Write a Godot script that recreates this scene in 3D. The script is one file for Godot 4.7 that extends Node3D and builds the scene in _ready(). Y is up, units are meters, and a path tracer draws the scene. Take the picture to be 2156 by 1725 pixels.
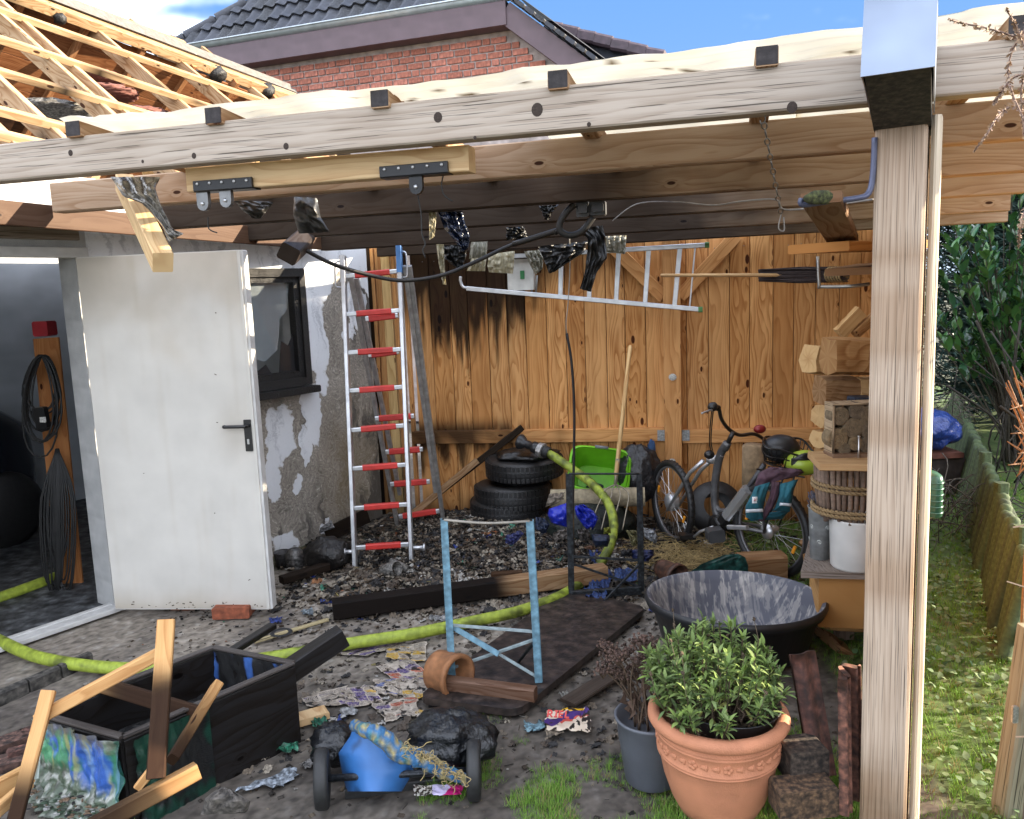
extends Node3D
# A burnt-out carport beside a garage. Metres, y up; the eye stands at (0, 1.85, 0).
const EYE := Vector3(0, 1.85, 0)
const FOC := 1729.0
const CX := 1078.0
const CY := 862.5
const CROP = {0: [0.0, 0.0, 1.0], 1: [0, 0, .3515], 2: [589.5, 0, .3515], 3: [1398, 0, .3515], 4: [0, 505.4, .3515], 5: [589.5, 505.4, .3515], 6: [1398, 505.4, .3515], 7: [0, 1118.5, .3515], 8: [589.5, 1118.5, .3515], 9: [1398, 1118.5, .3515], 10: [1305.5, 800, .2441], 11: [547.5, 842, .2344], 12: [993.8, 909.6, .1953], 13: [1886.5, 0, .1953], 14: [1886.5, 758, .2441], 15: [842, 404.2, .2344], 16: [0, 1381, .1992], 17: [690.6, 505.3, .1953]}
var rb: Basis
var rng = RandomNumberGenerator.new()
var nz = FastNoiseLite.new()
var names = {}
var mats = {}

func Q(n, x, y): var c = CROP[n]; return Vector2(c[0] + x * c[2], c[1] + y * c[2])
func ray(p): return rb * Vector3((p.x - CX) / FOC, -(p.y - CY) / FOC, -1)
func G(p, h = 0.0): var r = ray(p); return EYE + r * ((h - EYE.y) / r.y)      # survey: a sighting meets height h
func D(p, z): var r = ray(p); return EYE + r * (-z / r.z)                      # ... or depth z
func PP(p, o, n): var r = ray(p); return EYE + r * ((o - EYE).dot(n) / r.dot(n))  # ... or a plane
func g(x, y, h = 0.0): return G(Vector2(x, y), h)
func d(x, y, z): return D(Vector2(x, y), z)
func L(r, gg, b): return Color(r, gg, b).linear_to_srgb()
func V3(x, y, z): return Vector3(x, y, z)
func rf(a, b): return rng.randf_range(a, b)

class B:
	var st = SurfaceTool.new()
	var cf = null
	var col = Color(1, 1, 1)
	var uo = Vector2()
	var us = 1.0 / .3
	var vs = 1.0 / 1.8
	var guv = Vector2(1, 1)
	func _init(): st.begin(Mesh.PRIMITIVE_TRIANGLES); st.set_smooth_group(-1)
	func sm(on): st.set_smooth_group(0 if on else -1); return self
	func v(p, uv):
		st.set_color(cf.call(p) if cf != null else col)
		st.set_uv(uv + uo)
		st.add_vertex(p)
	func tri(a, b, c, ua = Vector2(), ub = Vector2(), uc = Vector2()):
		v(a, ua); v(c, uc); v(b, ub)
	func quad(a, b, c, dd, ua = Vector2(0, 0), ub = Vector2(1, 0), uc = Vector2(1, 1), ud = Vector2(0, 1)):
		tri(a, b, c, ua, ub, uc); tri(a, c, dd, ua, uc, ud)
	# a bar from a to b: width w along the side, height h along up, chamfered
	func beam(a, b, w, h, up = Vector3.UP, ch = .004, seg = 1, w1 = -1.0, h1 = -1.0):
		var ax = (b - a).normalized()
		var side = ax.cross(up).normalized()
		var u = side.cross(ax).normalized()
		var ln = a.distance_to(b)
		if w1 < 0: w1 = w
		if h1 < 0: h1 = h
		var rings = []
		for k in seg + 1:
			var t = float(k) / seg
			var x = lerpf(w, w1, t) * .5
			var y = lerpf(h, h1, t) * .5
			var c = a.lerp(b, t)
			var r = []
			for q in [[x - ch, y], [x, y - ch], [x, -y + ch], [x - ch, -y], [-x + ch, -y], [-x, -y + ch], [-x, y - ch], [-x + ch, y]]:
				r.append(c + side * q[0] + u * q[1])
			rings.append(r)
		var ua = []; var ub = []
		for i in 8:
			var fw = ch * 1.4 if i % 2 == 0 else (h if i % 4 == 1 else w)
			var m = minf(fw * us, 1.0)
			var o0 = fposmod(uo.x * (7.3 + i * 3.1), 1.0) * (1.0 - m) - uo.x
			ua.append(o0); ub.append(o0 + m)
		var vl = vs
		var vo = 0.0
		for k in seg:
			for i in 8:
				var j = (i + 1) % 8
				var v0 = ln * k / seg * vl + vo
				var v1 = ln * (k + 1) / seg * vl + vo
				quad(rings[k][i], rings[k][j], rings[k + 1][j], rings[k + 1][i], Vector2(ua[i], v0), Vector2(ub[i], v0), Vector2(ub[i], v1), Vector2(ua[i], v1))
		for e in 2:
			var r = rings[0] if e == 0 else rings[seg]
			for i in range(1, 7):
				var q = [r[0], r[i], r[i + 1]] if e == 1 else [r[0], r[i + 1], r[i]]
				tri(q[0], q[2], q[1], Vector2(0, 0), Vector2(.02, 0), Vector2(.02, .01))
		return self
	func box(xf, s, ch = .003):
		return beam(xf * Vector3(0, 0, -s.z / 2), xf * Vector3(0, 0, s.z / 2), s.x, s.y, xf.basis.y, ch)
	func tube(pts, r, n = 8, cap = true):
		var t0 = (pts[1] - pts[0]).normalized()
		var nn = t0.cross(Vector3(.3, .9, .2)).normalized()
		var rings = []
		var ln = [0.0]
		for k in pts.size():
			var t = (pts[mini(k + 1, pts.size() - 1)] - pts[maxi(k - 1, 0)]).normalized()
			nn = (nn - t * nn.dot(t)).normalized()
			var bb = t.cross(nn)
			var rr = r[k] if r is Array else r
			var ring = []
			for i in n: ring.append(pts[k] + (nn * cos(TAU * i / n) + bb * sin(TAU * i / n)) * rr)
			rings.append(ring)
			if k: ln.append(ln[k - 1] + pts[k].distance_to(pts[k - 1]))
		var rad = r[0] if r is Array else r
		for k in pts.size() - 1:
			for i in n:
				var j = (i + 1) % n
				var u0 = TAU * rad * i / n * us
				var u1 = TAU * rad * (i + 1) / n * us
				quad(rings[k][i], rings[k][j], rings[k + 1][j], rings[k + 1][i], Vector2(u0, ln[k] * vs), Vector2(u1, ln[k] * vs), Vector2(u1, ln[k + 1] * vs), Vector2(u0, ln[k + 1] * vs))
		if cap:
			for i in n:
				var j = (i + 1) % n
				tri(pts[0], rings[0][j], rings[0][i])
				var m = pts.size() - 1
				tri(pts[m], rings[m][i], rings[m][j])
		return self
	# profile of (radius, height) turned about the y axis of xf
	func lathe(prof, n, xf, a0 = 0.0, a1 = TAU, wob = null):
		var rings = []
		for i in n + 1:
			var a = lerpf(a0, a1, float(i) / n)
			var ring = []
			for q in prof:
				var k = wob.call(a, q.y) if wob != null else 1.0
				ring.append(xf * Vector3(cos(a) * q.x * k, q.y, sin(a) * q.x * k))
			if i == n and a1 - a0 > TAU - .001: ring = rings[0]
			rings.append(ring)
		for i in n:
			for k in prof.size() - 1:
				quad(rings[i][k], rings[i][k + 1], rings[i + 1][k + 1], rings[i + 1][k], Vector2(float(i) / n, float(k) / prof.size()), Vector2(float(i) / n, (k + 1.0) / prof.size()), Vector2((i + 1.0) / n, (k + 1.0) / prof.size()), Vector2((i + 1.0) / n, float(k) / prof.size()))
		return self
	func grid(f, nu, nv):
		var pts = []
		for i in nu + 1:
			var row = []
			for j in nv + 1: row.append(f.call(float(i) / nu, float(j) / nv))
			pts.append(row)
		for i in nu:
			for j in nv:
				var u0 = float(i) / nu
				var u1 = (i + 1.0) / nu
				var v0 = float(j) / nv
				var v1 = (j + 1.0) / nv
				quad(pts[i][j], pts[i + 1][j], pts[i + 1][j + 1], pts[i][j + 1], Vector2(u0, v0) * guv, Vector2(u1, v0) * guv, Vector2(u1, v1) * guv, Vector2(u0, v1) * guv)
		return self
	func prism(poly, xf, dep):
		var pk = PackedVector2Array(poly)
		if not Geometry2D.is_polygon_clockwise(pk): pk.reverse()
		pk.reverse()
		var ix = Geometry2D.triangulate_polygon(pk)
		var n = pk.size()
		for k in range(0, ix.size(), 3):
			var a = pk[ix[k]]; var b = pk[ix[k + 1]]; var c = pk[ix[k + 2]]
			if (b - a).cross(c - a) < 0: var t = b; b = c; c = t
			tri(xf * Vector3(a.x, a.y, dep / 2), xf * Vector3(b.x, b.y, dep / 2), xf * Vector3(c.x, c.y, dep / 2), a * us, b * us, c * us)
			tri(xf * Vector3(a.x, a.y, -dep / 2), xf * Vector3(c.x, c.y, -dep / 2), xf * Vector3(b.x, b.y, -dep / 2), a * us, c * us, b * us)
		var cw = 0.0
		for i in n: cw += pk[i].cross(pk[(i + 1) % n])
		for i in n:
			var a = pk[i]; var b = pk[(i + 1) % n]
			if cw < 0: var t = a; a = b; b = t
			quad(xf * Vector3(a.x, a.y, dep / 2), xf * Vector3(a.x, a.y, -dep / 2), xf * Vector3(b.x, b.y, -dep / 2), xf * Vector3(b.x, b.y, dep / 2), Vector2(0, 0), Vector2(dep * us, 0), Vector2(dep * us, a.distance_to(b) * vs), Vector2(0, a.distance_to(b) * vs))
		return self
	func blob(c, rad, amp, fr, sd, nu = 18, nv = 10, bs = Basis(), flat = 0.0):
		var n = FastNoiseLite.new(); n.seed = sd; n.frequency = fr; n.noise_type = 3
		return grid(func(u, w):
			var a = TAU * (1 - fmod(u, 1.0)); var b = PI * (w - .5)
			var q = Vector3(cos(a) * cos(b), sin(b), sin(a) * cos(b))
			var k = 1 + amp * n.get_noise_3d(q.x * 10, q.y * 10, q.z * 10) + amp * .5 * n.get_noise_3d(q.x * 30, q.y * 30, q.z * 30)
			var p = bs * (q * rad * k)
			if flat > 0 and p.y < -flat: p.y = -flat
			return c + p, nu, nv)

func commit(b):
	b.st.generate_normals()
	return b.st.commit()

func numbered(s):
	if not names.has(s): names[s] = 0; return s
	names[s] += 1
	return "%s_%03d" % [s, names[s]]

func gpos(n):
	var p = Vector3()
	while n != self: p += n.position; n = n.get_parent()
	return p

func tag(o, label, category, group = ""):
	o.set_meta("label", label); o.set_meta("category", category)
	if group != "": o.set_meta("group", group)
	return o

func thing(nm, label, cat, at, group = ""):
	var o = Node3D.new(); o.name = numbered(nm); add_child(o, true); o.position = at
	return tag(o, label, cat, group)

func ob(nm, b, m, par = null):
	var o = MeshInstance3D.new()
	o.mesh = b if b is Mesh else commit(b)
	o.material_override = m
	if par == null:
		o.name = numbered(nm); add_child(o, true)
	else:
		o.name = nm; par.add_child(o, true); o.position = -gpos(par)
	return o

func inst(nm, mesh, m, xf, par):
	var o = MeshInstance3D.new(); o.mesh = mesh; o.material_override = m; o.name = nm
	par.add_child(o, true)
	o.transform = Transform3D(xf.basis, xf.origin - gpos(par))
	return o

func struct(o): o.set_meta("kind", "structure"); return o
func stuff(o): o.set_meta("kind", "stuff"); return o
func lone(nm, b, m, label, cat, group = ""): return tag(ob(nm, b, m), label, cat, group)

func multi(nm, mesh, m, xfs, cols = [], par = null):
	var mm = MultiMesh.new()
	mm.transform_format = MultiMesh.TRANSFORM_3D
	mm.use_colors = cols.size() > 0
	mm.mesh = mesh
	mm.instance_count = xfs.size()
	for i in xfs.size():
		mm.set_instance_transform(i, xfs[i])
		if cols.size(): mm.set_instance_color(i, cols[i])
	var o = MultiMeshInstance3D.new(); o.multimesh = mm; o.material_override = m
	if par == null: o.name = numbered(nm); add_child(o, true)
	else: o.name = nm; par.add_child(o, true); o.position = -gpos(par)
	return stuff(o)

func spl(p, n = 6):
	var out = []
	for i in p.size() - 1:
		var a = p[maxi(i - 1, 0)]; var b = p[i]; var c = p[i + 1]; var e = p[mini(i + 2, p.size() - 1)]
		for k in n:
			out.append(b.cubic_interpolate(c, a, e, float(k) / n))
	out.append(p[-1])
	return out

func look(at, dir, up = Vector3.UP):   # z along dir, y near up
	var z = dir.normalized(); var x = up.cross(z).normalized()
	return Transform3D(Basis(x, z.cross(x), z), at)
func along(at, dir):                  # y along dir
	var y = dir.normalized(); var x = y.cross(Vector3(.13, .2, .97)).normalized()
	return Transform3D(Basis(x, y, x.cross(y)), at)

# ---------------------------------------------------------------- materials
func ntex(fr, lo, hi, octs, sd, as_n = false, bump = 4.0, typ = 3):
	var n = FastNoiseLite.new(); n.seed = sd; n.frequency = fr; n.noise_type = typ; n.fractal_octaves = octs
	var t = NoiseTexture2D.new(); t.width = 512; t.height = 512; t.seamless = true; t.noise = n
	if as_n: t.as_normal_map = true; t.bump_strength = bump
	else:
		var gr = Gradient.new(); gr.set_color(0, Color(lo, lo, lo)); gr.set_color(1, Color(hi, hi, hi)); t.color_ramp = gr
	return t
var T = {}
func M(key, c, rough = .7, metal = 0.0, tex = "mot", sc = 2.0, nrm = "", ns = .6):
	if mats.has(key): return mats[key]
	var m = StandardMaterial3D.new()
	m.resource_name = key
	m.albedo_color = c; m.roughness = rough; m.metallic = metal
	m.vertex_color_use_as_albedo = true
	m.cull_mode = BaseMaterial3D.CULL_DISABLED
	m.uv1_triplanar = true; m.uv1_scale = Vector3.ONE * sc
	if tex != "": m.albedo_texture = T[tex]
	if nrm != "": m.normal_enabled = true; m.normal_texture = T[nrm]; m.normal_scale = ns
	mats[key] = m
	return m
func W(key, c, kind = 0, rough = .78, ns = 1.0):
	if mats.has(key): return mats[key]
	var m = StandardMaterial3D.new()
	m.resource_name = key
	m.albedo_color = c; m.roughness = rough; m.vertex_color_use_as_albedo = true
	m.albedo_texture = T["wood%d" % kind]; m.normal_enabled = true; m.normal_texture = T["woodn%d" % kind]; m.normal_scale = ns
	m.metallic_specular = .3
	mats[key] = m
	return m
func wb(): var b = B.new(); b.uo = Vector2(rng.randf(), rng.randf()); return b

func wood_image(kind):
	var w = 256; var h = 1024
	var n1 = FastNoiseLite.new(); n1.seed = 11 + kind; n1.frequency = 1.0; n1.fractal_octaves = 2
	var n2 = FastNoiseLite.new(); n2.seed = 31 + kind; n2.frequency = 1.0; n2.fractal_octaves = 2
	var r = RandomNumberGenerator.new(); r.seed = 5 + kind
	var kn = []
	for i in [3, 7, 0][kind]: kn.append([r.randf() * w, r.randf() * h, r.randf_range(5, 13)])
	var by = PackedByteArray(); by.resize(w * h * 3)
	var he = PackedByteArray(); he.resize(w * h * 3)
	var ring = [8.0, 8.0, 11.0][kind]
	for y in h:
		var rowk = []
		for k in kn:
			var wy = fposmod(y - k[1] + h / 2.0, h) - h / 2.0
			if absf(wy) < 130: rowk.append([k[0], y - wy, k[2]])
		var cy = cos(TAU * y / h) * h / TAU; var sy = sin(TAU * y / h) * h / TAU
		for x in w:
			var q = x / 256.0 * ring + n1.get_noise_3d(x * .006, cy * [.0017, .0022, .0012][kind], sy * [.0017, .0022, .0012][kind]) * [2.4, 3.0, 1.5][kind] + n1.get_noise_3d(x * .02 + 50, cy * .004, sy * .004) * .22
			var core = 0.0
			var dd = 0.0
			for k in rowk:
				var dx = (x - k[0]) / k[2]; var dy = (y - k[1]) / (k[2] * 1.5)
				var e = dx * dx + dy * dy
				if e < 40:
					dd += 2.0 * exp(-e * .12) * (1 if dx > 0 else -1) * minf(absf(dx), 1.0)
					core = maxf(core, 1.0 - smoothstep(.7, 1.5, e))
			q += dd
			var f = q - floor(q)
			var gr = pow(f, 2.2) * (1.0 - smoothstep(.88, 1.0, f))
			var fib = n2.get_noise_3d(x * .55, cy * .012, sy * .012) * .5 + .5
			var t = clampf(gr * .75 + (fib - .45) * .55 + n1.get_noise_3d(x * .02 + 90, cy * .004, sy * .004) * .4, 0, 1)
			var crack = 0.0
			if kind == 2: crack = smoothstep(.38, .5, n2.get_noise_3d(x * .2 + 300, cy * .003, sy * .003))
			var c = Vector3(1, 1, 1).lerp(Vector3(.62, .47, .33) if kind < 2 else Vector3(.66, .6, .55), t * [.5, .8, .55][kind])
			c = c.lerp(Vector3(.26, .14, .08), core * .85)
			c *= 1.0 - crack * .5
			var i = (y * w + x) * 3
			by[i] = int(c.x * 255); by[i + 1] = int(c.y * 255); by[i + 2] = int(c.z * 255)
			var hv = int(clampf(200 - t * 70 - core * 40 - crack * 60, 0, 255))
			he[i] = hv; he[i + 1] = hv; he[i + 2] = hv
	var im = Image.create_from_data(w, h, false, Image.FORMAT_RGB8, by)
	T["wood%d" % kind] = ImageTexture.create_from_image(im)
	var hn = Image.create_from_data(w, h, false, Image.FORMAT_RGB8, he)
	hn.convert(Image.FORMAT_RGBA8)
	hn.bump_map_to_normal_map(1.3)
	T["woodn%d" % kind] = ImageTexture.create_from_image(hn)

func textures():
	T.mot = ntex(.012, .62, 1.0, 5, 1)
	T.soft = ntex(.008, .84, 1.0, 3, 2)
	T.faint = ntex(.01, .93, 1.0, 4, 12)
	T.speck = ntex(.12, .35, 1.0, 3, 3)
	T.blot = ntex(.02, .12, 1.0, 5, 4)
	T.nf = ntex(.05, 0, 1, 4, 5, true, 6)
	T.ng = ntex(.16, 0, 1, 3, 6, true, 8)
	T.nc = ntex(.02, 0, 1, 5, 7, true, 10)
	T.cell = ntex(.03, .1, 1.0, 1, 8, false, 0, 2)
	T.cracks = ntex(.035, 0, 1, 2, 9, true, 14, 2)
	for k in 3: wood_image(k)
	var n = FastNoiseLite.new(); n.seed = 44; n.frequency = 1.0; n.fractal_octaves = 4
	var im = Image.create(512, 512, false, Image.FORMAT_RGB8)
	for y in 512:
		for x in 512:
			var a = n.get_noise_2d(x * .05, y * .012); var b = n.get_noise_2d(x * .01 + 70, y * .01); var c = n.get_noise_2d(x * .2, y * .05 + 30)
			var k = smoothstep(.0, .3, a + b * .9 + c * .3)
			var q = Color(.52, .53, .58).lerp(Color(1, .98, .93), k)
			im.set_pixel(x, y, q)
	T.drip = ImageTexture.create_from_image(im)

# ---------------------------------------------------------------- frames of the place
var gA; var gW; var gN            # garage wall: hinge foot, direction along, outward
var wO; var wD; var wN            # plank wall: origin, along, outward
var cO; var cD; var cB            # carport: front beam point, along, towards the back
func GW(p, off = 0.0): return PP(p, gA + gN * off, gN)
func gs(s, y, off = 0.0): return gA + gW * s + gN * off + Vector3(0, y, 0)
func KW(p, off = 0.0): return PP(p, wO + wN * off, wN)
func ws(s, y, off = 0.0): return wO + wD * s + wN * off + Vector3(0, y, 0)
func cp(s, w, h): return cO + cD * s + cB * w + Vector3(0, h - .0617 * w - .022 * sin(PI * clampf((s + 3.3) / 5.0, 0, 1)), 0)

func _ready():
	rng.seed = 7
	nz.seed = 3; nz.frequency = 1.0; nz.noise_type = 3; nz.fractal_octaves = 3
	var up = -Vector3(475, -12038, -FOC).normalized()
	var fh = (Vector3(0, 0, -1) + up * up.z).normalized()
	rb = Basis(fh.cross(up), up, -fh).transposed()
	var cam = Camera3D.new(); cam.name = "camera"; cam.fov = 2 * rad_to_deg(atan(862.5 / FOC)); cam.far = 500; cam.near = .05
	add_child(cam); cam.transform = Transform3D(rb, EYE); cam.current = true
	var we = WorldEnvironment.new(); we.name = "surroundings"; add_child(we)
	var e = Environment.new(); we.environment = e
	e.background_mode = Environment.BG_SKY
	var sk = ProceduralSkyMaterial.new()
	sk.sky_top_color = Color(.175, .305, .47); sk.sky_horizon_color = Color(.34, .42, .50); sk.sky_curve = .16
	sk.ground_horizon_color = Color(.5, .5, .48); sk.ground_bottom_color = Color(.22, .21, .19)
	sk.sky_energy_multiplier = 1.0; sk.sun_angle_max = 1.0
	sk.sky_cover = clouds()
	e.sky = Sky.new(); e.sky.sky_material = sk
	e.tonemap_mode = Environment.TONE_MAPPER_LINEAR
	e.tonemap_exposure = 5.2
	e.sdfgi_enabled = true; e.ssao_enabled = true; e.ssil_enabled = true
	var sun = DirectionalLight3D.new(); sun.name = "sun"; add_child(sun)
	sun.light_energy = 1.35; sun.light_color = Color(1, .93, .82); sun.light_angular_distance = .53; sun.shadow_enabled = true
	var az = deg_to_rad(86); var el = deg_to_rad(20)
	sun.look_at_from_position(Vector3(), -Vector3(sin(az) * cos(el), sin(el), -cos(az) * cos(el)))
	textures()
	gA = g(242, 1287); gW = (g(800, 1095) - gA).normalized(); gN = Vector3(-gW.z, 0, gW.x)
	wO = V3(.84, 0, -6.5); wD = V3(1, 0, .2).normalized(); wN = Vector3(-wD.z, 0, wD.x)
	cO = V3(.53, 0, -2.85); cD = V3(.966, 0, .259); cB = V3(.259, 0, -.966)
	ground()
	brick_house()
	garage()
	plank_wall()
	carport()
	garden()
	ladders()
	under_roof()
	junk()
	bicycle()
	right_side()
	front()
	litter()

func clouds():
	var w = 2048; var h = 1024
	var n = FastNoiseLite.new(); n.seed = 21; n.frequency = 1.0; n.fractal_octaves = 6; n.noise_type = 3
	var by = PackedByteArray(); by.resize(w * h * 4)
	for y in h:
		var la = PI * (.5 - (y + .5) / h)
		for x in w:
			var lo = wrapf(TAU * (x + .5) / w, -PI, PI)
			var q = Vector3(sin(lo) * cos(la), sin(la), -cos(lo) * cos(la))
			var i = (y * w + x) * 4
			by[i] = 255; by[i + 1] = 255; by[i + 2] = 255
			if la < 0: continue
			var k = q.y + .25
			var v = n.get_noise_3d(q.x / k * 1.5, q.z / k * 2.6, 4.0) + .35 * n.get_noise_3d(q.x / k * 7, q.z / k * 13, 9.0) + .24 - .62 * exp(-pow((lo - .1) / .5, 4)) + .16 * exp(-pow((lo - .34) / .14, 2))
			by[i + 3] = int(255 * smoothstep(-.12, .5, v) * .92)
	return ImageTexture.create_from_image(Image.create_from_data(w, h, false, Image.FORMAT_RGBA8, by))

# ---------------------------------------------------------------- ground
func heap(x, z):   # burnt heap towards the corner
	var a = exp(-(pow((x + .25) / 1.0, 2) + pow((z + 6.1) / .75, 2)))
	return .10 * a
func gh(x, z):
	var k = clampf((x + 1.6) * 2, 0.2, 1.0)
	return (nz.get_noise_2d(x * 1.3, z * 1.3) * .022 + nz.get_noise_2d(x * 6, z * 6) * .012) * k + heap(x, z) - .012
func lawn(x, z):   # 1 where grass grows
	var right = smoothstep(1.25, 1.45, x + z * .03 + nz.get_noise_2d(x * 2, z * 2) * .12) * smoothstep(-9.0, -7.0, z)
	var fr = smoothstep(.0, .35, nz.get_noise_2d(x * 1.6 + 40, z * 1.6) + .42 * smoothstep(-3.25, -2.8, z) - .12 + .34 * smoothstep(-.5, .5, x) - .10) * smoothstep(-3.65, -3.15, z)
	return maxf(right, fr * .9)
func ground_piece(wide):
	var sz = 1024
	var x0 = -3.3; var x1 = 2.7; var z0 = -7.2; var z1 = -1.6
	if wide: x0 = -6.0; x1 = 8.0; z0 = -14.0; z1 = -.5; sz = 512
	var by = PackedByteArray(); by.resize(sz * sz * 3)
	var n = FastNoiseLite.new(); n.seed = 77; n.frequency = 1.0; n.fractal_octaves = 5; n.noise_type = 3
	for j in sz:
		var z = lerpf(z0, z1, (j + .5) / sz)
		for i in sz:
			var x = lerpf(x0, x1, (i + .5) / sz)
			var a = n.get_noise_2d(x * 1.5, z * 1.5); var b = n.get_noise_2d(x * 14 + 30, z * 14)
			var c = Vector3(.26, .225, .185)
			c = c.lerp(Vector3(.105, .09, .078), smoothstep(-.1, .45, a + b * .6))
			c = c.lerp(Vector3(.32, .30, .265), smoothstep(.12, .5, b - a * .4) * .6)
			var soot = smoothstep(-4.6, -5.3, z + a * .4) * smoothstep(2.4, 1.6, x)
			c = c.lerp(Vector3(.045, .038, .033), soot * .7)
			var fr = smoothstep(-3.5, -2.9, z + a * .3)
			c = c.lerp(Vector3(.05, .044, .036), fr * .8)
			c = c.lerp(Vector3(.055, .07, .022), smoothstep(.1, .45, a - b * .6) * smoothstep(-4.2, -3.2, z) * .6)
			var l = smoothstep(1.25, 1.45, x + z * .03)
			c = c.lerp(Vector3(.065, .115, .024).lerp(Vector3(.085, .075, .04), smoothstep(.05, .5, b)), l * .92)
			c *= 1.0 + b * .75 + .35 * n.get_noise_2d(x * 45, z * 45 + 7)
			var q = (j * sz + i) * 3
			var s = Color(c.x, c.y, c.z).linear_to_srgb()
			by[q] = int(clampf(s.r, 0, 1) * 255); by[q + 1] = int(clampf(s.g, 0, 1) * 255); by[q + 2] = int(clampf(s.b, 0, 1) * 255)
	var m = StandardMaterial3D.new(); m.resource_name = "soil_wide" if wide else "soil"
	m.albedo_texture = ImageTexture.create_from_image(Image.create_from_data(sz, sz, false, Image.FORMAT_RGB8, by))
	m.roughness = .85; m.metallic_specular = .35
	m.vertex_color_use_as_albedo = true
	var b = B.new(); b.sm(true)
	if wide:
		b.grid(func(u, w): var x = lerpf(x0, x1, u); var z = lerpf(z1, z0, w); return Vector3(x, gh(x, z) - .028, z), 90, 90)
		struct(ob("garden_ground", b, m)); return
	b.cf = func(p): return Color(1, 1, 1) * clampf(.85 + .9 * nz.get_noise_2d(p.x * 23, p.z * 23) + .5 * nz.get_noise_2d(p.x * 60, p.z * 60 + 9), .25, 1.5)
	b.grid(func(u, w): var x = lerpf(x0, x1, u); var z = lerpf(z1, z0, w); return Vector3(x, gh(x, z) + nz.get_noise_2d(x * 30, z * 30) * .007 * smoothstep(-6.9, -6.6, z), z), 290, 270)
	struct(ob("yard_ground", b, m))
func ground():
	ground_piece(false)
	ground_piece(true)
	var x0 = -6.0; var x1 = 8.0; var z0 = -14.0; var z1 = -.5
	var o = B.new()
	for q in [[-300, x0, -300, 300], [x1, 300, -300, 300], [x0, x1, -300, z0], [x0, x1, z1, 300]]:
		o.quad(V3(q[0], -.035, q[3]), V3(q[1], -.03, q[3]), V3(q[1], -.03, q[2]), V3(q[0], -.03, q[2]))
	struct(ob("ground", o, M("far_ground", L(.07, .075, .035), .9, 0, "mot", .3)))
func fixuv(b): return b

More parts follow.
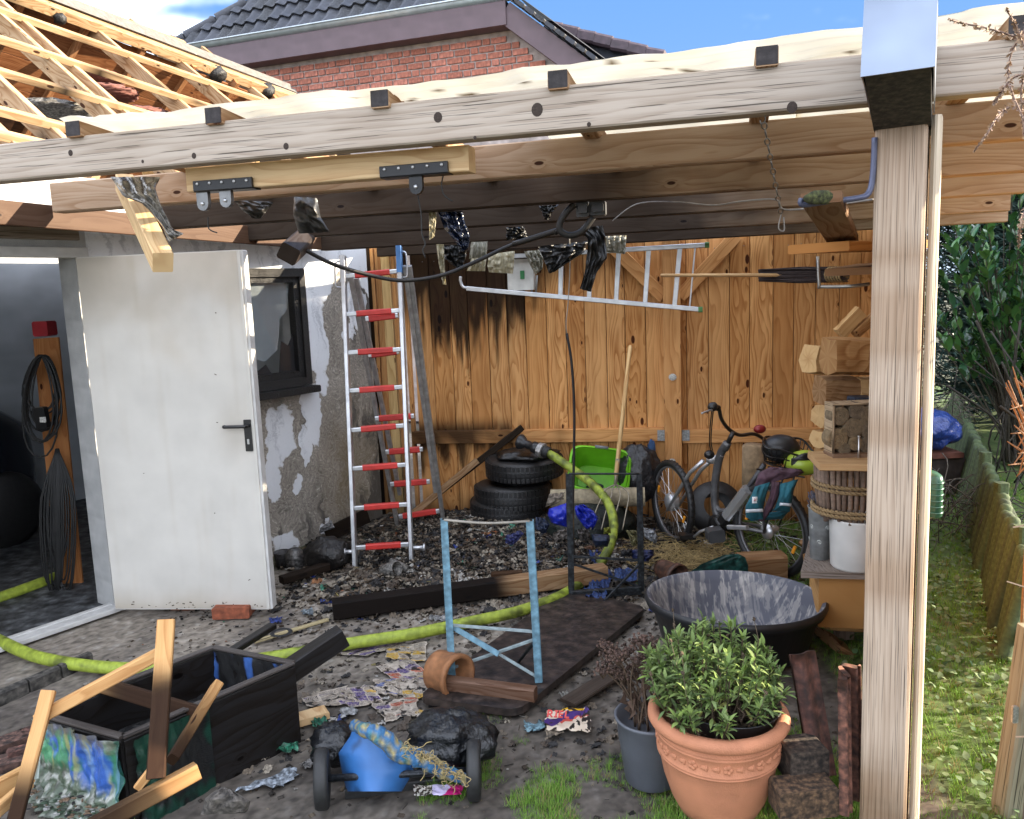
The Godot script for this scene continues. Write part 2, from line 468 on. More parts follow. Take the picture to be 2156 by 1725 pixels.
# ---------------------------------------------------------------- the brick house behind
func brick_house():
	var hd = V3(.945, 0, .326); var hn = Vector3(-hd.z, 0, hd.x)
	var o = d(1078, 60, 11.5)
	var th = thing("brick_house", "red brick house with half-hipped dark tiled roof behind the burnt garage", "house", V3(o.x, 0, o.z))
	var H = func(n, x, y, off = 0.0): return PP(Q(n, x, y), o + hn * off, hn)
	var uv = func(p): var q = p - o; return Vector2(q.dot(hd), p.y)
	var pt = func(u, y, off = 0.0): return Vector3(o.x, y, o.z) + hd * u + hn * off
	var e0 = H.call(2, 0, 380); var e1 = H.call(2, 1380, 178); var e2 = H.call(2, 1680, 400)
	var slope = (e2.y - e1.y) / (uv.call(e2).x - uv.call(e1).x)
	var ue = uv.call(e1).x
	var ul = uv.call(H.call(1, 1080, 240)).x
	# mortar body, a gable with both flanks sloping down
	var b = B.new()
	var bs = Basis(hd, Vector3.UP, hn)
	var poly = [Vector2(ul - 3.0, 0), Vector2(ue + 2.4, 0), Vector2(ue + 2.4, e1.y + slope * 2.4), Vector2(ue, e1.y), Vector2(ul + .2, e1.y), Vector2(ul - 3.0, e1.y + slope * 3.0)]
	b.prism(poly, Transform3D(bs, pt.call(0, 0, -.155)), .3)
	var wall = ob("wall", b, M("mortar", L(.55, .47, .43), .9, 0, "mot", 1.5), th)
	var bm = []
	for k in 3:
		var q = B.new(); q.box(Transform3D.IDENTITY, V3([.212, .212, .1][k], .072, .02), .003)
		bm.append(commit(q))
	var tints = []
	for k in 5: tints.append(M("brick%d" % k, L([.55, .62, .50, .58, .47][k], [.195, .235, .18, .215, .165][k], [.125, .16, .115, .145, .105][k]), .85, 0, "mot", 3.0 + k))
	var cnt = 0
	for region in [[uv.call(H.call(0, 545, 230)).x, ue + 1.0, 3.95, e1.y + .02], [uv.call(H.call(0, 838, 800)).x, uv.call(H.call(0, 892, 800)).x, .35, 2.05]]:
		var y = region[3]; var row = 0
		y = floor(y / .0925) * .0925
		while y > region[2]:
			var u = region[0] - .12 * (row % 2) - .06 * (row % 3)
			var k = row
			while u < region[1]:
				var head = k % 3 == 2
				var w = .105 if head else .225
				var cu = u + w / 2
				if (cu < ue or y < e1.y + slope * (cu - ue + .1) - .05) and y < e1.y - .03 and cnt < 300:
					inst("brick", bm[2 if head else 0], tints[rng.randi() % 5], Transform3D(bs.rotated(hn, rf(-.006, .006)), pt.call(cu, y, .004 + rf(-.002, .003))), wall)
					cnt += 1
				u += w + .012; k += 1
			y -= .0925; row += 1
	# fascia, gutter, barge board
	var pur = M("purple_board", L(.115, .075, .085), .55, 0, "soft", 1.0)
	b = B.new(); b.beam(pt.call(ul - .3, e1.y + .14, .13), pt.call(ue + .03, e1.y + .14, .13), .26, .30)
	ob("fascia", b, pur, th)
	b = B.new(); b.beam(pt.call(ue, e1.y + .16, .14), pt.call(ue + 2.4, e1.y + .16 + slope * 2.4, .14), .2, .27)
	ob("barge_board", b, pur, th)
	var gut = B.new(); gut.sm(true)
	var gy = e1.y + .37
	var prof = []
	for k in 9: prof.append(Vector2(cos(PI + PI * k / 8) * .085, sin(PI + PI * k / 8) * .085))
	gut.grid(func(u, w):
		var q = prof[roundi((1 - w) * 8)]
		return pt.call(lerpf(ul - .1, ue + .22, u), gy + q.y, .225 + q.x), 2, 8)
	gut.tube([pt.call(ul - .1, gy, .31), pt.call(ue + .22, gy, .31)], .014)
	for k in 9:
		var u = lerpf(ul, ue + .1, k / 8.0)
		gut.tube([pt.call(u, gy - .088, .225), pt.call(u + .03, gy - .088, .225)], .02, 6)
	gut.grid(func(u, w): var a = PI * u; return pt.call(ue + .22, gy - sin(a) * .085 * w, .225 + cos(a) * .085), 8, 1)
	ob("gutter", gut, M("zinc_gutter", L(.45, .50, .52), .35, .6, "soft", 2.0), th)
	# half-hip roof of pantiles
	var ang = deg_to_rad(50)
	var ru = Vector3(0, sin(ang), 0) - hn * cos(ang)
	var rn = Vector3(0, cos(ang), 0) + hn * sin(ang)
	var r0 = pt.call(0, gy + .02, .22)
	b = B.new()
	var RP = func(n, x, y): return PP(Q(n, x, y), r0, rn)
	var la = RP.call(1, 1085, 222); var lb = RP.call(1, 1480, 0)
	var ra = RP.call(2, 1440, 25); var rbb = RP.call(2, 1330, -60)
	var tu = func(p): var q = p - r0; return Vector2(q.dot(hd), q.dot(ru))
	var A = tu.call(la); var Bb = tu.call(lb); var C = tu.call(ra); var Dd = tu.call(rbb)
	var left = func(v): return lerpf(A.x, Bb.x, (v - A.y) / (Bb.y - A.y))
	var right = func(v): return C.x - v * .45
	var rp = func(u, v, off = 0.0): return r0 + hd * u + ru * v + rn * off
	b.quad(rp.call(left.call(0), 0, -.06), rp.call(right.call(0), 0, -.06), rp.call(right.call(3.2), 3.2, -.06), rp.call(left.call(3.2), 3.2, -.06))
	var roof = ob("roof", b, M("roof_dark", L(.03, .032, .04), .8), th)
	var tile = B.new(); tile.sm(true)
	var TF = func(u, w):
		var x = (u - .5) * .215
		var zz = .022 * cos(u * TAU - .9) + (.035 if w < .5 else 0.0)
		return Vector3(x, -.17 + .36 * w, zz)
	tile.grid(TF, 8, 2)
	tile.st.set_smooth_group(-1)
	tile.grid(func(u, w): var p = TF.call(u, 0.0); return p + Vector3(0, .002, -.02 * w), 8, 1)
	var tm = commit(tile)
	var tmats = []
	for k in 4: tmats.append(M("pantile%d" % k, L([.045, .06, .052, .075][k], [.05, .064, .058, .078][k], [.066, .08, .075, .088][k]), .62, 0, "blot" if k > 1 else "mot", 2.0 + k * .7))
	var rbas = Basis(hd, ru, rn)
	for row in 9:
		var v = .12 + row * .33
		var u = floor(left.call(v) / .2) * .2
		while u < right.call(v):
			if u > left.call(v) - .02:
				inst("roof_tile", tm, tmats[rng.randi() % 4], Transform3D(rbas, rp.call(u, v, 0)), roof)
			u += .2
	var ht = B.new(); ht.sm(true); ht.lathe([Vector2(.085, -.26), Vector2(.07, .26)], 10, Transform3D.IDENTITY, 0, PI)
	var hm = commit(ht)
	for side in 2:
		for k in 9:
			var v = k * .33 + .1
			var p0 = rp.call(left.call(v) if side == 0 else right.call(v) + .06, v, -.03)
			var p1 = rp.call(left.call(v + .3) if side == 0 else right.call(v + .3) + .06, v + .3, -.03)
			var xf = along(p0, p1 - p0)
			xf.basis = Basis(xf.basis.y.cross(rn).normalized() * -1, xf.basis.y, rn) if false else Basis((p1 - p0).normalized().cross(rn).normalized(), (p1 - p0).normalized(), rn)
			inst("ridge_tile", hm, tmats[1], xf, roof)
	# verge of the long roof, going down to the right
	b = B.new(); b.sm(true)
	var vm = []
	for k in 16:
		var u = ue + .12 + k * .13
		var y = e1.y + .40 + slope * (u - ue)
		var q = B.new()
		q.box(Transform3D(bs.rotated(hn, atan(slope)), pt.call(u, y, .18)), V3(.14, .05, .34), .01)
		ob("verge_tile", q, tmats[3 if k % 2 else 0], roof)
	b = B.new()
	b.quad(pt.call(ue + .1, e1.y + .42, .1), pt.call(ue + 2.5, e1.y + .42 + slope * 2.4, .1), pt.call(ue + 2.7, e1.y + .6 + slope * 2.4, -3), pt.call(ue - .6, e1.y + 1.2, -3))
	ob("side_slope", b, M("roof_dark", L(.03, .032, .04), .8), th)
	# lower annex roof with purple ridge tiles
	var a0 = PP(Q(2, 1600, 170), o - hn * .8, hn); var a1 = PP(Q(2, 2200, 330), o - hn * .8, hn)
	b = B.new()
	b.quad(a0 + V3(0, -2, 0), a1 + V3(0, -2, 0), a1, a0)
	var ax = ob("annex_roof", b, M("annex_dark", L(.025, .03, .05), .7), th)
	for k in 7:
		var p0 = a0.lerp(a1, k / 6.0); var p1 = a0.lerp(a1, (k + 1) / 6.0)
		var q = B.new(); q.beam(p0 + V3(0, .01 * (k % 2), 0), p1 + V3(0, .02, 0), .3, .16, Vector3.UP, .03)
		ob("ridge_tile", q, M("purple_tile", L(.10, .065, .08), .6), ax)

# ---------------------------------------------------------------- garage
func plaster():
	var w = 1024; var h = 1024
	var by = PackedByteArray(); by.resize(w * h * 3)
	var he = PackedByteArray(); he.resize(w * h * 3)
	var el = []
	for q in [[590, 915, 34, 62], [575, 1000, 16, 60], [655, 870, 17, 62], [640, 940, 12, 45], [628, 1020, 12, 25], [600, 1145, 30, 28], [680, 1110, 14, 14], [668, 720, 26, 110], [700, 1112, 10, 10], [735, 700, 12, 22], [745, 640, 20, 60]]:
		var p = GW(Vector2(q[0], q[1])); var p2 = GW(Vector2(q[0] + q[2], q[1])); var p3 = GW(Vector2(q[0], q[1] - q[3]))
		el.append([(p - gA).dot(gW), p.y, absf((p2 - p).dot(gW)), absf(p3.y - p.y)])
	var n = FastNoiseLite.new(); n.seed = 9; n.frequency = 1.0; n.fractal_octaves = 5; n.noise_type = 3
	for j in h:
		var y0 = 2.6 * (1 - (j + .5) / h)
		for i in w:
			var y = y0
			var s = 2.45 * (i + .5) / w
			var s0 = s
			y += n.get_noise_2d(s0 * 5, y0 * 5 + 70) * .12
			s += n.get_noise_2d(s0 * 5 + 9, y0 * 5) * .09 + n.get_noise_2d(s0 * 22 + 9, y0 * 22) * .02
			var a = n.get_noise_2d(s0 * 4, y0 * 4); var b = n.get_noise_2d(s * 60, y * 60); var st = n.get_noise_2d(s * 14, y * 1.5)
			var f = (y - 1.80 + .22 * sin(s * 5.3)) * 2.5
			for q in el:
				var e = 1.0 - sqrt(pow((s - q[0]) / q[2], 2) + pow((y - q[1]) / q[3], 2))
				f = maxf(f, e * .55)
			f += a * .28 + b * .02
			var c = Vector3(.26, .235, .20) * (1 + b * .9 + a * .35)
			c = c.lerp(Vector3(.5, .48, .42), smoothstep(.32, .5, b))
			c = c.lerp(Vector3(.17, .12, .055), smoothstep(1.55, 2.0, s) * smoothstep(1.3, .5, y) * .75 * (.7 + st))
			c = c.lerp(Vector3(.035, .032, .03), smoothstep(.2, .6, st + a * .3 + .45 * smoothstep(2.0, 2.3, s) + .3 * smoothstep(.5, .1, y)) * .8)
			var hv = 90 + b * 60
			if f > 0:
				c = Vector3(.66, .68, .71) * (1 + a * .08 + b * .05)
				c = c.lerp(Vector3(.28, .30, .34), smoothstep(.18, .55, st + b * .35 + .15 * smoothstep(1.2, 2.2, y)) * .55)
				c = c.lerp(Vector3(.34, .32, .29), smoothstep(.05, .0, f) * .6)
				hv = 190
			var q = (j * w + i) * 3
			var sc = Color(clampf(c.x, .01, 1), clampf(c.y, .01, 1), clampf(c.z, .01, 1)).linear_to_srgb()
			by[q] = int(sc.r * 255); by[q + 1] = int(sc.g * 255); by[q + 2] = int(sc.b * 255)
			var v = int(clampf(hv, 0, 255)); he[q] = v; he[q + 1] = v; he[q + 2] = v
	var m = StandardMaterial3D.new(); m.resource_name = "peeling_paint"
	m.albedo_texture = ImageTexture.create_from_image(Image.create_from_data(w, h, false, Image.FORMAT_RGB8, by))
	var hn = Image.create_from_data(w, h, false, Image.FORMAT_RGB8, he); hn.convert(Image.FORMAT_RGBA8); hn.bump_map_to_normal_map(3.0)
	m.normal_enabled = true; m.normal_texture = ImageTexture.create_from_image(hn)
	m.roughness = .8; m.cull_mode = BaseMaterial3D.CULL_DISABLED
	return m

func garage():
	var th = thing("garage", "white painted garage with peeling wall, open doorway and burnt-off roof", "garage", gA)
	var gb = Basis(gW, Vector3.UP, gN)
	var pm = plaster()
	var white = M("garage_white", L(.46, .46, .45), .8, 0, "soft", 2.5, "ng", .4)
	var wx0 = 1.08; var wx1 = 1.60; var wy0 = 1.27; var wy1 = 2.03
	# wall round the window, faced with the peeling paint
	var b = B.new()
	for q in [[.07, wx0, 0, 2.6], [wx1, 2.32, 0, 2.6], [wx0, wx1, 0, wy0], [wx0, wx1, wy1, 2.6]]:
		var u0 = q[0] / 2.45; var u1 = q[1] / 2.45; var v0 = 1 - q[2] / 2.6; var v1 = 1 - q[3] / 2.6
		b.quad(gs(q[0], q[2]), gs(q[1], q[2]), gs(q[1], q[3]), gs(q[0], q[3]), Vector2(u0, v0), Vector2(u1, v0), Vector2(u1, v1), Vector2(u0, v1))
	b.quad(gs(2.32, 0), gs(2.32, 0, -.2), gs(2.32, 2.6, -.2), gs(2.32, 2.6), Vector2(.95, 1), Vector2(.9, 1), Vector2(.9, 0), Vector2(.95, 0))
	ob("window_wall", b, pm, th)
	b = B.new()
	for q in [[.0, wx0, 0, 2.6], [wx1, 2.31, 0, 2.6], [wx0, wx1, 0, wy0], [wx0, wx1, wy1, 2.6], [-1.6, 0.0, 2.16, 2.6], [-2.6, -1.15, 0, 2.6]]:
		b.box(Transform3D(gb, gs((q[0] + q[1]) / 2, (q[2] + q[3]) / 2, -.103)), V3(q[1] - q[0] - .001, q[3] - q[2] - .001, .2), .002)
	ob("wall", b, white, th)
	# inside: floor, far walls, ceiling
	var inner = M("inner_white", L(.5, .53, .56), .85, 0, "soft", 1.0)
	b = B.new()
	b.box(Transform3D(gb, gs(-.3, 1.3, -3.2)), V3(5.6, 2.6, .1), .002)
	b.box(Transform3D(gb, gs(2.36, 1.3, -1.7)), V3(.1, 2.6, 3.0), .002)
	b.box(Transform3D(gb, gs(-2.6, 1.3, -1.7)), V3(.1, 2.6, 3.0), .002)
	ob("inner_wall", b, inner, th)
	b = B.new(); b.box(Transform3D(gb, gs(-.15, .0, -1.65)), V3(5.0, .03, 3.1), .002)
	ob("floor", b, M("garage_floor", L(.16, .17, .18), .7, 0, "blot", 1.2), th)
	b = B.new(); b.box(Transform3D(gb, gs(-.15, 2.42, -1.5)), V3(5.0, .05, 2.6), .002)
	ob("ceiling", b, M("ceiling", L(.2, .2, .2), .9), th)
	# door frame
	var fm = M("frame_paint", L(.56, .55, .53), .5, 0, "soft", 3.0)
	var fr = B.new()
	fr.beam(gs(.02, 0, .012), gs(.02, 2.2, .012), .07, .05)
	fr.beam(gs(.055, 0, .03), gs(.055, 2.16, .03), .02, .07)
	fr.beam(gs(-1.2, 2.17, .012), gs(.06, 2.17, .012), .05, .06)
	fr.beam(gs(-1.2, .02, .005), gs(.05, .02, .005), .09, .03)
	fr.beam(gs(-1.2, .03, -.05), gs(.05, .03, -.05), .04, .02)
	var frame = ob("door_frame", fr, fm, th)
	# door leaf, swung open
	var h0 = g(240, 1283, .04); var h1 = g(583, 1283, .04)
	h1 = h0 + (h1 - h0).normalized() * .99
	var dd = (h1 - h0).normalized(); var dn = Vector3(-dd.z, 0, dd.x)
	var db = Basis(dd, Vector3.UP, dn)
	var top = 2.1
	b = B.new(); b.box(Transform3D(db, h0 + dd * .495 + V3(0, top / 2, 0) - dn * .02), V3(.97, top, .045), .006)
	var dm = M("door_paint", L(.56, .535, .485), .42, 0, "faint", .9)
	var door = ob("door", b, dm, th)
	b = B.new(); b.sm(true)
	b.cf = func(p):
		var u = (p - h0).dot(dd); var y = p.y
		var k = nz.get_noise_2d(u * 3, y * 3); var st = nz.get_noise_2d(u * 22, y * 1.1 + 5)
		var q = Color(1, 1, 1).lerp(Color(.80, .74, .66), clampf(smoothstep(1.5, 2.15, y + k * .5) * .8 + smoothstep(.1, .5, st) * .25, 0, 1))
		q = q.lerp(Color(.70, .62, .52), smoothstep(.22, .0, y + .1 * k + .05 * st) * .7)
		return q.lerp(Color(.75, .70, .64), exp(-(pow((u - .86) / .10, 2) + pow((y - 1.12) / .16, 2))) * .6)
	b.grid(func(u, v): return h0 + dd * (.012 + .95 * u) + V3(0, .006 + (top - .012) * v, 0) + dn * .004, 40, 80)
	ob("door_face", b, dm, door)
	b = B.new(); b.box(Transform3D(db, h0 + dd * .985 + V3(0, top / 2, 0) - dn * .035), V3(.022, top, .06), .004)
	ob("door_rebate", b, fm, door)
	var hp = PP(Q(4, 1490, 1170), h0, dn)
	b = B.new(); b.box(Transform3D(db, hp + dn * .006), V3(.042, .185, .012), .003)
	ob("handle_plate", b, M("black_plastic", L(.015, .014, .014), .35), door)
	var q0 = PP(Q(4, 1488, 1110), h0, dn)
	b = B.new(); b.sm(true)
	b.tube(spl([q0, q0 + dn * .04, q0 + dn * .05 - dd * .02, q0 + dn * .05 - dd * .1, q0 + dn * .05 - dd * .125, q0 + dn * .03 - dd * .13], 4), .010, 8)
	ob("handle", b, mats.black_plastic, door)
	b = B.new(); b.box(Transform3D(db, hp + dn * .014 + V3(0, -.035, 0)), V3(.012, .03, .004), .002)
	ob("keyhole", b, M("steel", L(.55, .55, .56), .3, .9, ""), door)
	# scuffs along the foot of the door
	var ru = B.new()
	for k in 46:
		var t = rf(.12, .96)
		ru.box(Transform3D(db.rotated(dn, rf(-.6, .6)), h0 + dd * t + V3(0, rf(.005, .05) if k < 40 else rf(.1, 1.9), 0) + dn * .0055), V3(rf(.003, .016), rf(.002, .006), .002), .0005)
	ob("scuff_marks", ru, M("rust_scuff", L(.10, .07, .05), .9), door)
	# window
	var charf = M("charred_wood", L(.022, .020, .019), .45, 0, "cell", 6.0, "cracks", 1.6)
	b = B.new()
	for q in [[wx0, wx0 + .05, wy0, wy1], [wx1 - .05, wx1, wy0, wy1], [wx0 + .05, wx1 - .05, wy0, wy0 + .06], [wx0 + .05, wx1 - .05, wy1 - .05, wy1]]:
		b.box(Transform3D(gb, gs((q[0] + q[1]) / 2, (q[2] + q[3]) / 2, -.02)), V3(q[1] - q[0], q[3] - q[2], .07), .008)
	var win = ob("window", b, charf, th)
	var crk = M("crazed_frame", L(.035, .03, .027), .5, 0, "cell", 9.0, "cracks", 2.0)
	b = B.new()
	for q in [[wx0 - .05, wx0 + .002, wy0 - .05, wy1 + .05], [wx1 - .002, wx1 + .05, wy0 - .05, wy1 + .05], [wx0, wx1, wy0 - .05, wy0 + .01], [wx0, wx1, wy1 - .01, wy1 + .05]]:
		b.box(Transform3D(gb, gs((q[0] + q[1]) / 2, (q[2] + q[3]) / 2, .012)), V3(q[1] - q[0], q[3] - q[2], .045), .01)
	ob("frame", b, crk, win)
	b = B.new(); b.box(Transform3D(gb, gs((wx0 + wx1) / 2, wy0 - .08, .04)), V3(.66, .05, .12), .008)
	ob("sill", b, charf, win)
	var glass = StandardMaterial3D.new(); glass.albedo_color = Color(.8, .85, .88, .12); glass.transparency = BaseMaterial3D.TRANSPARENCY_ALPHA; glass.roughness = .03; glass.resource_name = "glass"
	mats.glass = glass
	b = B.new()
	b.prism([Vector2(wx0 + .05, wy0 + .2), Vector2(wx0 + .05, wy1 - .05), Vector2(wx1 - .05, wy1 - .05), Vector2(wx1 - .09, 1.78), Vector2(wx1 - .16, 1.72), Vector2(wx1 - .2, 1.5), Vector2(wx0 + .2, 1.42)], Transform3D(gb, gs(0, 0, -.03)), .004)
	ob("pane", b, glass, win)
	var soot = M("sooty_glass", L(.03, .03, .032), .12, 0, "soft", 2.0)
	for sh in [[Vector2(1.40, 1.32), Vector2(1.55, 1.32), Vector2(1.55, 1.60), Vector2(1.50, 1.52), Vector2(1.44, 1.56)], [Vector2(1.13, 1.32), Vector2(1.34, 1.32), Vector2(1.29, 1.40), Vector2(1.22, 1.36), Vector2(1.16, 1.44)]]:
		b = B.new(); b.prism(sh, Transform3D(gb, gs(0, 0, -.034)), .004); ob("glass_shard", b, soot, win)
	# soffit boards under the eave
	var brown = W("soffit_wood", L(.07, .038, .022), 0, .6)
	var sof = B.new(); sof.sm(false)
	var eave = Node3D.new(); eave.name = "eave"; th.add_child(eave)
	for k in 5:
		b = wb()
		b.beam(gs(-1.6, 2.33, .05 + k * .11), gs(1.75, 2.30 - k * .012, .03 + k * .012), .105, .02, Vector3.UP, .003, 1, .02, .02)
		ob("soffit_board", b, brown, eave)
	b = wb(); b.beam(gs(-1.6, 2.36, .58), gs(1.8, 2.27, .10), .02, .12); ob("eave_board", b, brown, eave)
	b = wb(); b.beam(gs(-1.6, 2.275, .02), gs(.02, 2.275, .02), .03, .07); ob("trim_board", b, W("trim_wood", L(.24, .20, .16), 2), eave)
	garage_roof(th)

func garage_roof(th):
	var az = deg_to_rad(27); var dip = deg_to_rad(4.6)
	var bd = V3(sin(az) * cos(dip), -sin(dip), -cos(az) * cos(dip))
	var hz = V3(cos(az), 0, sin(az))
	var sl = deg_to_rad(38)
	var dn = hz * cos(sl) - Vector3.UP * sin(sl)
	var rn = bd.cross(dn).normalized()
	if rn.y < 0: rn = -rn
	var e0 = g(0, 284, 2.86)
	var RP = func(x, y, off = 0.0): return PP(Q(1, x, y), e0 + rn * off, rn)
	var lit = W("fresh_batten", L(.34, .235, .135), 0); var old = W("old_timber", L(.32, .225, .13), 1); var dark = W("attic_wood", L(.20, .085, .035), 1)
	var roof = Node3D.new(); roof.name = "roof"; th.add_child(roof)
	var cc = func(p): return Color(1, 1, 1).lerp(Color(.05, .045, .04), smoothstep(.12, .38, nz.get_noise_3d(p.x * 2.2, p.y * 2.2, p.z * 2.2)))
	# battens
	for q in [[0, 75, 1700, 650, .05], [0, 245, 1450, 705, .05], [0, 440, 1200, 775, .045], [0, 668, 700, 845, .05], [0, 810, 420, 905, .05], [0, -130, 1100, 260, .05]]:
		var a = RP.call(q[0], q[1], .03); var b = RP.call(q[2], q[3], .03)
		var bb = wb(); bb.cf = cc; bb.beam(a - bd * .8, b, .056, q[4] * 1.05, rn, .004, 16); ob("batten", bb, lit, roof)
	# eave and ridge timber
	var bb = wb(); bb.cf = cc
	var r0 = RP.call(120, 0, .04); var r1 = RP.call(1780, 600, .04)
	bb.beam(r0 - bd * 1.4, r1, .16, .10, rn, .008, 16); ob("ridge_timber", bb, old, roof)
	bb = wb(); bb.cf = cc; bb.beam(r0 - bd * 1.4 - dn * .13 + rn * .04, r1 - dn * .12 + rn * .04, .13, .05, rn, .006, 10); ob("ridge_board", bb, W("grey_edge", L(.5, .44, .36), 2), roof)
	var felt = B.new(); felt.sm(true)
	felt.grid(func(u, w):
		var p = (r0 - bd * .6).lerp(r1, u)
		return p - dn * (.05 + .16 * w) + rn * (.075 + .05 * nz.get_noise_2d(u * 60, w * 4) + .03 * w), 60, 3)
	ob("roofing_felt", felt, M("grey_felt", L(.20, .18, .16), .9, 0, "mot", 4.0), roof)
	for k in 3:
		var t = [.1, .62, .84][k]
		var p = r0.lerp(r1, t)
		felt = B.new(); felt.sm(true); felt.blob(p + dn * .02 - rn * .03, V3(.07, .06, .07) * [.8, 1.5, 1.6][k], .5, .2, 4 + k)
		ob("charred_lump", felt, M("char", L(.014, .013, .013), .6, 0, "blot", 6.0, "nc", 1.5), roof)
	# rafters under the battens
	for q in [[125, 160], [500, 150], [985, 320], [1400, 470], [0, 530], [-120, 20], [-200, 640]]:
		var a = RP.call(q[0], q[1], -.04)
		bb = wb(); bb.cf = cc
		var up = a - dn * 1.2
		# stop under the ridge timber
		bb.beam(a - dn * .62, a + dn * maxf(.3, .25 - (a - e0).dot(dn)), .055, .13, rn, .004, 14); ob("rafter", bb, W("rafter_wood", L(.42, .29, .17), 1), roof)
	# boarding of the far slope, seen through the battens
	var rc = r0.lerp(r1, .5)
	var back = V3(-hz.x * cos(sl), -sin(sl), -hz.z * cos(sl))
	for k in 12:
		bb = wb(); bb.cf = cc
		var o = rc + back * (.1 + k * .17) - bd * .2 - rn * .06
		bb.beam(o - bd * 3.2, o + bd * (1.9 - .05 * (k % 3)), .02, .165, back, .003, 10); ob("roof_board", bb, dark, roof)
	for k in 7:
		bb = wb(); bb.cf = cc
		var o = rc + bd * (-2.4 + k * .62)
		bb.beam(o, o + back * 2.2, .06, .14, Vector3.UP, .004, 8); ob("rafter", bb, W("rafter_brown", L(.30, .15, .07), 1), roof)
	for k in 5:
		bb = wb()
		var o = rc + dn * 1.55 - bd * (1.6 - k * .62) - V3(0, .3, 0)
		bb.beam(o, o - V3(0, .0, 0) - hz * 1.6, .05, .15, Vector3.UP, .004, 2); ob("ceiling_joist", bb, W("joist_wood", L(.55, .37, .17), 0), roof)
	# insulation
	for k in 4:
		felt = B.new(); felt.sm(true)
		var o = RP.call([330, 560, 640, 850][k], [660, 470, 560, 690][k], -.3)
		felt.blob(o, V3(.26, .06, .3), .3, .5, 40 + k, 40, 24)
		ob("insulation", felt, M("grey_wool", L(.30, .29, .27), .95, 0, "blot", 5.0) if k == 0 else M("pink_wool", L(.24, .10, .08), .95, 0, "mot", 6.0), roof)
	# gable end of the roof
	bb = B.new()
	var gp = r1 - bd * .02
	bb.tri(gp - rn * .1, gp + dn * 2.2 - rn * .1, gp + back * 1.9)
	ob("gable_boards", bb, M("gable_dark", L(.05, .035, .025), .9), roof)

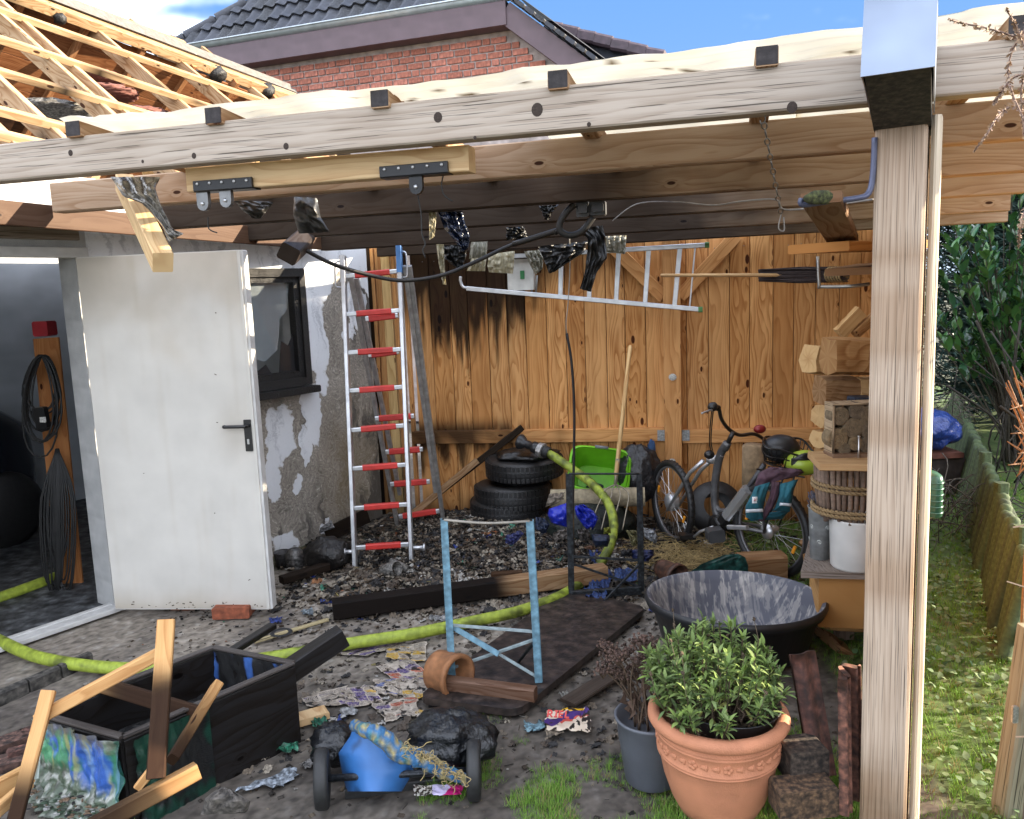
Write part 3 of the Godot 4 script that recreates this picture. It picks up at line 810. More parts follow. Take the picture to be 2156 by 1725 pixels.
# ---------------------------------------------------------------- plank wall at the back
func plank_wall():
	var th = thing("plank_wall", "orange-brown upright plank wall with a scorched upper left corner", "wall", ws(0, 0))
	var bs = Basis(wD, Vector3.UP, wN)
	var o = wO; var dr = wD
	var n2 = FastNoiseLite.new(); n2.seed = 14; n2.frequency = 1.0; n2.fractal_octaves = 3
	var soot = func(p):
		var s = (p - o).dot(dr); var y = p.y
		var a = n2.get_noise_2d(s * 7, y * 1.1)
		var drip = n2.get_noise_2d(s * 16, 3.0)
		var pk = floor((s + 1.66) / .158)
		var fine = n2.get_noise_2d(s * 70, y * 1.3 + pk * 3)
		var edge = 1.60 + .16 * sin(pk * 4.7) + .30 * fine - .30 * exp(-pow((s + 1.16) / .13, 2)) + .14 * a + .16 * drip + .42 * smoothstep(-1.0, -.5, s)
		var f = smoothstep(edge - .20, edge + .14, y) * smoothstep(-.1, -.5, s) * .97
		f = maxf(f, smoothstep(1.85, 2.2, y + a * .2) * smoothstep(.5, -.3, s) * .9)
		f = maxf(f, smoothstep(-.35, -1.0, s + a * .6) * smoothstep(.86, .72, y) * smoothstep(.40, .62, y + a * .35) * .9)
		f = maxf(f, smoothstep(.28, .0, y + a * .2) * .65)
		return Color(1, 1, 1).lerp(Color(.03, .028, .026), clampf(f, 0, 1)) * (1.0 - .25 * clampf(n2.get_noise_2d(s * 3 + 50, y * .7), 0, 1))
	var nb = B.new(); nb.lathe([Vector2(0, .0015), Vector2(.003, .0012), Vector2(.004, 0)], 6, Transform3D(Basis(V3(1, 0, 0), V3(0, 0, 1), V3(0, -1, 0)), Vector3())); var nail = commit(nb); var nm = M("nail_head", L(.2, .19, .18), .5, .6, "")
	var s = -1.66; var k = 0
	while s < 2.0:
		var w = .158 + .012 * sin(k * 2.3)
		var b = wb(); b.cf = soot
		var c = ws(s + w / 2, 0, rf(-.004, .004))
		b.beam(c + V3(0, -.05, 0), c + V3(0, 2.32, 0), w - .004, .022, wN, .003, 34)
		if s < .1:      # scorched boards get a finely divided face
			b.guv = Vector2((w - .01) / .3, 2.37 / 1.8); b.sm(false); var s0 = s + .005; var fw = w - .014; var off = (c - ws(s + w / 2, 0)).dot(wN) + .0125
			b.grid(func(u, v): return ws(s0 + fw * u, -.05 + 2.37 * v, off), 7, 90)
		ob("plank", b, W("plank%d_%d" % [(k * 3 + k / 5) % 4, 1 if k % 3 else 0], L([.62, .52, .68, .57][(k * 3 + k / 5) % 4], [.33, .25, .36, .285][(k * 3 + k / 5) % 4], [.128, .085, .137, .10][(k * 3 + k / 5) % 4]), 1 if k % 3 else 0), th)
		for y in [.66, .71, 2.12]:
			inst("nail", nail, nm, Transform3D(bs, ws(s + w * (.3 if k % 2 else .7), y + rf(-.01, .01), .0125)), th)
		s += w; k += 1
	var bk = B.new(); bk.box(Transform3D(bs, ws(.16, 1.1, -.03)), V3(3.6, 2.3, .02)); ob("added_backing", bk, M("added_backing", L(.06, .04, .025), .9), th)  # unseen dark board added to stop daylight between the planks
	var pm = W("wall_post", L(.58, .30, .115), 0)
	# posts, rails, braces
	for q in [[.44, .13], [1.95, .1]]:
		var b = wb(); b.cf = soot; b.beam(ws(q[0], 0, .075), ws(q[0], 2.2, .075), q[1], .11, wN, .005, 20); ob("post", b, pm, th)
	for q in [[-1.7, .37], [.51, 1.9]]:
		var b = wb(); b.cf = soot; b.beam(ws(q[0], .672, .045), ws(q[1], .69, .045), .06, .105, Vector3.UP, .004, 20); ob("rail", b, pm, th)
	for q in [[.5, 1.76, .92, 2.2], [.38, 1.76, -.04, 2.2]]:
		var b = wb(); b.beam(ws(q[0], q[1], .05), ws(q[2], q[3], .05), .05, .1, Vector3.UP, .004); ob("brace", b, pm, th)
	var galv = M("galvanised", L(.45, .46, .45), .45, .7, "mot", 12.0)
	for q in [.352, .53]:
		var b = B.new(); b.box(Transform3D(bs, ws(q, .685, .079)), V3(.07, .085, .005), .001); ob("bracket", b, galv, th)
	for p in [Q(6, 52, 822), Q(6, 48, 1330)]:
		var b = B.new(); b.sm(true); var c = KW(p, .14)
		b.lathe([Vector2(0, .012), Vector2(.02, .006), Vector2(.034, 0)], 10, Transform3D(Basis(wD * .9, wN * .6, Vector3.UP * .8), c)); ob("torn_label", b, M("paper_white", L(.7, .68, .62), .8, 0, "mot", 20.0), th)
	# left gap: scorched and orange uprights, the pale one coloured brighter as sunlit
	for q in [[772, .09, 0.03], [789, .07, .04], [800, .03, .9], [812, .05, .75], [827, .075, 1.25], [843, .03, .9]]:
		var c = KW(Vector2(q[0], 800), .02); c.y = 0
		var b = wb(); b.cf = func(p): return Color(1, 1, 1) * q[2] * lerpf(1, .3, smoothstep(.9, .2, p.y))
		b.beam(c, c + V3(0, 2.25, 0), q[1], .05, wN, .004, 14); ob("upright", b, pm if q[0] != 827 else W("sunlit_pale_upright", L(.62, .44, .20), 0), th)
	var c0 = KW(Vector2(865, 800), .03); c0.y = 0
	var b = wb(); b.cf = soot; b.beam(c0, c0 + V3(0, 2.25, 0), .03, .05, wN, .003, 14)
	ob("upright", b, pm, th)

# ---------------------------------------------------------------- carport
func carport():
	var th = thing("carport", "timber carport with grey front beam, zinc-capped post and melted roof sheets", "carport", g(1865, 1790))
	var grey = W("weathered_beam", L(.39, .33, .27), 2, .8, .8); var brown = W("brown_beam", L(.35, .25, .17), 0); var post_m = W("weathered_post", L(.45, .355, .27), 2, .8, .8)
	var o = cO; var dr = cD; var bk = cB
	var n2 = FastNoiseLite.new(); n2.seed = 24; n2.frequency = 1.0; n2.fractal_octaves = 3
	var burn = func(p):
		var q = p - o; var s = q.dot(dr); var w = q.dot(bk)
		var a = n2.get_noise_3d(p.x * 1.6, p.y * 5, p.z * 1.6)
		var f = smoothstep(.75, -.35, s + .5 * a - .34 * (w - 1.4) ) * smoothstep(.95, 1.4, w + .12 * a)
		return Color(1, 1, 1).lerp(Color(.045, .04, .04), f * .95)
	var ends = [[-3.75, 1.75], [-3.1, 1.55], [-3.2, 1.62], [-2.95, 1.72], [-2.7, 1.85], [-2.5, 2.0]]
	for k in 6:
		var w = [.0, .70, 1.42, 2.08, 2.78, 3.34][k]
		var b = wb(); b.cf = burn
		b.beam(cp(ends[k][0], w, 2.458), cp(ends[k][1], w, 2.458), .085, .146, Vector3.UP, .006, 40)
		ob("beam", b, grey if k == 0 else brown, th)
	for q in [[148, 322, .011], [408, 328, .010], [602, 308, .011], [922, 247, .016], [1131, 231, .020], [300, 340, .006], [1000, 290, .006], [1668, 226, .016], [1240, 262, .007]]:
		var kp = PP(Vector2(q[0], q[1]), o - bk * .0432, bk)
		var kb = B.new(); kb.sm(true); kb.lathe([Vector2(0, .0012), Vector2(q[2] * .6, .001), Vector2(q[2], 0)], 14, Transform3D(Basis(dr, -bk, Vector3.UP * 1.15), kp))
		ob("knot", kb, M("knot", L(.055, .036, .026), .9, 0, "mot", 30.0), th)
	# rafters over the beams
	var rm = W("rafter_grey", L(.34, .22, .13), 1)
	var i = 0
	for px in [[155, 285], [450, 258], [800, 222], [1175, 182], [1615, 122], [2150, 60]]:
		var p = PP(Vector2(px[0], px[1]), o - bk * .06, bk)
		var s = (p - o).dot(dr)
		var back = 3.4
		var b = wb(); b.cf = burn
		b.beam(cp(s, -.06, 2.563), cp(s, back, 2.563), .070, .060, Vector3.UP, .004, 20)
		var r = ob("rafter", b, rm, th)
		b = B.new(); b.box(Transform3D(Basis(dr, Vector3.UP, -bk), cp(s, -.0615, 2.565)), V3(.066, .056, .003), .001)
		ob("rafter_end", b, M("dark_end", L(.05, .042, .042), .9, 0, "mot", 9.0, "nf"), r)
		i += 1
	# roof sheets
	var sh = StandardMaterial3D.new(); sh.resource_name = "roof_plastic"
	sh.albedo_color = L(.80, .79, .745); sh.albedo_texture = T.soft; sh.uv1_triplanar = true; sh.uv1_scale = Vector3.ONE * .8
	sh.roughness = .35; sh.backlight_enabled = true; sh.backlight = L(.60, .585, .53); sh.cull_mode = BaseMaterial3D.CULL_DISABLED; sh.vertex_color_use_as_albedo = true
	mats.sheet = sh
	var sx = [[-2.35, 1.95, -.07, .44, .6, .0], [-.58, .52, .40, 1.5, .5, .012], [.5, 1.95, .41, 3.6, .25, .012]]
	var cf = func(p):
		var a = n2.get_noise_3d(p.x * 9, p.y * 9, p.z * 9); var c = n2.get_noise_3d(p.x * 1.4, 3, p.z * 1.4)
		var q = Color(1, 1, 1).lerp(Color(1, .95, .84), smoothstep(0, .4, c) * .4)
		q *= 1.0 - .12 * smoothstep(.0, .5, n2.get_noise_2d((p - o).dot(dr) * 1.2, (p - o).dot(bk) * 26))
		q = q.lerp(Color(.12, .08, .04), smoothstep(.50, .56, a + c * .2) * smoothstep(.75, .5, (p - o).dot(bk)))
		return q
	for q in sx:
		var b = B.new(); b.sm(true); b.cf = cf
		b.grid(func(u, v):
			var s = lerpf(q[0], q[1], u)
			var w = lerpf(q[2], q[3], v)
			if v > .99 and q[3] < 3: w += n2.get_noise_2d(s * 6, 8) * .25
			var sag = n2.get_noise_2d(s * 1.7, w * .8 + q[0]) * .05 * q[4] - q[4] * .01
			if v < .01: w += n2.get_noise_2d(s * 2.2, 2) * .05
			return cp(s, w, 2.614 + sin(w * TAU / .076) * .006 + sag + q[5]), int((q[1] - q[0]) * 30), int((q[3] - q[2]) * 72))
		ob("roof_sheet", b, sh, th)
	# right edge strip
	var b = B.new(); b.beam(cp(1.55, .2, 2.58), cp(2.05, 3.5, 2.58), .03, .05); ob("edge_strip", b, M("white_strip", L(.6, .6, .58), .5), th)
	# post
	var pf = d(1896, 300, 2.42)
	b = wb(); b.us = 1.0 / .16
	var px = d(1896, 1010, 2.42)
	dr = V3(.866, 0, .5); bk = V3(.5, 0, -.866)
	var pc = V3(pf.x, 0, pf.z) + bk * .075
	pc = V3(pf.x, 0, pf.z) + bk * .068
	b.cf = func(p):
		var k = n2.get_noise_3d(p.x * 9, p.y * 2.0, p.z * 9)
		var q = Color(1, 1, 1).lerp(Color(.50, .43, .36), smoothstep(.42, .15, p.y + .12 * k)).lerp(Color(.62, .5, .38), smoothstep(.10, .45, n2.get_noise_2d(p.y * 2.6, 5)) * .55)
		return q.lerp(Color(.55, .48, .42), smoothstep(2.05, 2.27, p.y + .08 * k) * .7)
	b.beam(pc + V3(0, -.05, 0), pc + V3(0, 2.3, 0), .136, .136, -bk, .008, 60)
	b.cf = null
	ob("post", b, post_m, th)
	b = wb(); b.beam(pc + dr * .088 + bk * .02 + V3(0, -.05, 0), pc + dr * .088 + bk * .02 + V3(0, 2.3, 0), .026, .09, -bk, .010, 20)
	ob("side_post", b, W("pale_post", L(.55, .47, .36), 2), th)
	# added plank screen, post to plank wall, hidden from view, blocks the low sun
	var sw0 = V3(1.29, 0, -2.66); var sw1 = V3(2.80, 0, -6.1); var sd = (sw1 - sw0).normalized(); var sn = V3(-sd.z, 0, sd.x)
	for k in 23:
		b = wb(); var c = sw0 + sd * (.08 + k * .162) + sn * .01
		b.beam(c, c + V3(0, 2.28 - .012 * k, 0), .156, .022, sn, .003, 4); ob("sun_block_plank", b, W("sun_block_wood", L(.42, .24, .11), 1), th)
	# cross beam on the post, nose under a zinc cap
	var base = pc + V3(0, 0, 0)
	var prof = [Vector2(-.075, 2.27), Vector2(-.43, 2.345), Vector2(-.36, 2.545), Vector2(.16, 2.545), Vector2(.16, 2.27)]
	bk = V3(.46, 0, -.888).normalized()
	var ax = Transform3D(Basis(bk, Vector3.UP, bk.cross(Vector3.UP)), base)
	b = B.new(); b.prism(prof, ax, .148)
	ob("cross_beam", b, M("dark_oak", L(.085, .065, .05), .85, 0, "blot", 5.0, "nf", .5), th)
	var zp = [Vector2(-.436, 2.342), Vector2(-.366, 2.55), Vector2(.17, 2.55), Vector2(.17, 2.556), Vector2(-.372, 2.556), Vector2(-.443, 2.342)]
	b = B.new(); b.prism(zp, ax, .165)
	for sgn in [-1, 1]:
		b.prism([Vector2(-.44, 2.345), Vector2(-.36, 2.55), Vector2(.16, 2.55), Vector2(.16, 2.46), Vector2(-.05, 2.30), Vector2(-.34, 2.34)], Transform3D(ax.basis, base + ax.basis.z * (.080 * sgn)), .003)
	ob("zinc_cap", b, M("zinc", L(.33, .37, .43), .3, .85, "soft", 1.5), th)

# ---------------------------------------------------------------- shared shapes
# a sheet hung between two sighted edges (lists of pixels), at depth z, with folds and a bulge
func drape(n, le, ri, z, amp = .01, corr = 0.0, bulge = 0.0, sd = 0, nu = 12, nv = 14, dz = 0.0):
	var lp = []; var rp = []
	for p in le: lp.append(Q(n, p[0], p[1]))
	for p in ri: rp.append(Q(n, p[0], p[1]))
	var at = func(l, t):
		var f = t * (l.size() - 1); var i = mini(int(f), l.size() - 2)
		return l[i].lerp(l[i + 1], f - i)
	var b = B.new(); b.sm(true)
	b.grid(func(u, v):
		var p = at.call(lp, v).lerp(at.call(rp, v), u)
		var k = amp * nz.get_noise_2d(u * 5 + sd * 7.1, v * 5 + sd) * 2 + corr * sin(u * TAU * 4) - bulge * sqrt(maxf(0, 1 - pow(2 * u - 1, 4))) * sqrt(maxf(0, sin(PI * clampf(v, 0.02, .98))))
		p += Vector2(nz.get_noise_2d(u * 4 + sd, v * 4), nz.get_noise_2d(u * 4, v * 4 + sd)) * amp * 250 / z
		return D(p, z + dz * v + k), nu, nv)
	return b
# a split log: uneven polygon, rough along its length
func split_log(b, a, c, w, h):
	var ax = (c - a).normalized(); var side = ax.cross(Vector3.UP).normalized(); var up = side.cross(ax)
	var n = 9; var ang = []; var rad = []
	for i in n:
		var t = TAU * i / n + rf(-.18, .18)
		ang.append(t); rad.append(rf(.86, 1.12) / maxf(absf(cos(t)), absf(sin(t))) * .5 * rf(.9, 1.0))
	var rings = []
	for k in 6:
		var r = []
		for i in n: r.append(a.lerp(c, k / 5.0 + (rf(-.02, .02) if k % 5 == 0 else 0.0)) + (side * cos(ang[i]) * w + up * sin(ang[i]) * h) * rad[i] * rf(.96, 1.05))
		rings.append(r)
	var ln = a.distance_to(c)
	for k in 5:
		for i in n:
			var j = (i + 1) % n
			b.quad(rings[k][i], rings[k][j], rings[k + 1][j], rings[k + 1][i], Vector2(i * .12, ln * k / 5 * b.vs), Vector2(i * .12 + .12, ln * k / 5 * b.vs), Vector2(i * .12 + .12, ln * (k + 1) / 5 * b.vs), Vector2(i * .12, ln * (k + 1) / 5 * b.vs))
	for i in n:
		var j = (i + 1) % n
		b.tri(a, rings[0][j], rings[0][i], Vector2(.5, .5), Vector2(.52, .5), Vector2(.5, .52)); b.tri(c, rings[5][i], rings[5][j], Vector2(.5, .5), Vector2(.52, .5), Vector2(.5, .52))

# a crumpled sheet of paper or rag lying on the ground: corners in pixels
func scrap(n, c, amp = .012, sd = 0, lift = .012, nu = 8, nv = 8):
	var q = []
	for p in c: q.append(G(Q(n, p[0], p[1])))
	var b = B.new(); b.sm(true)
	b.grid(func(u, v):
		var p = q[0].lerp(q[1], u).lerp(q[3].lerp(q[2], u), v)
		p.x += nz.get_noise_2d(u * 3 + sd, v * 3) * .03; p.z += nz.get_noise_2d(u * 3, v * 3 + sd) * .03
		p.y = gh(p.x, p.z) + lift + absf(nz.get_noise_2d(u * 4 + sd * 3.3, v * 4)) * amp * 3
		return p, nu, nv)
	return b
func print_mat(key, sd, pal, blocks = 26, text = ""):
	if mats.has(key): return mats[key]
	var r = RandomNumberGenerator.new(); r.seed = sd
	var im = Image.create(256, 256, false, Image.FORMAT_RGB8); im.fill(pal[0])
	var ink = Color(.2, .19, .2)
	for cx in 3:                       # three columns: pictures, headings and lines of print
		var y = 6 + r.randi() % 10
		while y < 250:
			var x = 6 + cx * 84
			var t = r.randf()
			if t < .45:
				var hh = 24 + r.randi() % 40; var c = pal[1 + r.randi() % (pal.size() - 1)]
				for yy in mini(hh, 255 - y):
					for xx in 76: im.set_pixel(x + xx, y + yy, c.lerp(pal[0], clampf(.35 + nz.get_noise_2d(xx * .06 + sd * 3 + cx, yy * .07 + y) * 1.3, 0, 1)))
				y += hh + 5
			elif t < .6:
				im.fill_rect(Rect2i(x, y, 30 + r.randi() % 40, 6), pal[1 + r.randi() % (pal.size() - 1)]); y += 11
			else:
				for k in 4:
					var xx = x
					while xx < x + 70:
						var wd = 4 + r.randi() % 11; im.fill_rect(Rect2i(xx, y, wd, 2), ink); xx += wd + 3
					y += 5
				y += 4
	for x in 256:
		for y in 256:
			var k = nz.get_noise_2d(x * .016 + sd, y * .016) + .3 * nz.get_noise_2d(x * .07 + sd, y * .07)
			var c = im.get_pixel(x, y) * (1.0 - .3 * clampf(nz.get_noise_2d(x * .03 + sd + 40, y * .03) + .3, 0, 1))
			c = c.lerp(Color(.22, .17, .12), smoothstep(.2, .34, k)).lerp(Color(.05, .045, .04), smoothstep(.3, .42, k))
			im.set_pixel(x, y, c)
	var m = StandardMaterial3D.new(); m.resource_name = key; m.albedo_texture = ImageTexture.create_from_image(im)
	m.albedo_color = Color(.78, .76, .73); m.roughness = .6; m.cull_mode = BaseMaterial3D.CULL_DISABLED
	mats[key] = m
	return m

# ---------------------------------------------------------------- garden on the right
func leaf_mesh(l, w, fold = .25):
	var b = B.new(); b.sm(true)
	b.grid(func(u, v):
		var s = (u - .5) * 2; var ww = w * sin(PI * clampf(pow(v, .8), .02, .99)) * .5
		return Vector3(s * ww, absf(s) * ww * fold + l * .12 * sin(v * 2.4), v * l), 2, 4)
	return commit(b)
func conifer(at, h, r, sd, label, n = 2600):
	var th = thing("conifer", label, "tree", at, "conifers behind the fence")
	var b = B.new(); b.sm(true); b.tube([at, at + V3(0, h * .5, 0), at + V3(0, h, 0)], [.09, .06, .01]); ob("trunk", b, M("bark", L(.06, .045, .035), .9, 0, "blot", 4.0), th)
	var sp = B.new()
	for k in 9:
		var t = k / 8.0; var s = -1 if k % 2 else 1
		var a = V3(0, 0, t * .24); var e = a + V3(s * .075 * (1.1 - t), -.012, .07)
		sp.tri(a + V3(0, 0, -.012), a + V3(0, .004, .012), e)
		sp.tri(a + V3(-.004, 0, 0), a + V3(.004, 0, 0), a + V3(0, -.01, .09))
	var mesh = commit(sp)
	var r2 = RandomNumberGenerator.new(); r2.seed = sd
	var xs = []; var cs = []
	for i in n:
		var t = pow(r2.randf(), .8); var a = r2.randf() * TAU
		var y = .1 + (h - .1) * t
		var lump = .75 + .35 * nz.get_noise_3d(cos(a) * 2 + sd, y * 1.6, sin(a) * 2)
		var rr = r * (1 - t * t * .75) * lump * sqrt(r2.randf_range(.35, 1))
		var p = at + V3(cos(a) * rr, y, sin(a) * rr)
		var dir = V3(cos(a), r2.randf_range(-.5, .35), sin(a)) + V3(r2.randf() - .5, 0, r2.randf() - .5) * .8
		var xf = look(p, dir); xf.basis = xf.basis * Basis(Vector3(0, 0, 1), r2.randf_range(-.6, .6)) * r2.randf_range(1.2, 2.3)
		xs.append(xf)
		cs.append(Color(.030, .060, .048).lerp(Color(.055, .095, .075), r2.randf() * (.4 + .6 * lump)))
	multi("crown", mesh, M("needles", Color(1, 1, 1), .55, 0, "", 1), xs, cs, th)
func garden():
	conifer(V3(5.4, -.02, -11.0), 4.6, 1.35, 1, "dark blue-green conifer behind the blue tarpaulin, left of the laurel", 5200)
	conifer(V3(7.3, -.02, -10.4), 4.3, 1.5, 2, "dark conifer behind the laurel bush at the right edge", 4200)
	conifer(V3(3.7, -.02, -12.2), 4.2, 1.2, 3, "farthest dark conifer, half hidden by the carport post", 3200)
	var k = 0
	for p in [[6.9, -8.3], [6.6, -6.5]]:
		conifer(V3(p[0], -.02, p[1]), 4.5 + .2 * (k % 2), 1.25, 20 + k, "conifer of the hedge beyond the fence, %s" % ["right of the laurel at the frame edge", "nearest one outside the frame"][k], 4200)
		k += 1
	# laurel
	var at = d(2140, 900, 7.9); at.y = 0
	var th = thing("laurel_bush", "glossy green laurel bush rising behind the picket fence", "bush", at)
	var lm = leaf_mesh(.17, .062)
	var lmat = M("laurel_leaf", Color(1, 1, 1), .22, 0, "", 1); lmat.backlight_enabled = true; lmat.backlight = L(.03, .06, .01)
	var br = B.new(); br.sm(true); br.col = Color(.06, .05, .03)
	var xs = []; var cs = []; var singles = 0
	var tints = []
	for c in [[.035, .095, .03], [.05, .13, .035], [.028, .075, .035], [.075, .15, .04]]: tints.append(c)
	var lms = []
	for c in tints:
		var m = StandardMaterial3D.new(); m.resource_name = "laurel%d" % lms.size(); m.albedo_color = L(c[0], c[1], c[2]); m.roughness = .22; m.cull_mode = BaseMaterial3D.CULL_DISABLED; m.backlight_enabled = true; m.backlight = L(.03, .06, .01); lms.append(m)
	var top = d(2090, 430, 7.6)
	for s in 58:
		var a = rf(0, TAU); var el = rf(.15, 1.0)
		var e = at + V3(cos(a) * rf(.15, .85) - .12, .45 + 2.6 * pow(el, .9), sin(a) * rf(.2, .7))
		if s < 6: e = top + V3(rf(-.35, .5), rf(-.6, .05), rf(-.2, .2))
		var pts = spl([at + V3(rf(-.1, .1), 0, rf(-.1, .1)), at.lerp(e, .45) + V3(rf(-.1, .1), .15, rf(-.1, .1)), e], 5)
		br.tube(pts, [.014, .012, .011, .010, .009, .008, .007, .006, .005, .004, .003], 5)
		for q in 24:
			var t = rf(.45, 1.0) * 10; var i = mini(int(t), 9)
			var p = pts[i].lerp(pts[i + 1], t - i)
			var dir = (pts[i + 1] - pts[i]).normalized() * .5 + V3(rf(-1, 1), rf(-.3, .9), rf(-1, 1))
			var xf = look(p, dir); xf.basis = xf.basis * rf(.75, 1.25)
			var c = tints[rng.randi() % 4]
			if singles < 260 and p.z > at.z - .1:
				inst("leaf", lm, lms[rng.randi() % 4], xf, th); singles += 1
			else: xs.append(xf); cs.append(Color(c[0], c[1], c[2]))
	multi("leaves", lm, lmat, xs, cs, th)
	ob("branches", br, M("branch", Color(1, 1, 1), .8, 0, "mot", 6.0), th)
	# dark shrub base and cherry stems behind the fence
	var bb = B.new(); bb.sm(true)
	for i in 34:
		var p = V3(rf(3.9, 6.2), 0, 0); p.z = -5.6 - (p.x - 3.9) * 1.5 - rf(.2, 1.2)
		bb.tube(spl([p, p + V3(rf(-.3, .3), rf(.3, .6), rf(-.2, .2)), p + V3(rf(-.7, .7), rf(.7, 1.5), rf(-.4, .4))], 4), rf(.004, .012), 5)
	lone("bare_shrub", bb, M("bare_twig", L(.05, .042, .032), .9, 0, "mot", 8.0), "tangle of bare brown stems under the laurel behind the fence", "shrub")
	# picket fence
	var f0 = V3(5.25, 0, -9.6); var f1 = V3(2.42, 0, -3.66); var fd = (f1 - f0).normalized()
	th = thing("picket_fence", "low mossy half-log picket fence running back along the grass", "fence", f1)
	var ml = M("mossy_picket", L(.085, .125, .05), .85, 0, "mot", 7.0, "nf", .8)
	var md = M("mossy_picket_dark", L(.06, .085, .04), .85, 0, "mot", 7.0, "nf", .8)
	var pk = B.new(); pk.sm(true)
	pk.lathe([Vector2(0, .5), Vector2(.02, .498), Vector2(.034, .485), Vector2(.036, .46), Vector2(.037, 0)], 9, Transform3D.IDENTITY)
	var pm = commit(pk)
	var n = int(f0.distance_to(f1) / .088)
	var pn = V3(fd.z, 0, -fd.x)
	for i in n:
		var p = f0 + fd * (i * .088)
		var lean = V3(-.16, 0, .05) + V3(rf(-.02, .02), 0, rf(-.02, .02))
		var base = p + lean * .9
		var xf = along(base, p + V3(0, .545, 0) - base); xf.basis = xf.basis * Basis().scaled(V3(1, rf(.96, 1.05), 1))
		inst("picket", pm, ml if i % 3 else md, xf, th)
	for y in [.13, .40]:
		var b = wb(); b.beam(f0 + V3(.03 - .12 * (.5 - y) * 2, y, .03), f1 + V3(.03 - .12 * (.5 - y) * 2, y, .03), .04, .06); ob("rail", b, md, th)
	for q in [[2075, 965, 5.9], [2108, 1040, 5.0], [2152, 1160, 4.1]]:
		var p = d(q[0], q[1], q[2]); p.y = 0
		var b = wb(); b.beam(p, p + V3(0, .55, 0), .07, .07, V3(0, 0, 1), .01); ob("post", b, ml, th)
	# near gate post at the right edge
	var p = d(2150, 1500, 2.62)
	var gp = thing("gate_post", "pale timber post standing at the right edge of the grass", "post", V3(p.x, 0, p.z))
	var b = wb(); b.beam(V3(p.x - .025, -.05, p.z), V3(p.x + .04, .66, p.z), .09, .09, V3(0, 0, 1), .008, 3); ob("timber", b, W("gate_wood", L(.22, .20, .14), 2), gp)
	b = B.new(); b.box(Transform3D(Basis(), V3(p.x - .05, .38, p.z + .046)), V3(.02, .06, .01)); ob("hinge", b, M("galvanised", L(.45, .46, .45), .45, .7), gp)
	# blue tarpaulin bundle on a box
	b = B.new(); b.sm(true); b.blob(d(1950, 900, 7.0), V3(.24, .17, .3), .5, .085, 5, 40, 24)
	lone("tarpaulin_bundle", b, M("blue_tarp", L(.02, .045, .20), .3, 0, "soft", 2.0, "nc", 2.2), "shiny blue tarpaulin bundle tied up beside the fence", "tarpaulin")
	var c = d(1975, 985, 6.9)
	th = thing("planter_box", "dark brown box with a reddish lid under the blue tarpaulin", "box", V3(c.x, 0, c.z))
	b = B.new(); b.box(Transform3D(Basis(), V3(c.x, c.y / 2 + .05, c.z - .1)), V3(.36, c.y + .1, .4), .01); ob("body", b, M("brown_box", L(.06, .045, .04), .6, 0, "mot", 4.0), th)
	b = B.new(); b.box(Transform3D(Basis(), V3(c.x - .02, c.y + .13, c.z - .08)), V3(.34, .045, .42), .008); ob("lid", b, M("red_lid", L(.20, .075, .05), .6), th)
	# brush heap
	b = B.new(); b.sm(true)
	var hc = g(2010, 1120)
	for i in 150:
		var a = hc + V3(rf(-.35, .3), rf(0, .25), rf(-.55, .4)); var dr = V3(rf(-1, 1), rf(-.25, .9), rf(-1, 1)) * rf(.1, .3)
		b.tube(spl([a, a + dr + V3(0, .04, 0), a + dr * 1.8 + V3(rf(-.1, .1), -.08, rf(-.1, .1))], 3), rf(.002, .0045), 4)
	lone("brush_heap", b, M("dry_stem", L(.20, .17, .13), .9, 0, "blot", 7.0), "heap of dry bramble stems on the grass before the box", "brushwood")
	b = B.new(); b.sm(true)
	for i in 90:
		var a = d(rf(1955, 2040), rf(835, 890), rf(7.4, 8.2)); var dr = V3(rf(-1, 1), rf(-.6, .6), rf(-1, 1)) * rf(.1, .25)
		b.tube([a, a + dr, a + dr * 1.6 + V3(0, -.05, 0)], .003, 4)
	lone("dead_brush", b, M("dry_stem2", L(.15, .125, .10), .9), "grey dead brush piled behind the blue tarpaulin", "brushwood")
	# green case hung on the side of the post
	c = d(1957, 1038, 2.66)
	th = thing("green_case", "dark green ribbed plastic case hanging behind the carport post", "case", c)
	b = B.new(); b.sm(true)
	var prof = [Vector2(0, .072), Vector2(.018, .072), Vector2(.026, .064), Vector2(.028, .05), Vector2(.028, -.068), Vector2(.024, -.074), Vector2(0, -.074)]
	b.lathe(prof, 20, Transform3D(Basis().scaled(V3(1.15, 1, 2.2)), c)); ob("body", b, M("green_plastic", L(.03, .10, .06), .3, 0, "soft", 4.0), th)
	for i in 6:
		b = B.new(); b.sm(true); b.lathe([Vector2(.0285, .003), Vector2(.0305, 0), Vector2(.0285, -.003)], 20, Transform3D(Basis().scaled(V3(1.15, 1, 2.2)), c + V3(0, .045 - i * .02, 0))); ob("rib", b, mats.green_plastic, th)
	# dried flower shrub leaning in at the top right
	var o = d(2215, 500, 1.75)
	th = thing("dry_shrub", "brown dried flower spikes of a shrub hanging in at the top right", "shrub", V3(o.x, 0, o.z))
	b = B.new(); b.sm(true); b.tube(spl([V3(o.x, 0, o.z), V3(o.x + .03, 1.1, o.z), d(2260, 250, 1.75)], 5), .012); ob("stem", b, M("shrub_stem", L(.13, .09, .06), .9), th)
	var brm = M("dry_bract", Color(1, 1, 1), .8, 0, "", 1); brm.backlight_enabled = true; brm.backlight = L(.12, .09, .06)
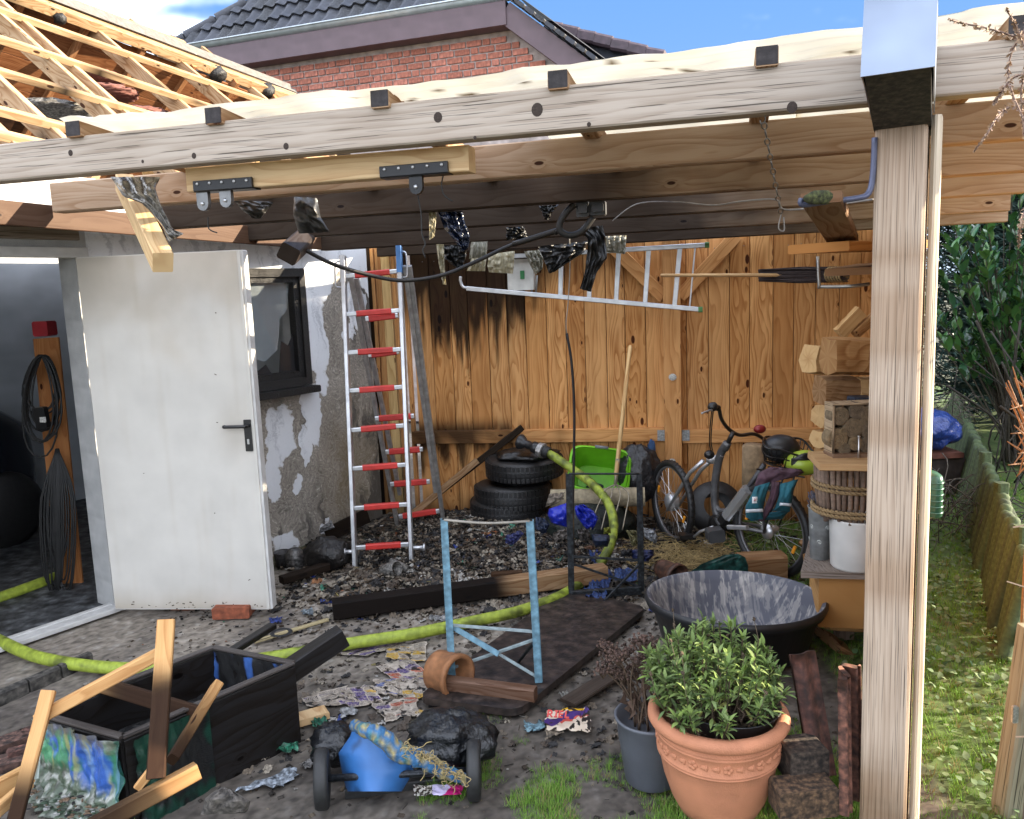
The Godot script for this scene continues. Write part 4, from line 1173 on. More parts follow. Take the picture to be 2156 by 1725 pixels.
	for sp in [[[2260, 160], [2150, 85], [2080, 60], [2030, 50], [1998, 40]], [[2230, 10], [2160, 60], [2125, 130], [2130, 190], [2160, 260]], [[2250, 80], [2180, 130], [2142, 60], [2120, 20]], [[2240, 190], [2156, 215], [2110, 235], [2080, 280], [2052, 318]], [[2200, 20], [2170, 110], [2150, 200], [2160, 300]], [[2220, 150], [2140, 160], [2105, 200], [2095, 215]], [[2230, 300], [2170, 420], [2150, 470], [2145, 520]]]:
		var pts = []
		for q in sp: pts.append(d(q[0], q[1], 1.72 + rf(-.05, .05)))
		pts = spl(pts, 5)
		b = B.new(); b.sm(true); b.col = Color(.16, .10, .075); b.tube(pts, .0018, 5)
		b.sm(false)
		for i in 130:
			var t = pow(rf(.0, 1.0), .8) * (pts.size() - 1); var k2 = mini(int(t), pts.size() - 2)
			var q = pts[k2].lerp(pts[k2 + 1], t - k2)
			var fat = .014 * (1.15 - t / pts.size())
			var dr = V3(rf(-1, 1), rf(-1, .6), rf(-1, 1)).normalized() * fat + (pts[k2 + 1] - pts[k2]).normalized() * .006
			var sd = V3(rf(-1, 1), rf(-1, 1), rf(-1, 1)).normalized() * .0035
			b.col = Color(.20, .13, .10).lerp(Color(.34, .24, .15), rf(0, 1))
			b.tri(q, q + dr * .6 + sd, q + dr); b.tri(q, q + dr, q + dr * .6 - sd)
		ob("flower_spike", b, brm, th)
	xs = []
	b = B.new(); b.sm(false)
	for i in 60:
		var t = rng.randf(); var q = V3(0, t * .34, 0)
		var dr = V3(rf(-1, 1), rf(-.6, .8), rf(-1, 1)).normalized() * .016 * (1.15 - t); var sd = V3(rf(-1, 1), rf(-1, 1), rf(-1, 1)).normalized() * .005
		b.col = Color(.20, .13, .10).lerp(Color(.30, .21, .13), rng.randf())
		b.tri(q, q + dr * .6 + sd, q + dr); b.tri(q, q + dr, q + dr * .6 - sd)
	b.tube([Vector3(), V3(.01, .18, 0), V3(0, .36, .01)], .0022, 4)
	for i in 1700:  # spikes added out of view, massed to shade the foreground
		var p2 = V3(0, rf(.1, 2.35), rf(-2.24, -.3)); p2.x = maxf(1.4, -.635 * p2.z + .36) + rf(0, 1) * 1.2; p2.z = maxf(p2.z, -2.20 + .16 * (p2.x - 2))
		xs.append(along(p2, V3(rf(-.8, .8), rf(-.2, 1), rf(-.8, .8))))
	multi("unseen_shade_spikes", commit(b), brm, xs, [], th)
	for i in 9:  # added stems out of view, under the shading spikes
		b = B.new(); b.sm(true); var p3 = V3(1.75 + .11 * (i - 4), 0, -1.1 + .1 * (i % 3)); b.tube(spl([p3, p3 + V3(.05 * (i - 4), 1.0, .03), p3 + V3(.09 * (i - 4), 2.2, .1 * (i % 3 - 1))], 4), .011, 6); ob("stem", b, mats.shrub_stem, th)
	# cut orange twigs at the right edge
	b = B.new(); b.sm(true)
	for i in 26:
		var a = d(2185 + rf(-6, 14), rf(850, 1010), 3.3 + rf(-.1, .1))
		var e = d(rf(2118, 2150), rf(770, 1020), 3.2 + rf(-.1, .1))
		b.tube([a, a.lerp(e, .5) + V3(0, .006, 0), e], [.006, .005, .002], 5)
	for i in 10:
		b.tube([d(2170 + i * 3, 960, 3.3), V3(d(2170, 960, 3.3).x + .02 * i, 0, -3.3)], .006, 5)
	lone("cut_twigs", b, M("orange_twig", L(.40, .20, .09), .7, 0, "mot", 9.0), "orange-brown cut twigs sticking in at the right edge", "twigs")

# ---------------------------------------------------------------- ladders
func ladders():
	var alu = M("aluminium", L(.62, .63, .65), .35, .75, "soft", 3.0)
	var dalu = M("aluminium_dull", L(.52, .50, .48), .45, .5, "mot", 3.0)
	var red = M("red_grip", L(.55, .028, .02), .45, 0, "soft", 3.0)
	var blue = M("blue_fitting", L(.10, .25, .55), .4, .3, "soft", 3.0)
	var f0 = g(748, 1200); var f1 = g(867, 1192)
	var th = thing("folding_ladder", "aluminium folding ladder with red rungs standing before the window wall", "ladder", f0)
	var t0 = d(722, 545, -f0.z + .22); var t1 = d(840, 525, -f1.z + .22)
	for q in [[f0, t0], [f1, t1]]:
		var b = B.new(); b.beam(q[0], q[1], .028, .07, V3(0, 0, 1), .004); ob("rail", b, alu, th)
	for y in [[582, 570], [661, 652], [741, 733], [821, 812], [904, 893], [985, 976], [1069, 1060], [1153, 1145]]:
		var t = (1200.0 - y[0]) / 655.0; var t2 = (1192.0 - y[1]) / 667.0
		var a = f0.lerp(t0, t); var c = f1.lerp(t1, t2)
		var b = B.new(); b.beam(a, c, .03, .03, Vector3.UP, .005)
		var r = ob("rung", b, alu, th)
		b = B.new(); b.beam(a.lerp(c, .2), a.lerp(c, .82), .038, .040, Vector3.UP, .007); ob("grip", b, red, r)
	for k in 2:
		var t = [t0, t1][k]; var ax = ([t0 - f0, t1 - f1][k]).normalized()
		var b = B.new(); b.beam(t - ax * .16, t + ax * .02, .036, .08, V3(0, 0, 1), .004); ob("fitting", b, blue if k else alu, th)
		b = B.new(); b.sm(true); var s = V3(.04 if k else -.04, 0, .02)
		b.tube(spl([t - ax * .02, t - ax * .02 + s, t - ax * .06 + s * 1.3, t - ax * .17 + s * 1.3, t - ax * .19 + s, t - ax * .19], 4), .006, 6); ob("handle", b, alu, th)
	# foot bar
	for k in 2:
		var a = f0.lerp(f1, k) + V3(0, .13, 0); var s = V3(-.06 if k == 0 else .09, 0, .0)
		var b = B.new(); b.sm(true); b.tube([a, a + s], .014, 8); b.tube([a + s * .95, a + s * 1.1], .026, 10); ob("foot_bolt", b, alu, th)
	# folded-back half, four nested rails and rungs
	for q in [[738, 580, 5.75, 838, 1112, 6.35], [750, 585, 5.8, 842, 1040, 6.35], [852, 560, 5.7, 917, 1035, 6.2], [862, 560, 5.72, 932, 1088, 6.3]]:
		var b = B.new(); b.beam(d(q[0], q[1], q[2]), d(q[3], q[4], q[5]), .03, .05, V3(0, 0, 1), .004); ob("rail", b, dalu, th)
	for q in [[790, 882, 872, 876, 6.0], [800, 888 + 0, 880, 884, 6.05], [812, 952, 890, 946, 6.1], [822, 1020, 905, 1014, 6.2], [840, 1088, 925, 1076, 6.3], [770, 672, 838, 664, 5.75], [776, 748, 840, 740, 5.8]]:
		if q[1] == 888: continue
		var a = d(q[0], q[1], q[4]); var c = d(q[2], q[3], q[4])
		var b = B.new(); b.beam(a, c, .03, .036, Vector3.UP, .006); var r = ob("rung", b, alu, th)
		b = B.new(); b.beam(a.lerp(c, .1), a.lerp(c, .92), .038, .045, Vector3.UP, .007); ob("grip", b, red, r)
	# ladder hung level on the plank wall
	var lo0 = KW(Q(15, 600, 868), .22); var lo1 = KW(Q(0, 1476, 652), .22); var hi0 = KW(Q(0, 1250, 530), .22); var hi1 = KW(Q(0, 1490, 516), .22)
	th = thing("hanging_ladder", "narrow silver ladder hung level along the plank wall", "ladder", lo0)
	var b = B.new(); b.beam(lo0, lo1, .022, .035, Vector3.UP, .004); ob("rail", b, alu, th)
	b = B.new(); b.beam(KW(Q(0, 1075, 540), .22), hi1, .022, .035, Vector3.UP, .004); ob("rail", b, alu, th)
	b = B.new(); b.sm(true); b.tube(spl([KW(Q(15, 545, 760), .22), KW(Q(15, 545, 800), .22), KW(Q(15, 565, 850), .22), lo0 + wD * .01], 5), .012, 8); ob("hook", b, alu, th)
	for q in [[1182, 534, 1180, 625], [1246, 531, 1240, 632], [1303, 527, 1297, 637], [1366, 523, 1358, 643], [1432, 518, 1420, 648], [1464, 517, 1452, 650]]:
		b = B.new(); b.beam(KW(Vector2(q[0], q[1]), .21), KW(Vector2(q[2], q[3]), .21), .035 if q[0] != 1464 else .012, .022, wN, .003); ob("rung", b, alu, th)
	for p in [lo1, hi1]:
		b = B.new(); b.beam(p - wD * .02, p + wD * .012, .03, .042, Vector3.UP, .006); ob("end_cap", b, M("green_cap", L(.10, .28, .08), .5, 0, "soft"), th)

# ---------------------------------------------------------------- hanging under the roof
func CW(p, w): return PP(p, cO + cB * w, cB)
func under_roof():
	var blk = M("black_steel", L(.016, .016, .017), .4, .4, "soft", 4.0); var alu = M("aluminium", L(.6, .6, .6), .35, .7)
	var a = CW(Vector2(391, 379), .08); var c = CW(Vector2(986, 332), .08)
	var th = thing("track_timber", "new yellow timber with black roller tracks under the front beam", "timber", a)
	var b = wb(); b.beam(a + cB * .045, c + cB * .045, .085, .094, Vector3.UP, .004); ob("timber", b, W("new_timber", L(.60, .43, .24), 0, .6, .4), th)
	var bs = Basis(cD, Vector3.UP, -cB)
	for q in [[[408, 393], [531, 384], [[429, 424], [477, 417]]], [[800, 363], [943, 351], [[877, 388]]]]:
		var p0 = CW(Vector2(q[0][0], q[0][1]), .07); var p1 = CW(Vector2(q[1][0], q[1][1]), .07)
		b = B.new(); b.beam(p0, p1, .012, .042, Vector3.UP, .003); b.beam(p0 - V3(0, .02, 0) + cB * .03, p1 - V3(0, .02, 0) + cB * .03, .06, .006, Vector3.UP, .001)
		var tr = ob("roller_track", b, blk, th)
		for k in 5:
			b = B.new(); var p = p0.lerp(p1, .08 + k * .21) + V3(0, .008, 0) - cB * .008
			b.sm(true); b.lathe([Vector2(0, .004), Vector2(.005, .003), Vector2(.006, 0)], 8, Transform3D(Basis(cD, -cB, Vector3.UP), p)); ob("screw", b, alu, tr)
		for h in q[2]:
			var p = CW(Vector2(h[0], h[1]), .09)
			var poly = [Vector2(-.026, .06), Vector2(.026, .06), Vector2(.026, -.01)]
			for k in 7: poly.append(Vector2(cos(PI * k / 6) * .026, -.012 - sin(PI * k / 6) * .026))
			b = B.new(); b.prism(poly, Transform3D(bs, p), .02); ob("hanger", b, blk if h[0] > 800 else M("grey_steel", L(.25, .25, .25), .4, .6), th)
			b = B.new(); b.sm(true); b.lathe([Vector2(0, .006), Vector2(.007, .005), Vector2(.008, 0)], 10, Transform3D(Basis(cD, -cB, Vector3.UP), p - cB * .011 + V3(0, -.01, 0))); ob("bolt", b, alu, th)
	# dangling wires
	for w in [[[2, 980, 1040, 3.2], [2, 968, 1110, 3.2], [2, 985, 1170, 3.2], [2, 1035, 1206, 3.2]], [[2, 825, 1170, 3.3], [2, 845, 1280, 3.3], [2, 850, 1400, 3.3], [2, 870, 1460, 3.3], [2, 855, 1500, 3.3], [2, 872, 1545, 3.3]], [[1, 1245, 1300, 3.5], [1, 1250, 1370, 3.5], [1, 1300, 1395, 3.5]]]:
		var pts = []
		for q in w: pts.append(D(Q(q[0], q[1], q[2]), q[3]))
		b = B.new(); b.sm(true); b.tube(spl(pts, 4), .0028, 5)
		lone("dangling_wire", b, M("black_rubber", L(.012, .012, .012), .6, 0, "soft"), "short burnt wire curling below the right end of the yellow timber" if pts.size() == 4 else ("long kinked wire hanging under the right roller track" if pts.size() == 6 else "thin wire hanging from the left roller hanger"), "wire", "burnt wires at the roller tracks")
	# broken timber hanging down at the left with molten foil
	a = d(262, 385, 3.95); c = d(343, 553, 3.35)
	b = wb(); b.beam(a, c, .078, .085, V3(.4, .6, .6), .004)
	lone("broken_timber", b, W("yellow_timber", L(.56, .39, .20), 0, .65, .5), "broken yellow timber hanging down in front of the white door", "timber")
	b = drape(1, [[660, 1060], [740, 1180], [850, 1220], [960, 1340], [1010, 1450]], [[960, 1060], [930, 1130], [960, 1220], [1030, 1370], [1100, 1400]], 3.6, .03, .012, .05, 3, 16, 22, -.25)
	var foil = M("molten_foil", L(.42, .38, .31), .25, .3, "blot", 4.0, "nc", .8)
	lone("molten_sheet", b, foil, "shiny melted plastic sheet draped over the hanging yellow timber", "plastic sheet")
	# charred stub and leather-like flap
	a = d(640, 505, 4.5); c = d(607, 535, 4.2)
	b = wb(); b.beam(a, c, .1, .09, V3(.5, .8, 0), .01); lone("charred_stub", b, W("char_stub", L(.035, .028, .025), 1, .5), "charred timber stub hanging above the window", "timber")
	var char_m = M("char_sheet", L(.016, .016, .016), .42, 0, "mot", 6.0, "nc", .6)
	b = drape(1, [[1760, 1180], [1755, 1290], [1790, 1400]], [[1900, 1185], [1920, 1300], [1975, 1390]], 4.1, .02, 0, .06, 5)
	lone("charred_flap", b, char_m, "curled blackened roof sheet flap hanging above the charred stub", "plastic sheet")
	b = drape(1, [[1400, 1200], [1450, 1260], [1520, 1310]], [[1640, 1210], [1600, 1260], [1560, 1310]], 4.2, .02, 0, .03, 6)
	lone("charred_rag", b, char_m, "black melted rag behind the left roller hangers", "plastic sheet")
	# shreds of corrugated sheet in the middle
	var grey = M("grey_corrugated", L(.38, .37, .30), .5, 0, "mot", 4.0); grey.backlight_enabled = true; grey.backlight = L(.3, .28, .2)
	var cream = M("cream_corrugated", L(.62, .57, .40), .5, 0, "mot", 4.0); cream.backlight_enabled = true; cream.backlight = L(.5, .45, .3)
	var bl = M("blue_black_foil", L(.02, .035, .085), .22, 0, "blot", 5.0, "nc", 1.2)
	for q in [
		[[[260, 180], [262, 300], [265, 430]], [[330, 180], [320, 300], [310, 400]], 4.6, cream, .02, 0, "narrow cream plastic strip hanging left of the blue-black foil"],
		[[[340, 180], [400, 330], [500, 450], [560, 530]], [[560, 170], [590, 300], [630, 400], [615, 520]], 4.55, bl, .03, .01, "blue-black melted foil hanging over the scorched planks"],
		[[[325, 470], [350, 650], [385, 830]], [[395, 470], [400, 650], [415, 835]], 5.0, cream, .02, .006, "thin twisted cream strip below the blue-black foil"],
		[[[380, 480], [400, 600], [500, 680]], [[610, 470], [590, 600], [560, 700]], 5.1, char_m, .05, .01, "black shrivelled plastic clump below the blue-black foil"],
		[[[640, 450], [620, 600]], [[788, 445], [778, 590]], 5.6, grey, .004, .012, "grey corrugated roof remnant with straight ribs"],
		[[[640, 600], [600, 710]], [[778, 590], [765, 712]], 5.7, cream, .006, .012, "sunlit cream corrugated remnant left of the split"],
		[[[800, 560], [785, 660], [800, 722]], [[1032, 530], [1025, 640], [1015, 735]], 5.75, cream, .01, .012, "wide cream corrugated remnant above the white box"],
		[[[1112, 535], [1160, 640], [1215, 745]], [[1250, 520], [1290, 600], [1280, 690]], 5.5, grey, .02, .012, "green-grey corrugated remnant curling over the white box"],
		[[[955, 320], [955, 440]], [[1110, 310], [1160, 420]], 5.2, char_m, .03, 0, "small black flap with pale strands under the beam"],
		[[[1240, 490], [1290, 600], [1340, 735]], [[1690, 440], [1660, 540], [1390, 715]], 5.0, char_m, .03, .012, "broad black melted sheet wing beside the hanging wire"],
		[[[1600, 330], [1690, 420], [1680, 560], [1665, 700], [1615, 870]], [[1820, 300], [1850, 420], [1860, 600], [1770, 720], [1715, 900]], 4.9, char_m, .03, .01, "long black melted sheet tongue hanging before the silver ladder"],
		[[[1830, 400], [1850, 540]], [[2035, 390], [2025, 560]], 5.2, grey, .01, .012, "grey-green corrugated remnant right of the black tongue"],
		[[[1240, 125], [1280, 200], [1300, 250]], [[1425, 115], [1370, 180], [1340, 250]], 4.5, char_m, .02, 0, "small black curled scrap hanging left of the socket boxes"]]:
		lone("roof_shred", drape(15, q[0], q[1], q[2], q[4], q[5], .02, rng.randi() % 50, 26, 30), q[3], q[6], "plastic sheet", "melted roof sheet remnants")
	# sockets, hose, cable
	a = D(Q(15, 1720, 155), 4.42)
	th = thing("socket_boxes", "pair of dark grey socket boxes on the third beam", "socket", a)
	var dk = M("dark_grey_plastic", L(.05, .052, .055), .5, 0, "soft")
	for q in [[1645, 160, .058, .068], [1778, 150, .075, .064]]:
		b = B.new(); b.box(Transform3D(bs, D(Q(15, q[0], q[1]), 4.42)), V3(q[2] * 1.15, q[3] * 1.15, .05), .006); var s = ob("socket", b, dk, th)
		b = B.new(); b.box(Transform3D(bs, D(Q(15, q[0], q[1] - 8), 4.38)), V3(q[2] * .8, q[3] * .7, .03), .006); ob("flap", b, M("black_plastic", L(.015, .014, .014), .35), s)
	var hp = []
	for q in [[1570, 110], [1490, 190], [1435, 290], [1450, 360], [1535, 392], [1640, 350], [1735, 225]]: hp.append(D(Q(15, q[0], q[1]), 4.4))
	b = B.new(); b.sm(true); b.tube(spl(hp, 5), .018, 9); lone("corrugated_hose", b, M("black_rubber", L(.012, .012, .012), .6), "thick black hose looped left of the socket boxes", "hose")
	hp = []
	for q in [[640, 525, 4.4], [700, 556, 4.5], [780, 580, 4.6], [850, 591, 4.6], [930, 580, 4.6], [1000, 552, 4.6], [1080, 515, 4.6], [1170, 487, 4.5]]: hp.append(d(q[0], q[1], q[2]))
	b = B.new(); b.sm(true); b.tube(spl(hp, 5), .011, 8); b.tube(spl([hp[6], hp[7], D(Q(15, 1400, 360), 4.45)], 4), .016, 8)
	lone("burnt_cable", b, M("burnt_rubber", L(.022, .017, .014), .55, 0, "blot", 12.0), "burnt black cable sagging across in front of the ladder top", "cable")
	# hanging wire with charred cord
	hp = []
	for q in [[1199, 500], [1200, 560], [1196, 640], [1192, 690], [1203, 760], [1209, 860], [1208, 980], [1206, 1100], [1210, 1215]]: hp.append(d(q[0], q[1], 5.0))
	hp = spl(hp, 5)
	b = B.new(); b.sm(true); b.tube(hp.slice(0, 17), .003, 6)
	th = thing("charred_rope", "thin wire with a charred spotted cord hanging to the floor", "cord", hp[-1])
	ob("wire", b, M("pale_wire", L(.4, .36, .3), .6), th)
	b = B.new(); b.sm(true); b.cf = func(p): return Color(.012, .01, .01).lerp(Color(.5, .3, .13), smoothstep(.12, .3, nz.get_noise_1d(p.y * 22)))
	b.tube(hp.slice(16), .0085, 7); ob("cord", b, M("cord", Color(1, 1, 1), .7, 0, "mot", 9.0), th)
	# white fuse box
	var fb = KW(Q(15, 1090, 745), .12)
	th = thing("fuse_box", "white box with a green mark on the upper plank wall", "fuse box", fb)
	var kb = Basis(wD, Vector3.UP, wN)
	b = B.new(); b.box(Transform3D(kb, fb), V3(.205, .24, .09), .006); ob("case", b, M("sooty_white", L(.60, .59, .54), .5, 0, "soft", 3.0), th)
	b = B.new(); b.box(Transform3D(kb, KW(Q(15, 1100, 745), .168)), V3(.034, .065, .003), .001); ob("mark", b, M("green_mark", L(.03, .20, .06), .5, 0, "soft"), th)
	b = B.new(); b.sm(true)
	for q in [[1187, 880, 1183, 912], [1230, 750, 1222, 912]]: b.tube([KW(Q(15, q[0], q[1]), .12), KW(Q(15, q[2], q[3]), .12)], .009, 7)
	ob("conduit", b, M("grey_conduit", L(.4, .4, .38), .5), th)
	# chain and clothes line
	var c0 = d(1608, 258, 2.78); var c1 = d(1645, 452, 3.2)
	th = thing("chain", "thin steel chain hanging from the front beam left of the post", "chain", c0)
	var st = M("chain_steel", L(.36, .34, .31), .4, .8, "mot", 20.0)
	b = B.new(); b.sm(true); b.tube(spl([c0 + V3(0, .04, 0), c0 + V3(.006, .01, 0), c0 + V3(-.006, -.005, 0), c0 + V3(-.012, .008, 0)], 4), .0025, 6); ob("hook", b, st, th)
	for k in 13:
		var p = c0.lerp(c1, (k + .4) / 13.0); var dr = (c1 - c0).normalized(); var sdv = cD if k % 2 == 0 else cB
		sdv = (sdv - dr * sdv.dot(dr)).normalized()
		var pts = []
		for i in 13:
			var t = TAU * i / 12
			pts.append(p + dr * cos(t) * .017 + sdv * sin(t) * .0085)
		b = B.new(); b.sm(true); b.tube(pts, .0024, 6, false); ob("link", b, st, th)
	b = B.new(); b.sm(true)
	hp = []
	for q in [[1290, 465, 4.9], [1340, 430, 4.7], [1420, 425, 4.2], [1500, 432, 3.8], [1560, 424, 3.5], [1632, 420, 3.3], [1648, 440, 3.2], [1700, 439, 2.9], [1838, 420, 2.6]]: hp.append(d(q[0], q[1], q[2]))
	b.tube(spl(hp, 5), .0035, 6); b.tube(spl([c1, c1 + V3(-.01, -.05, 0), c1 + V3(.012, -.06, 0), c1 + V3(.01, -.01, 0)], 4), .003, 5)
	lone("clothes_line", b, M("line_plastic", L(.36, .34, .32), .6), "grey line strung along the beams to the end of the chain", "line")
	# iron bracket, overhead boards
	b = B.new(); b.sm(true)
	hp = spl([d(1842, 290, 2.45), d(1838, 370, 2.45), d(1828, 408, 2.44), d(1800, 418, 2.43), d(1740, 425, 2.42), d(1690, 431, 2.42), d(1688, 418, 2.42)], 5)
	b.tube(hp, .009, 6)
	lone("iron_bracket", b, M("bracket_paint", L(.10, .11, .18), .45, .2), "bent iron bracket on the post holding the mossy board", "bracket")
	a = d(1729, 416, 2.40); c = d(1775, 505, 3.25)
	b = wb(); b.beam(a, c, .112, .032, Vector3.UP, .004, 2)
	th = thing("overhead_board", "brown board with a mossy front end lying on the iron bracket", "board", a)
	ob("board", b, W("brown_board", L(.20, .125, .075), 1), th)  # plain brown wood
	b = B.new(); b.sm(true); b.blob(a + V3(0, .0, .004), V3(.054, .02, .012), .3, .3, 8, 14, 8); ob("moss", b, M("moss", L(.12, .13, .04), .95, 0, "blot", 10.0, "nf"), th)
	a = d(1775, 548, 3.3)
	b = wb(); b.beam(d(1722, 522, 3.1), d(1845, 520, 3.6) + V3(.1, 0, 0), .24, .035, Vector3.UP, .004); lone("stored_board", b, W("orange_board", L(.46, .22, .07), 0), "orange sawn board stored overhead beside the post", "board", "")
	b = wb(); b.beam(d(1790, 572, 3.4), d(1850, 560, 3.9), .2, .03, Vector3.UP, .004); lone("stored_plank", b, W("brown_board2", L(.22, .12, .06), 0), "brown plank under the orange stored board", "board")  # single brown wood colour
	# besom broom on the wall
	a = d(1600, 580, 5.6); c = d(1775, 578, 5.0)
	th = thing("besom_broom", "besom broom of dark twigs lying level under the roof", "broom", a)
	b = B.new(); b.sm(true); b.tube([d(1392, 580, 5.95), a.lerp(c, .3)], .012, 8); ob("handle", b, W("broom_handle", L(.55, .36, .18), 0), th)
	b = B.new(); b.sm(true)
	for k in 120:
		var o = V3(0, rf(-.04, .04), rf(-.04, .04)); var o2 = o * rf(.6, 1.3)
		b.tube([a + o, a.lerp(c, .5) + (o + o2) * .55 + V3(0, rf(-.008, .008), 0), c + o2 + (c - a) * rf(-.1, .06)], .0028, 4)
	ob("twigs", b, M("dark_twig", L(.05, .03, .028), .8, 0, "mot", 9.0), th)
	b = B.new(); b.sm(true)
	for k in 6: b.lathe([Vector2(.045, -.008), Vector2(.05, 0), Vector2(.045, .008)], 12, along(a.lerp(c, .86 + k * .03), c - a))
	ob("binding", b, M("straw_binding", L(.40, .28, .13), .8, 0, "mot", 12.0), th)
	b = B.new(); b.sm(true); b.tube(spl([d(1722, 540, 3.9), d(1725, 600, 3.9), d(1730, 604, 3.9), d(1790, 603, 3.8), d(1830, 598, 3.8)], 4), .008, 6)
	lone("hanging_hoop", b, M("steel_rod", L(.45, .45, .45), .35, .8, "soft"), "bent steel rod frame hanging below the stored boards", "rod")

# ---------------------------------------------------------------- the burnt heap and what stands on it
func tyre(c, r, w, tilt, label):
	var th = thing("tyre", label, "tyre", c, "stack of old tyres")
	var b = B.new(); b.sm(true)
	var prof = []
	for k in 17:
		var a = TAU * k / 16 - PI / 2
		var x = cos(a); var y = sin(a)
		prof.append(Vector2(r - .085 + .085 * sign(x) * pow(absf(x), .55), w * .5 * sign(y) * pow(absf(y), .6)))
	var xf = Transform3D(Basis(V3(1, 0, .3).normalized(), tilt), c)
	b.lathe(prof, 44, xf)
	var ru = M("tyre_rubber", L(.016, .0155, .016), .5, 0, "mot", 6.0, "nf", .4)
	ob("carcass", b, ru, th)
	b = B.new()
	for k in 54:
		var a = TAU * k / 54
		for y in [-.28, .0, .28]:
			var p = xf * V3(cos(a) * (r - .003), y * w, sin(a) * (r - .003))
			b.box(Transform3D(xf.basis * Basis(Vector3.UP, -a), p), V3(.012, w * .2, r * TAU / 54 * .7), .002)
	stuff(ob("tread", b, ru, th))
func junk():
	# tyres
	tyre(d(1073, 1095, 6.45) * V3(1, 0, 1) + V3(0, .13, 0), .31, .19, .03, "lowest tyre of the stack, resting on the burnt heap")
	tyre(d(1080, 1040, 6.45), .31, .20, -.03, "middle tyre of the stack with a plain sooty tread")
	tyre(d(1104, 980, 6.45), .31, .17, .05, "top tyre of the stack, sagging and glossy black")
	var b = B.new(); b.sm(true); b.blob(d(1110, 955, 6.4), V3(.24, .05, .2), .5, .16, 3, 30, 14)
	lone("melted_sheet", b, M("melt_black", L(.014, .014, .015), .35, 0, "blot", 5.0, "nc", 1.2), "crumpled black melted sheet on top of the tyre stack", "plastic sheet")
	# hose with coupling and nozzle
	var yel = M("hose_yellow", L(.42, .52, .055), .6, 0, "mot", 5.0, "nf", .3)
	yel.vertex_color_use_as_albedo = true
	var hp = []
	for q in [[-420, 1240], [-280, 1250], [-160, 1282], [-60, 1322], [0, 1350], [80, 1384], [200, 1404], [330, 1408], [480, 1397], [600, 1380], [740, 1355], [870, 1335], [1000, 1308], [1100, 1285], [1190, 1250]]: hp.append(g(q[0], q[1], .04))
	for q in [[1250, 1204, 5.15], [1284, 1150, 5.3], [1292, 1100, 5.5], [1278, 1056, 5.65], [1245, 1018, 5.85], [1205, 988, 6.0], [1170, 964, 6.08], [1150, 952, 6.1]]: hp.append(d(q[0], q[1], q[2]))
	b = B.new(); b.sm(true); b.us = 1; b.vs = 1
	b.cf = func(p): return Color(1, 1, 1).lerp(Color(.12, .12, .10), smoothstep(.05, .42, nz.get_noise_3d(p.x * 11, p.y * 11, p.z * 16) * 1.0 + .12 * smoothstep(-.4, .3, p.x) + .35 * nz.get_noise_3d(p.x * 2.5, p.y, p.z * 2.5) + .12 * smoothstep(-.2, .5, p.x)) * .8)
	var sp = spl(hp, 14)
	var th = thing("fire_hose", "yellow-green fire hose running over the yard to a black nozzle on the tyres", "hose", hp[5])
	b.tube(sp, .032, 12); ob("tube", b, yel, th)
	var e = sp[-1]; var ax = (d(1110, 936, 6.2) - e).normalized()
	b = B.new(); b.sm(true); b.lathe([Vector2(.036, -.03), Vector2(.045, -.02), Vector2(.046, .02), Vector2(.04, .03)], 14, along(e, ax)); ob("sleeve", b, M("black_rubber", L(.012, .012, .012), .6), th)
	b = B.new(); b.lathe([Vector2(.04, .02), Vector2(.058, .025), Vector2(.06, .04), Vector2(.052, .045), Vector2(.055, .065), Vector2(.04, .075)], 12, along(e, ax)); ob("coupling", b, M("cast_metal", L(.5, .48, .46), .4, .6, "mot", 9.0), th)
	b = B.new(); b.sm(true); b.lathe([Vector2(.03, .07), Vector2(.045, .09), Vector2(.045, .12), Vector2(.03, .13), Vector2(.035, .17), Vector2(.028, .19), Vector2(.05, .215), Vector2(.062, .24), Vector2(.06, .25), Vector2(.0, .22)], 16, along(e, ax)); ob("nozzle", b, M("nozzle_black", L(.02, .02, .022), .35, .2, "soft"), th)
	hp = [g(-60, 1275, .04), g(0, 1258, .04), g(60, 1237, .04), g(100, 1222, .04), g(140, 1205, .04)]
	b = B.new(); b.sm(true); b.tube(spl(hp, 5), .036, 10); lone("garage_hose", b, yel, "short yellow-green hose lying on the garage floor inside the doorway", "hose")
	# green basket
	var bc = d(1254, 990, 6.1)
	th = thing("laundry_basket", "bright green plastic basket with grey grips tipped towards the viewer", "basket", bc)
	var gm = M("green_plastic_bright", L(.17, .50, .018), .38, 0, "soft", 3.0)
	var zx = V3(.96, -.13, .1).normalized(); var zz = V3(-.02, .50, .86); zz = (zz - zx * zz.dot(zx)).normalized(); var zy = zz.cross(zx)
	var bxf = Transform3D(Basis(zx, zy, zz), bc + V3(.02, .03, .1))
	var ring = func(t, k, out = 0.0):
		var a = TAU * t; var wx = lerpf(.155, .215, k) + out; var wy = lerpf(.10, .16, k) + out
		var c = cos(a); var s = sin(a)
		return Vector3(wx * sign(c) * pow(absf(c), .38), wy * sign(s) * pow(absf(s), .38), lerpf(-.24, 0, k))
	b = B.new(); b.sm(true)
	b.grid(func(u, v): return bxf * ring.call(u, v, .002 * sin(v * 40)), 48, 10)
	b.grid(func(u, v): return bxf * ring.call(u, v, -.006), 48, 10)
	b.grid(func(u, v): var p = ring.call(u, 0, -.003); return bxf * Vector3(p.x * v, p.y * v, -.238), 48, 4)
	b.grid(func(u, v): var p = ring.call(u, 1, .0); var o = ring.call(u, 1, .018); var q = Vector3(p).lerp(o, sin(v * PI)); return bxf * (q + V3(0, 0, .006 - .03 * v)), 48, 6)
	ob("tub", b, gm, th)
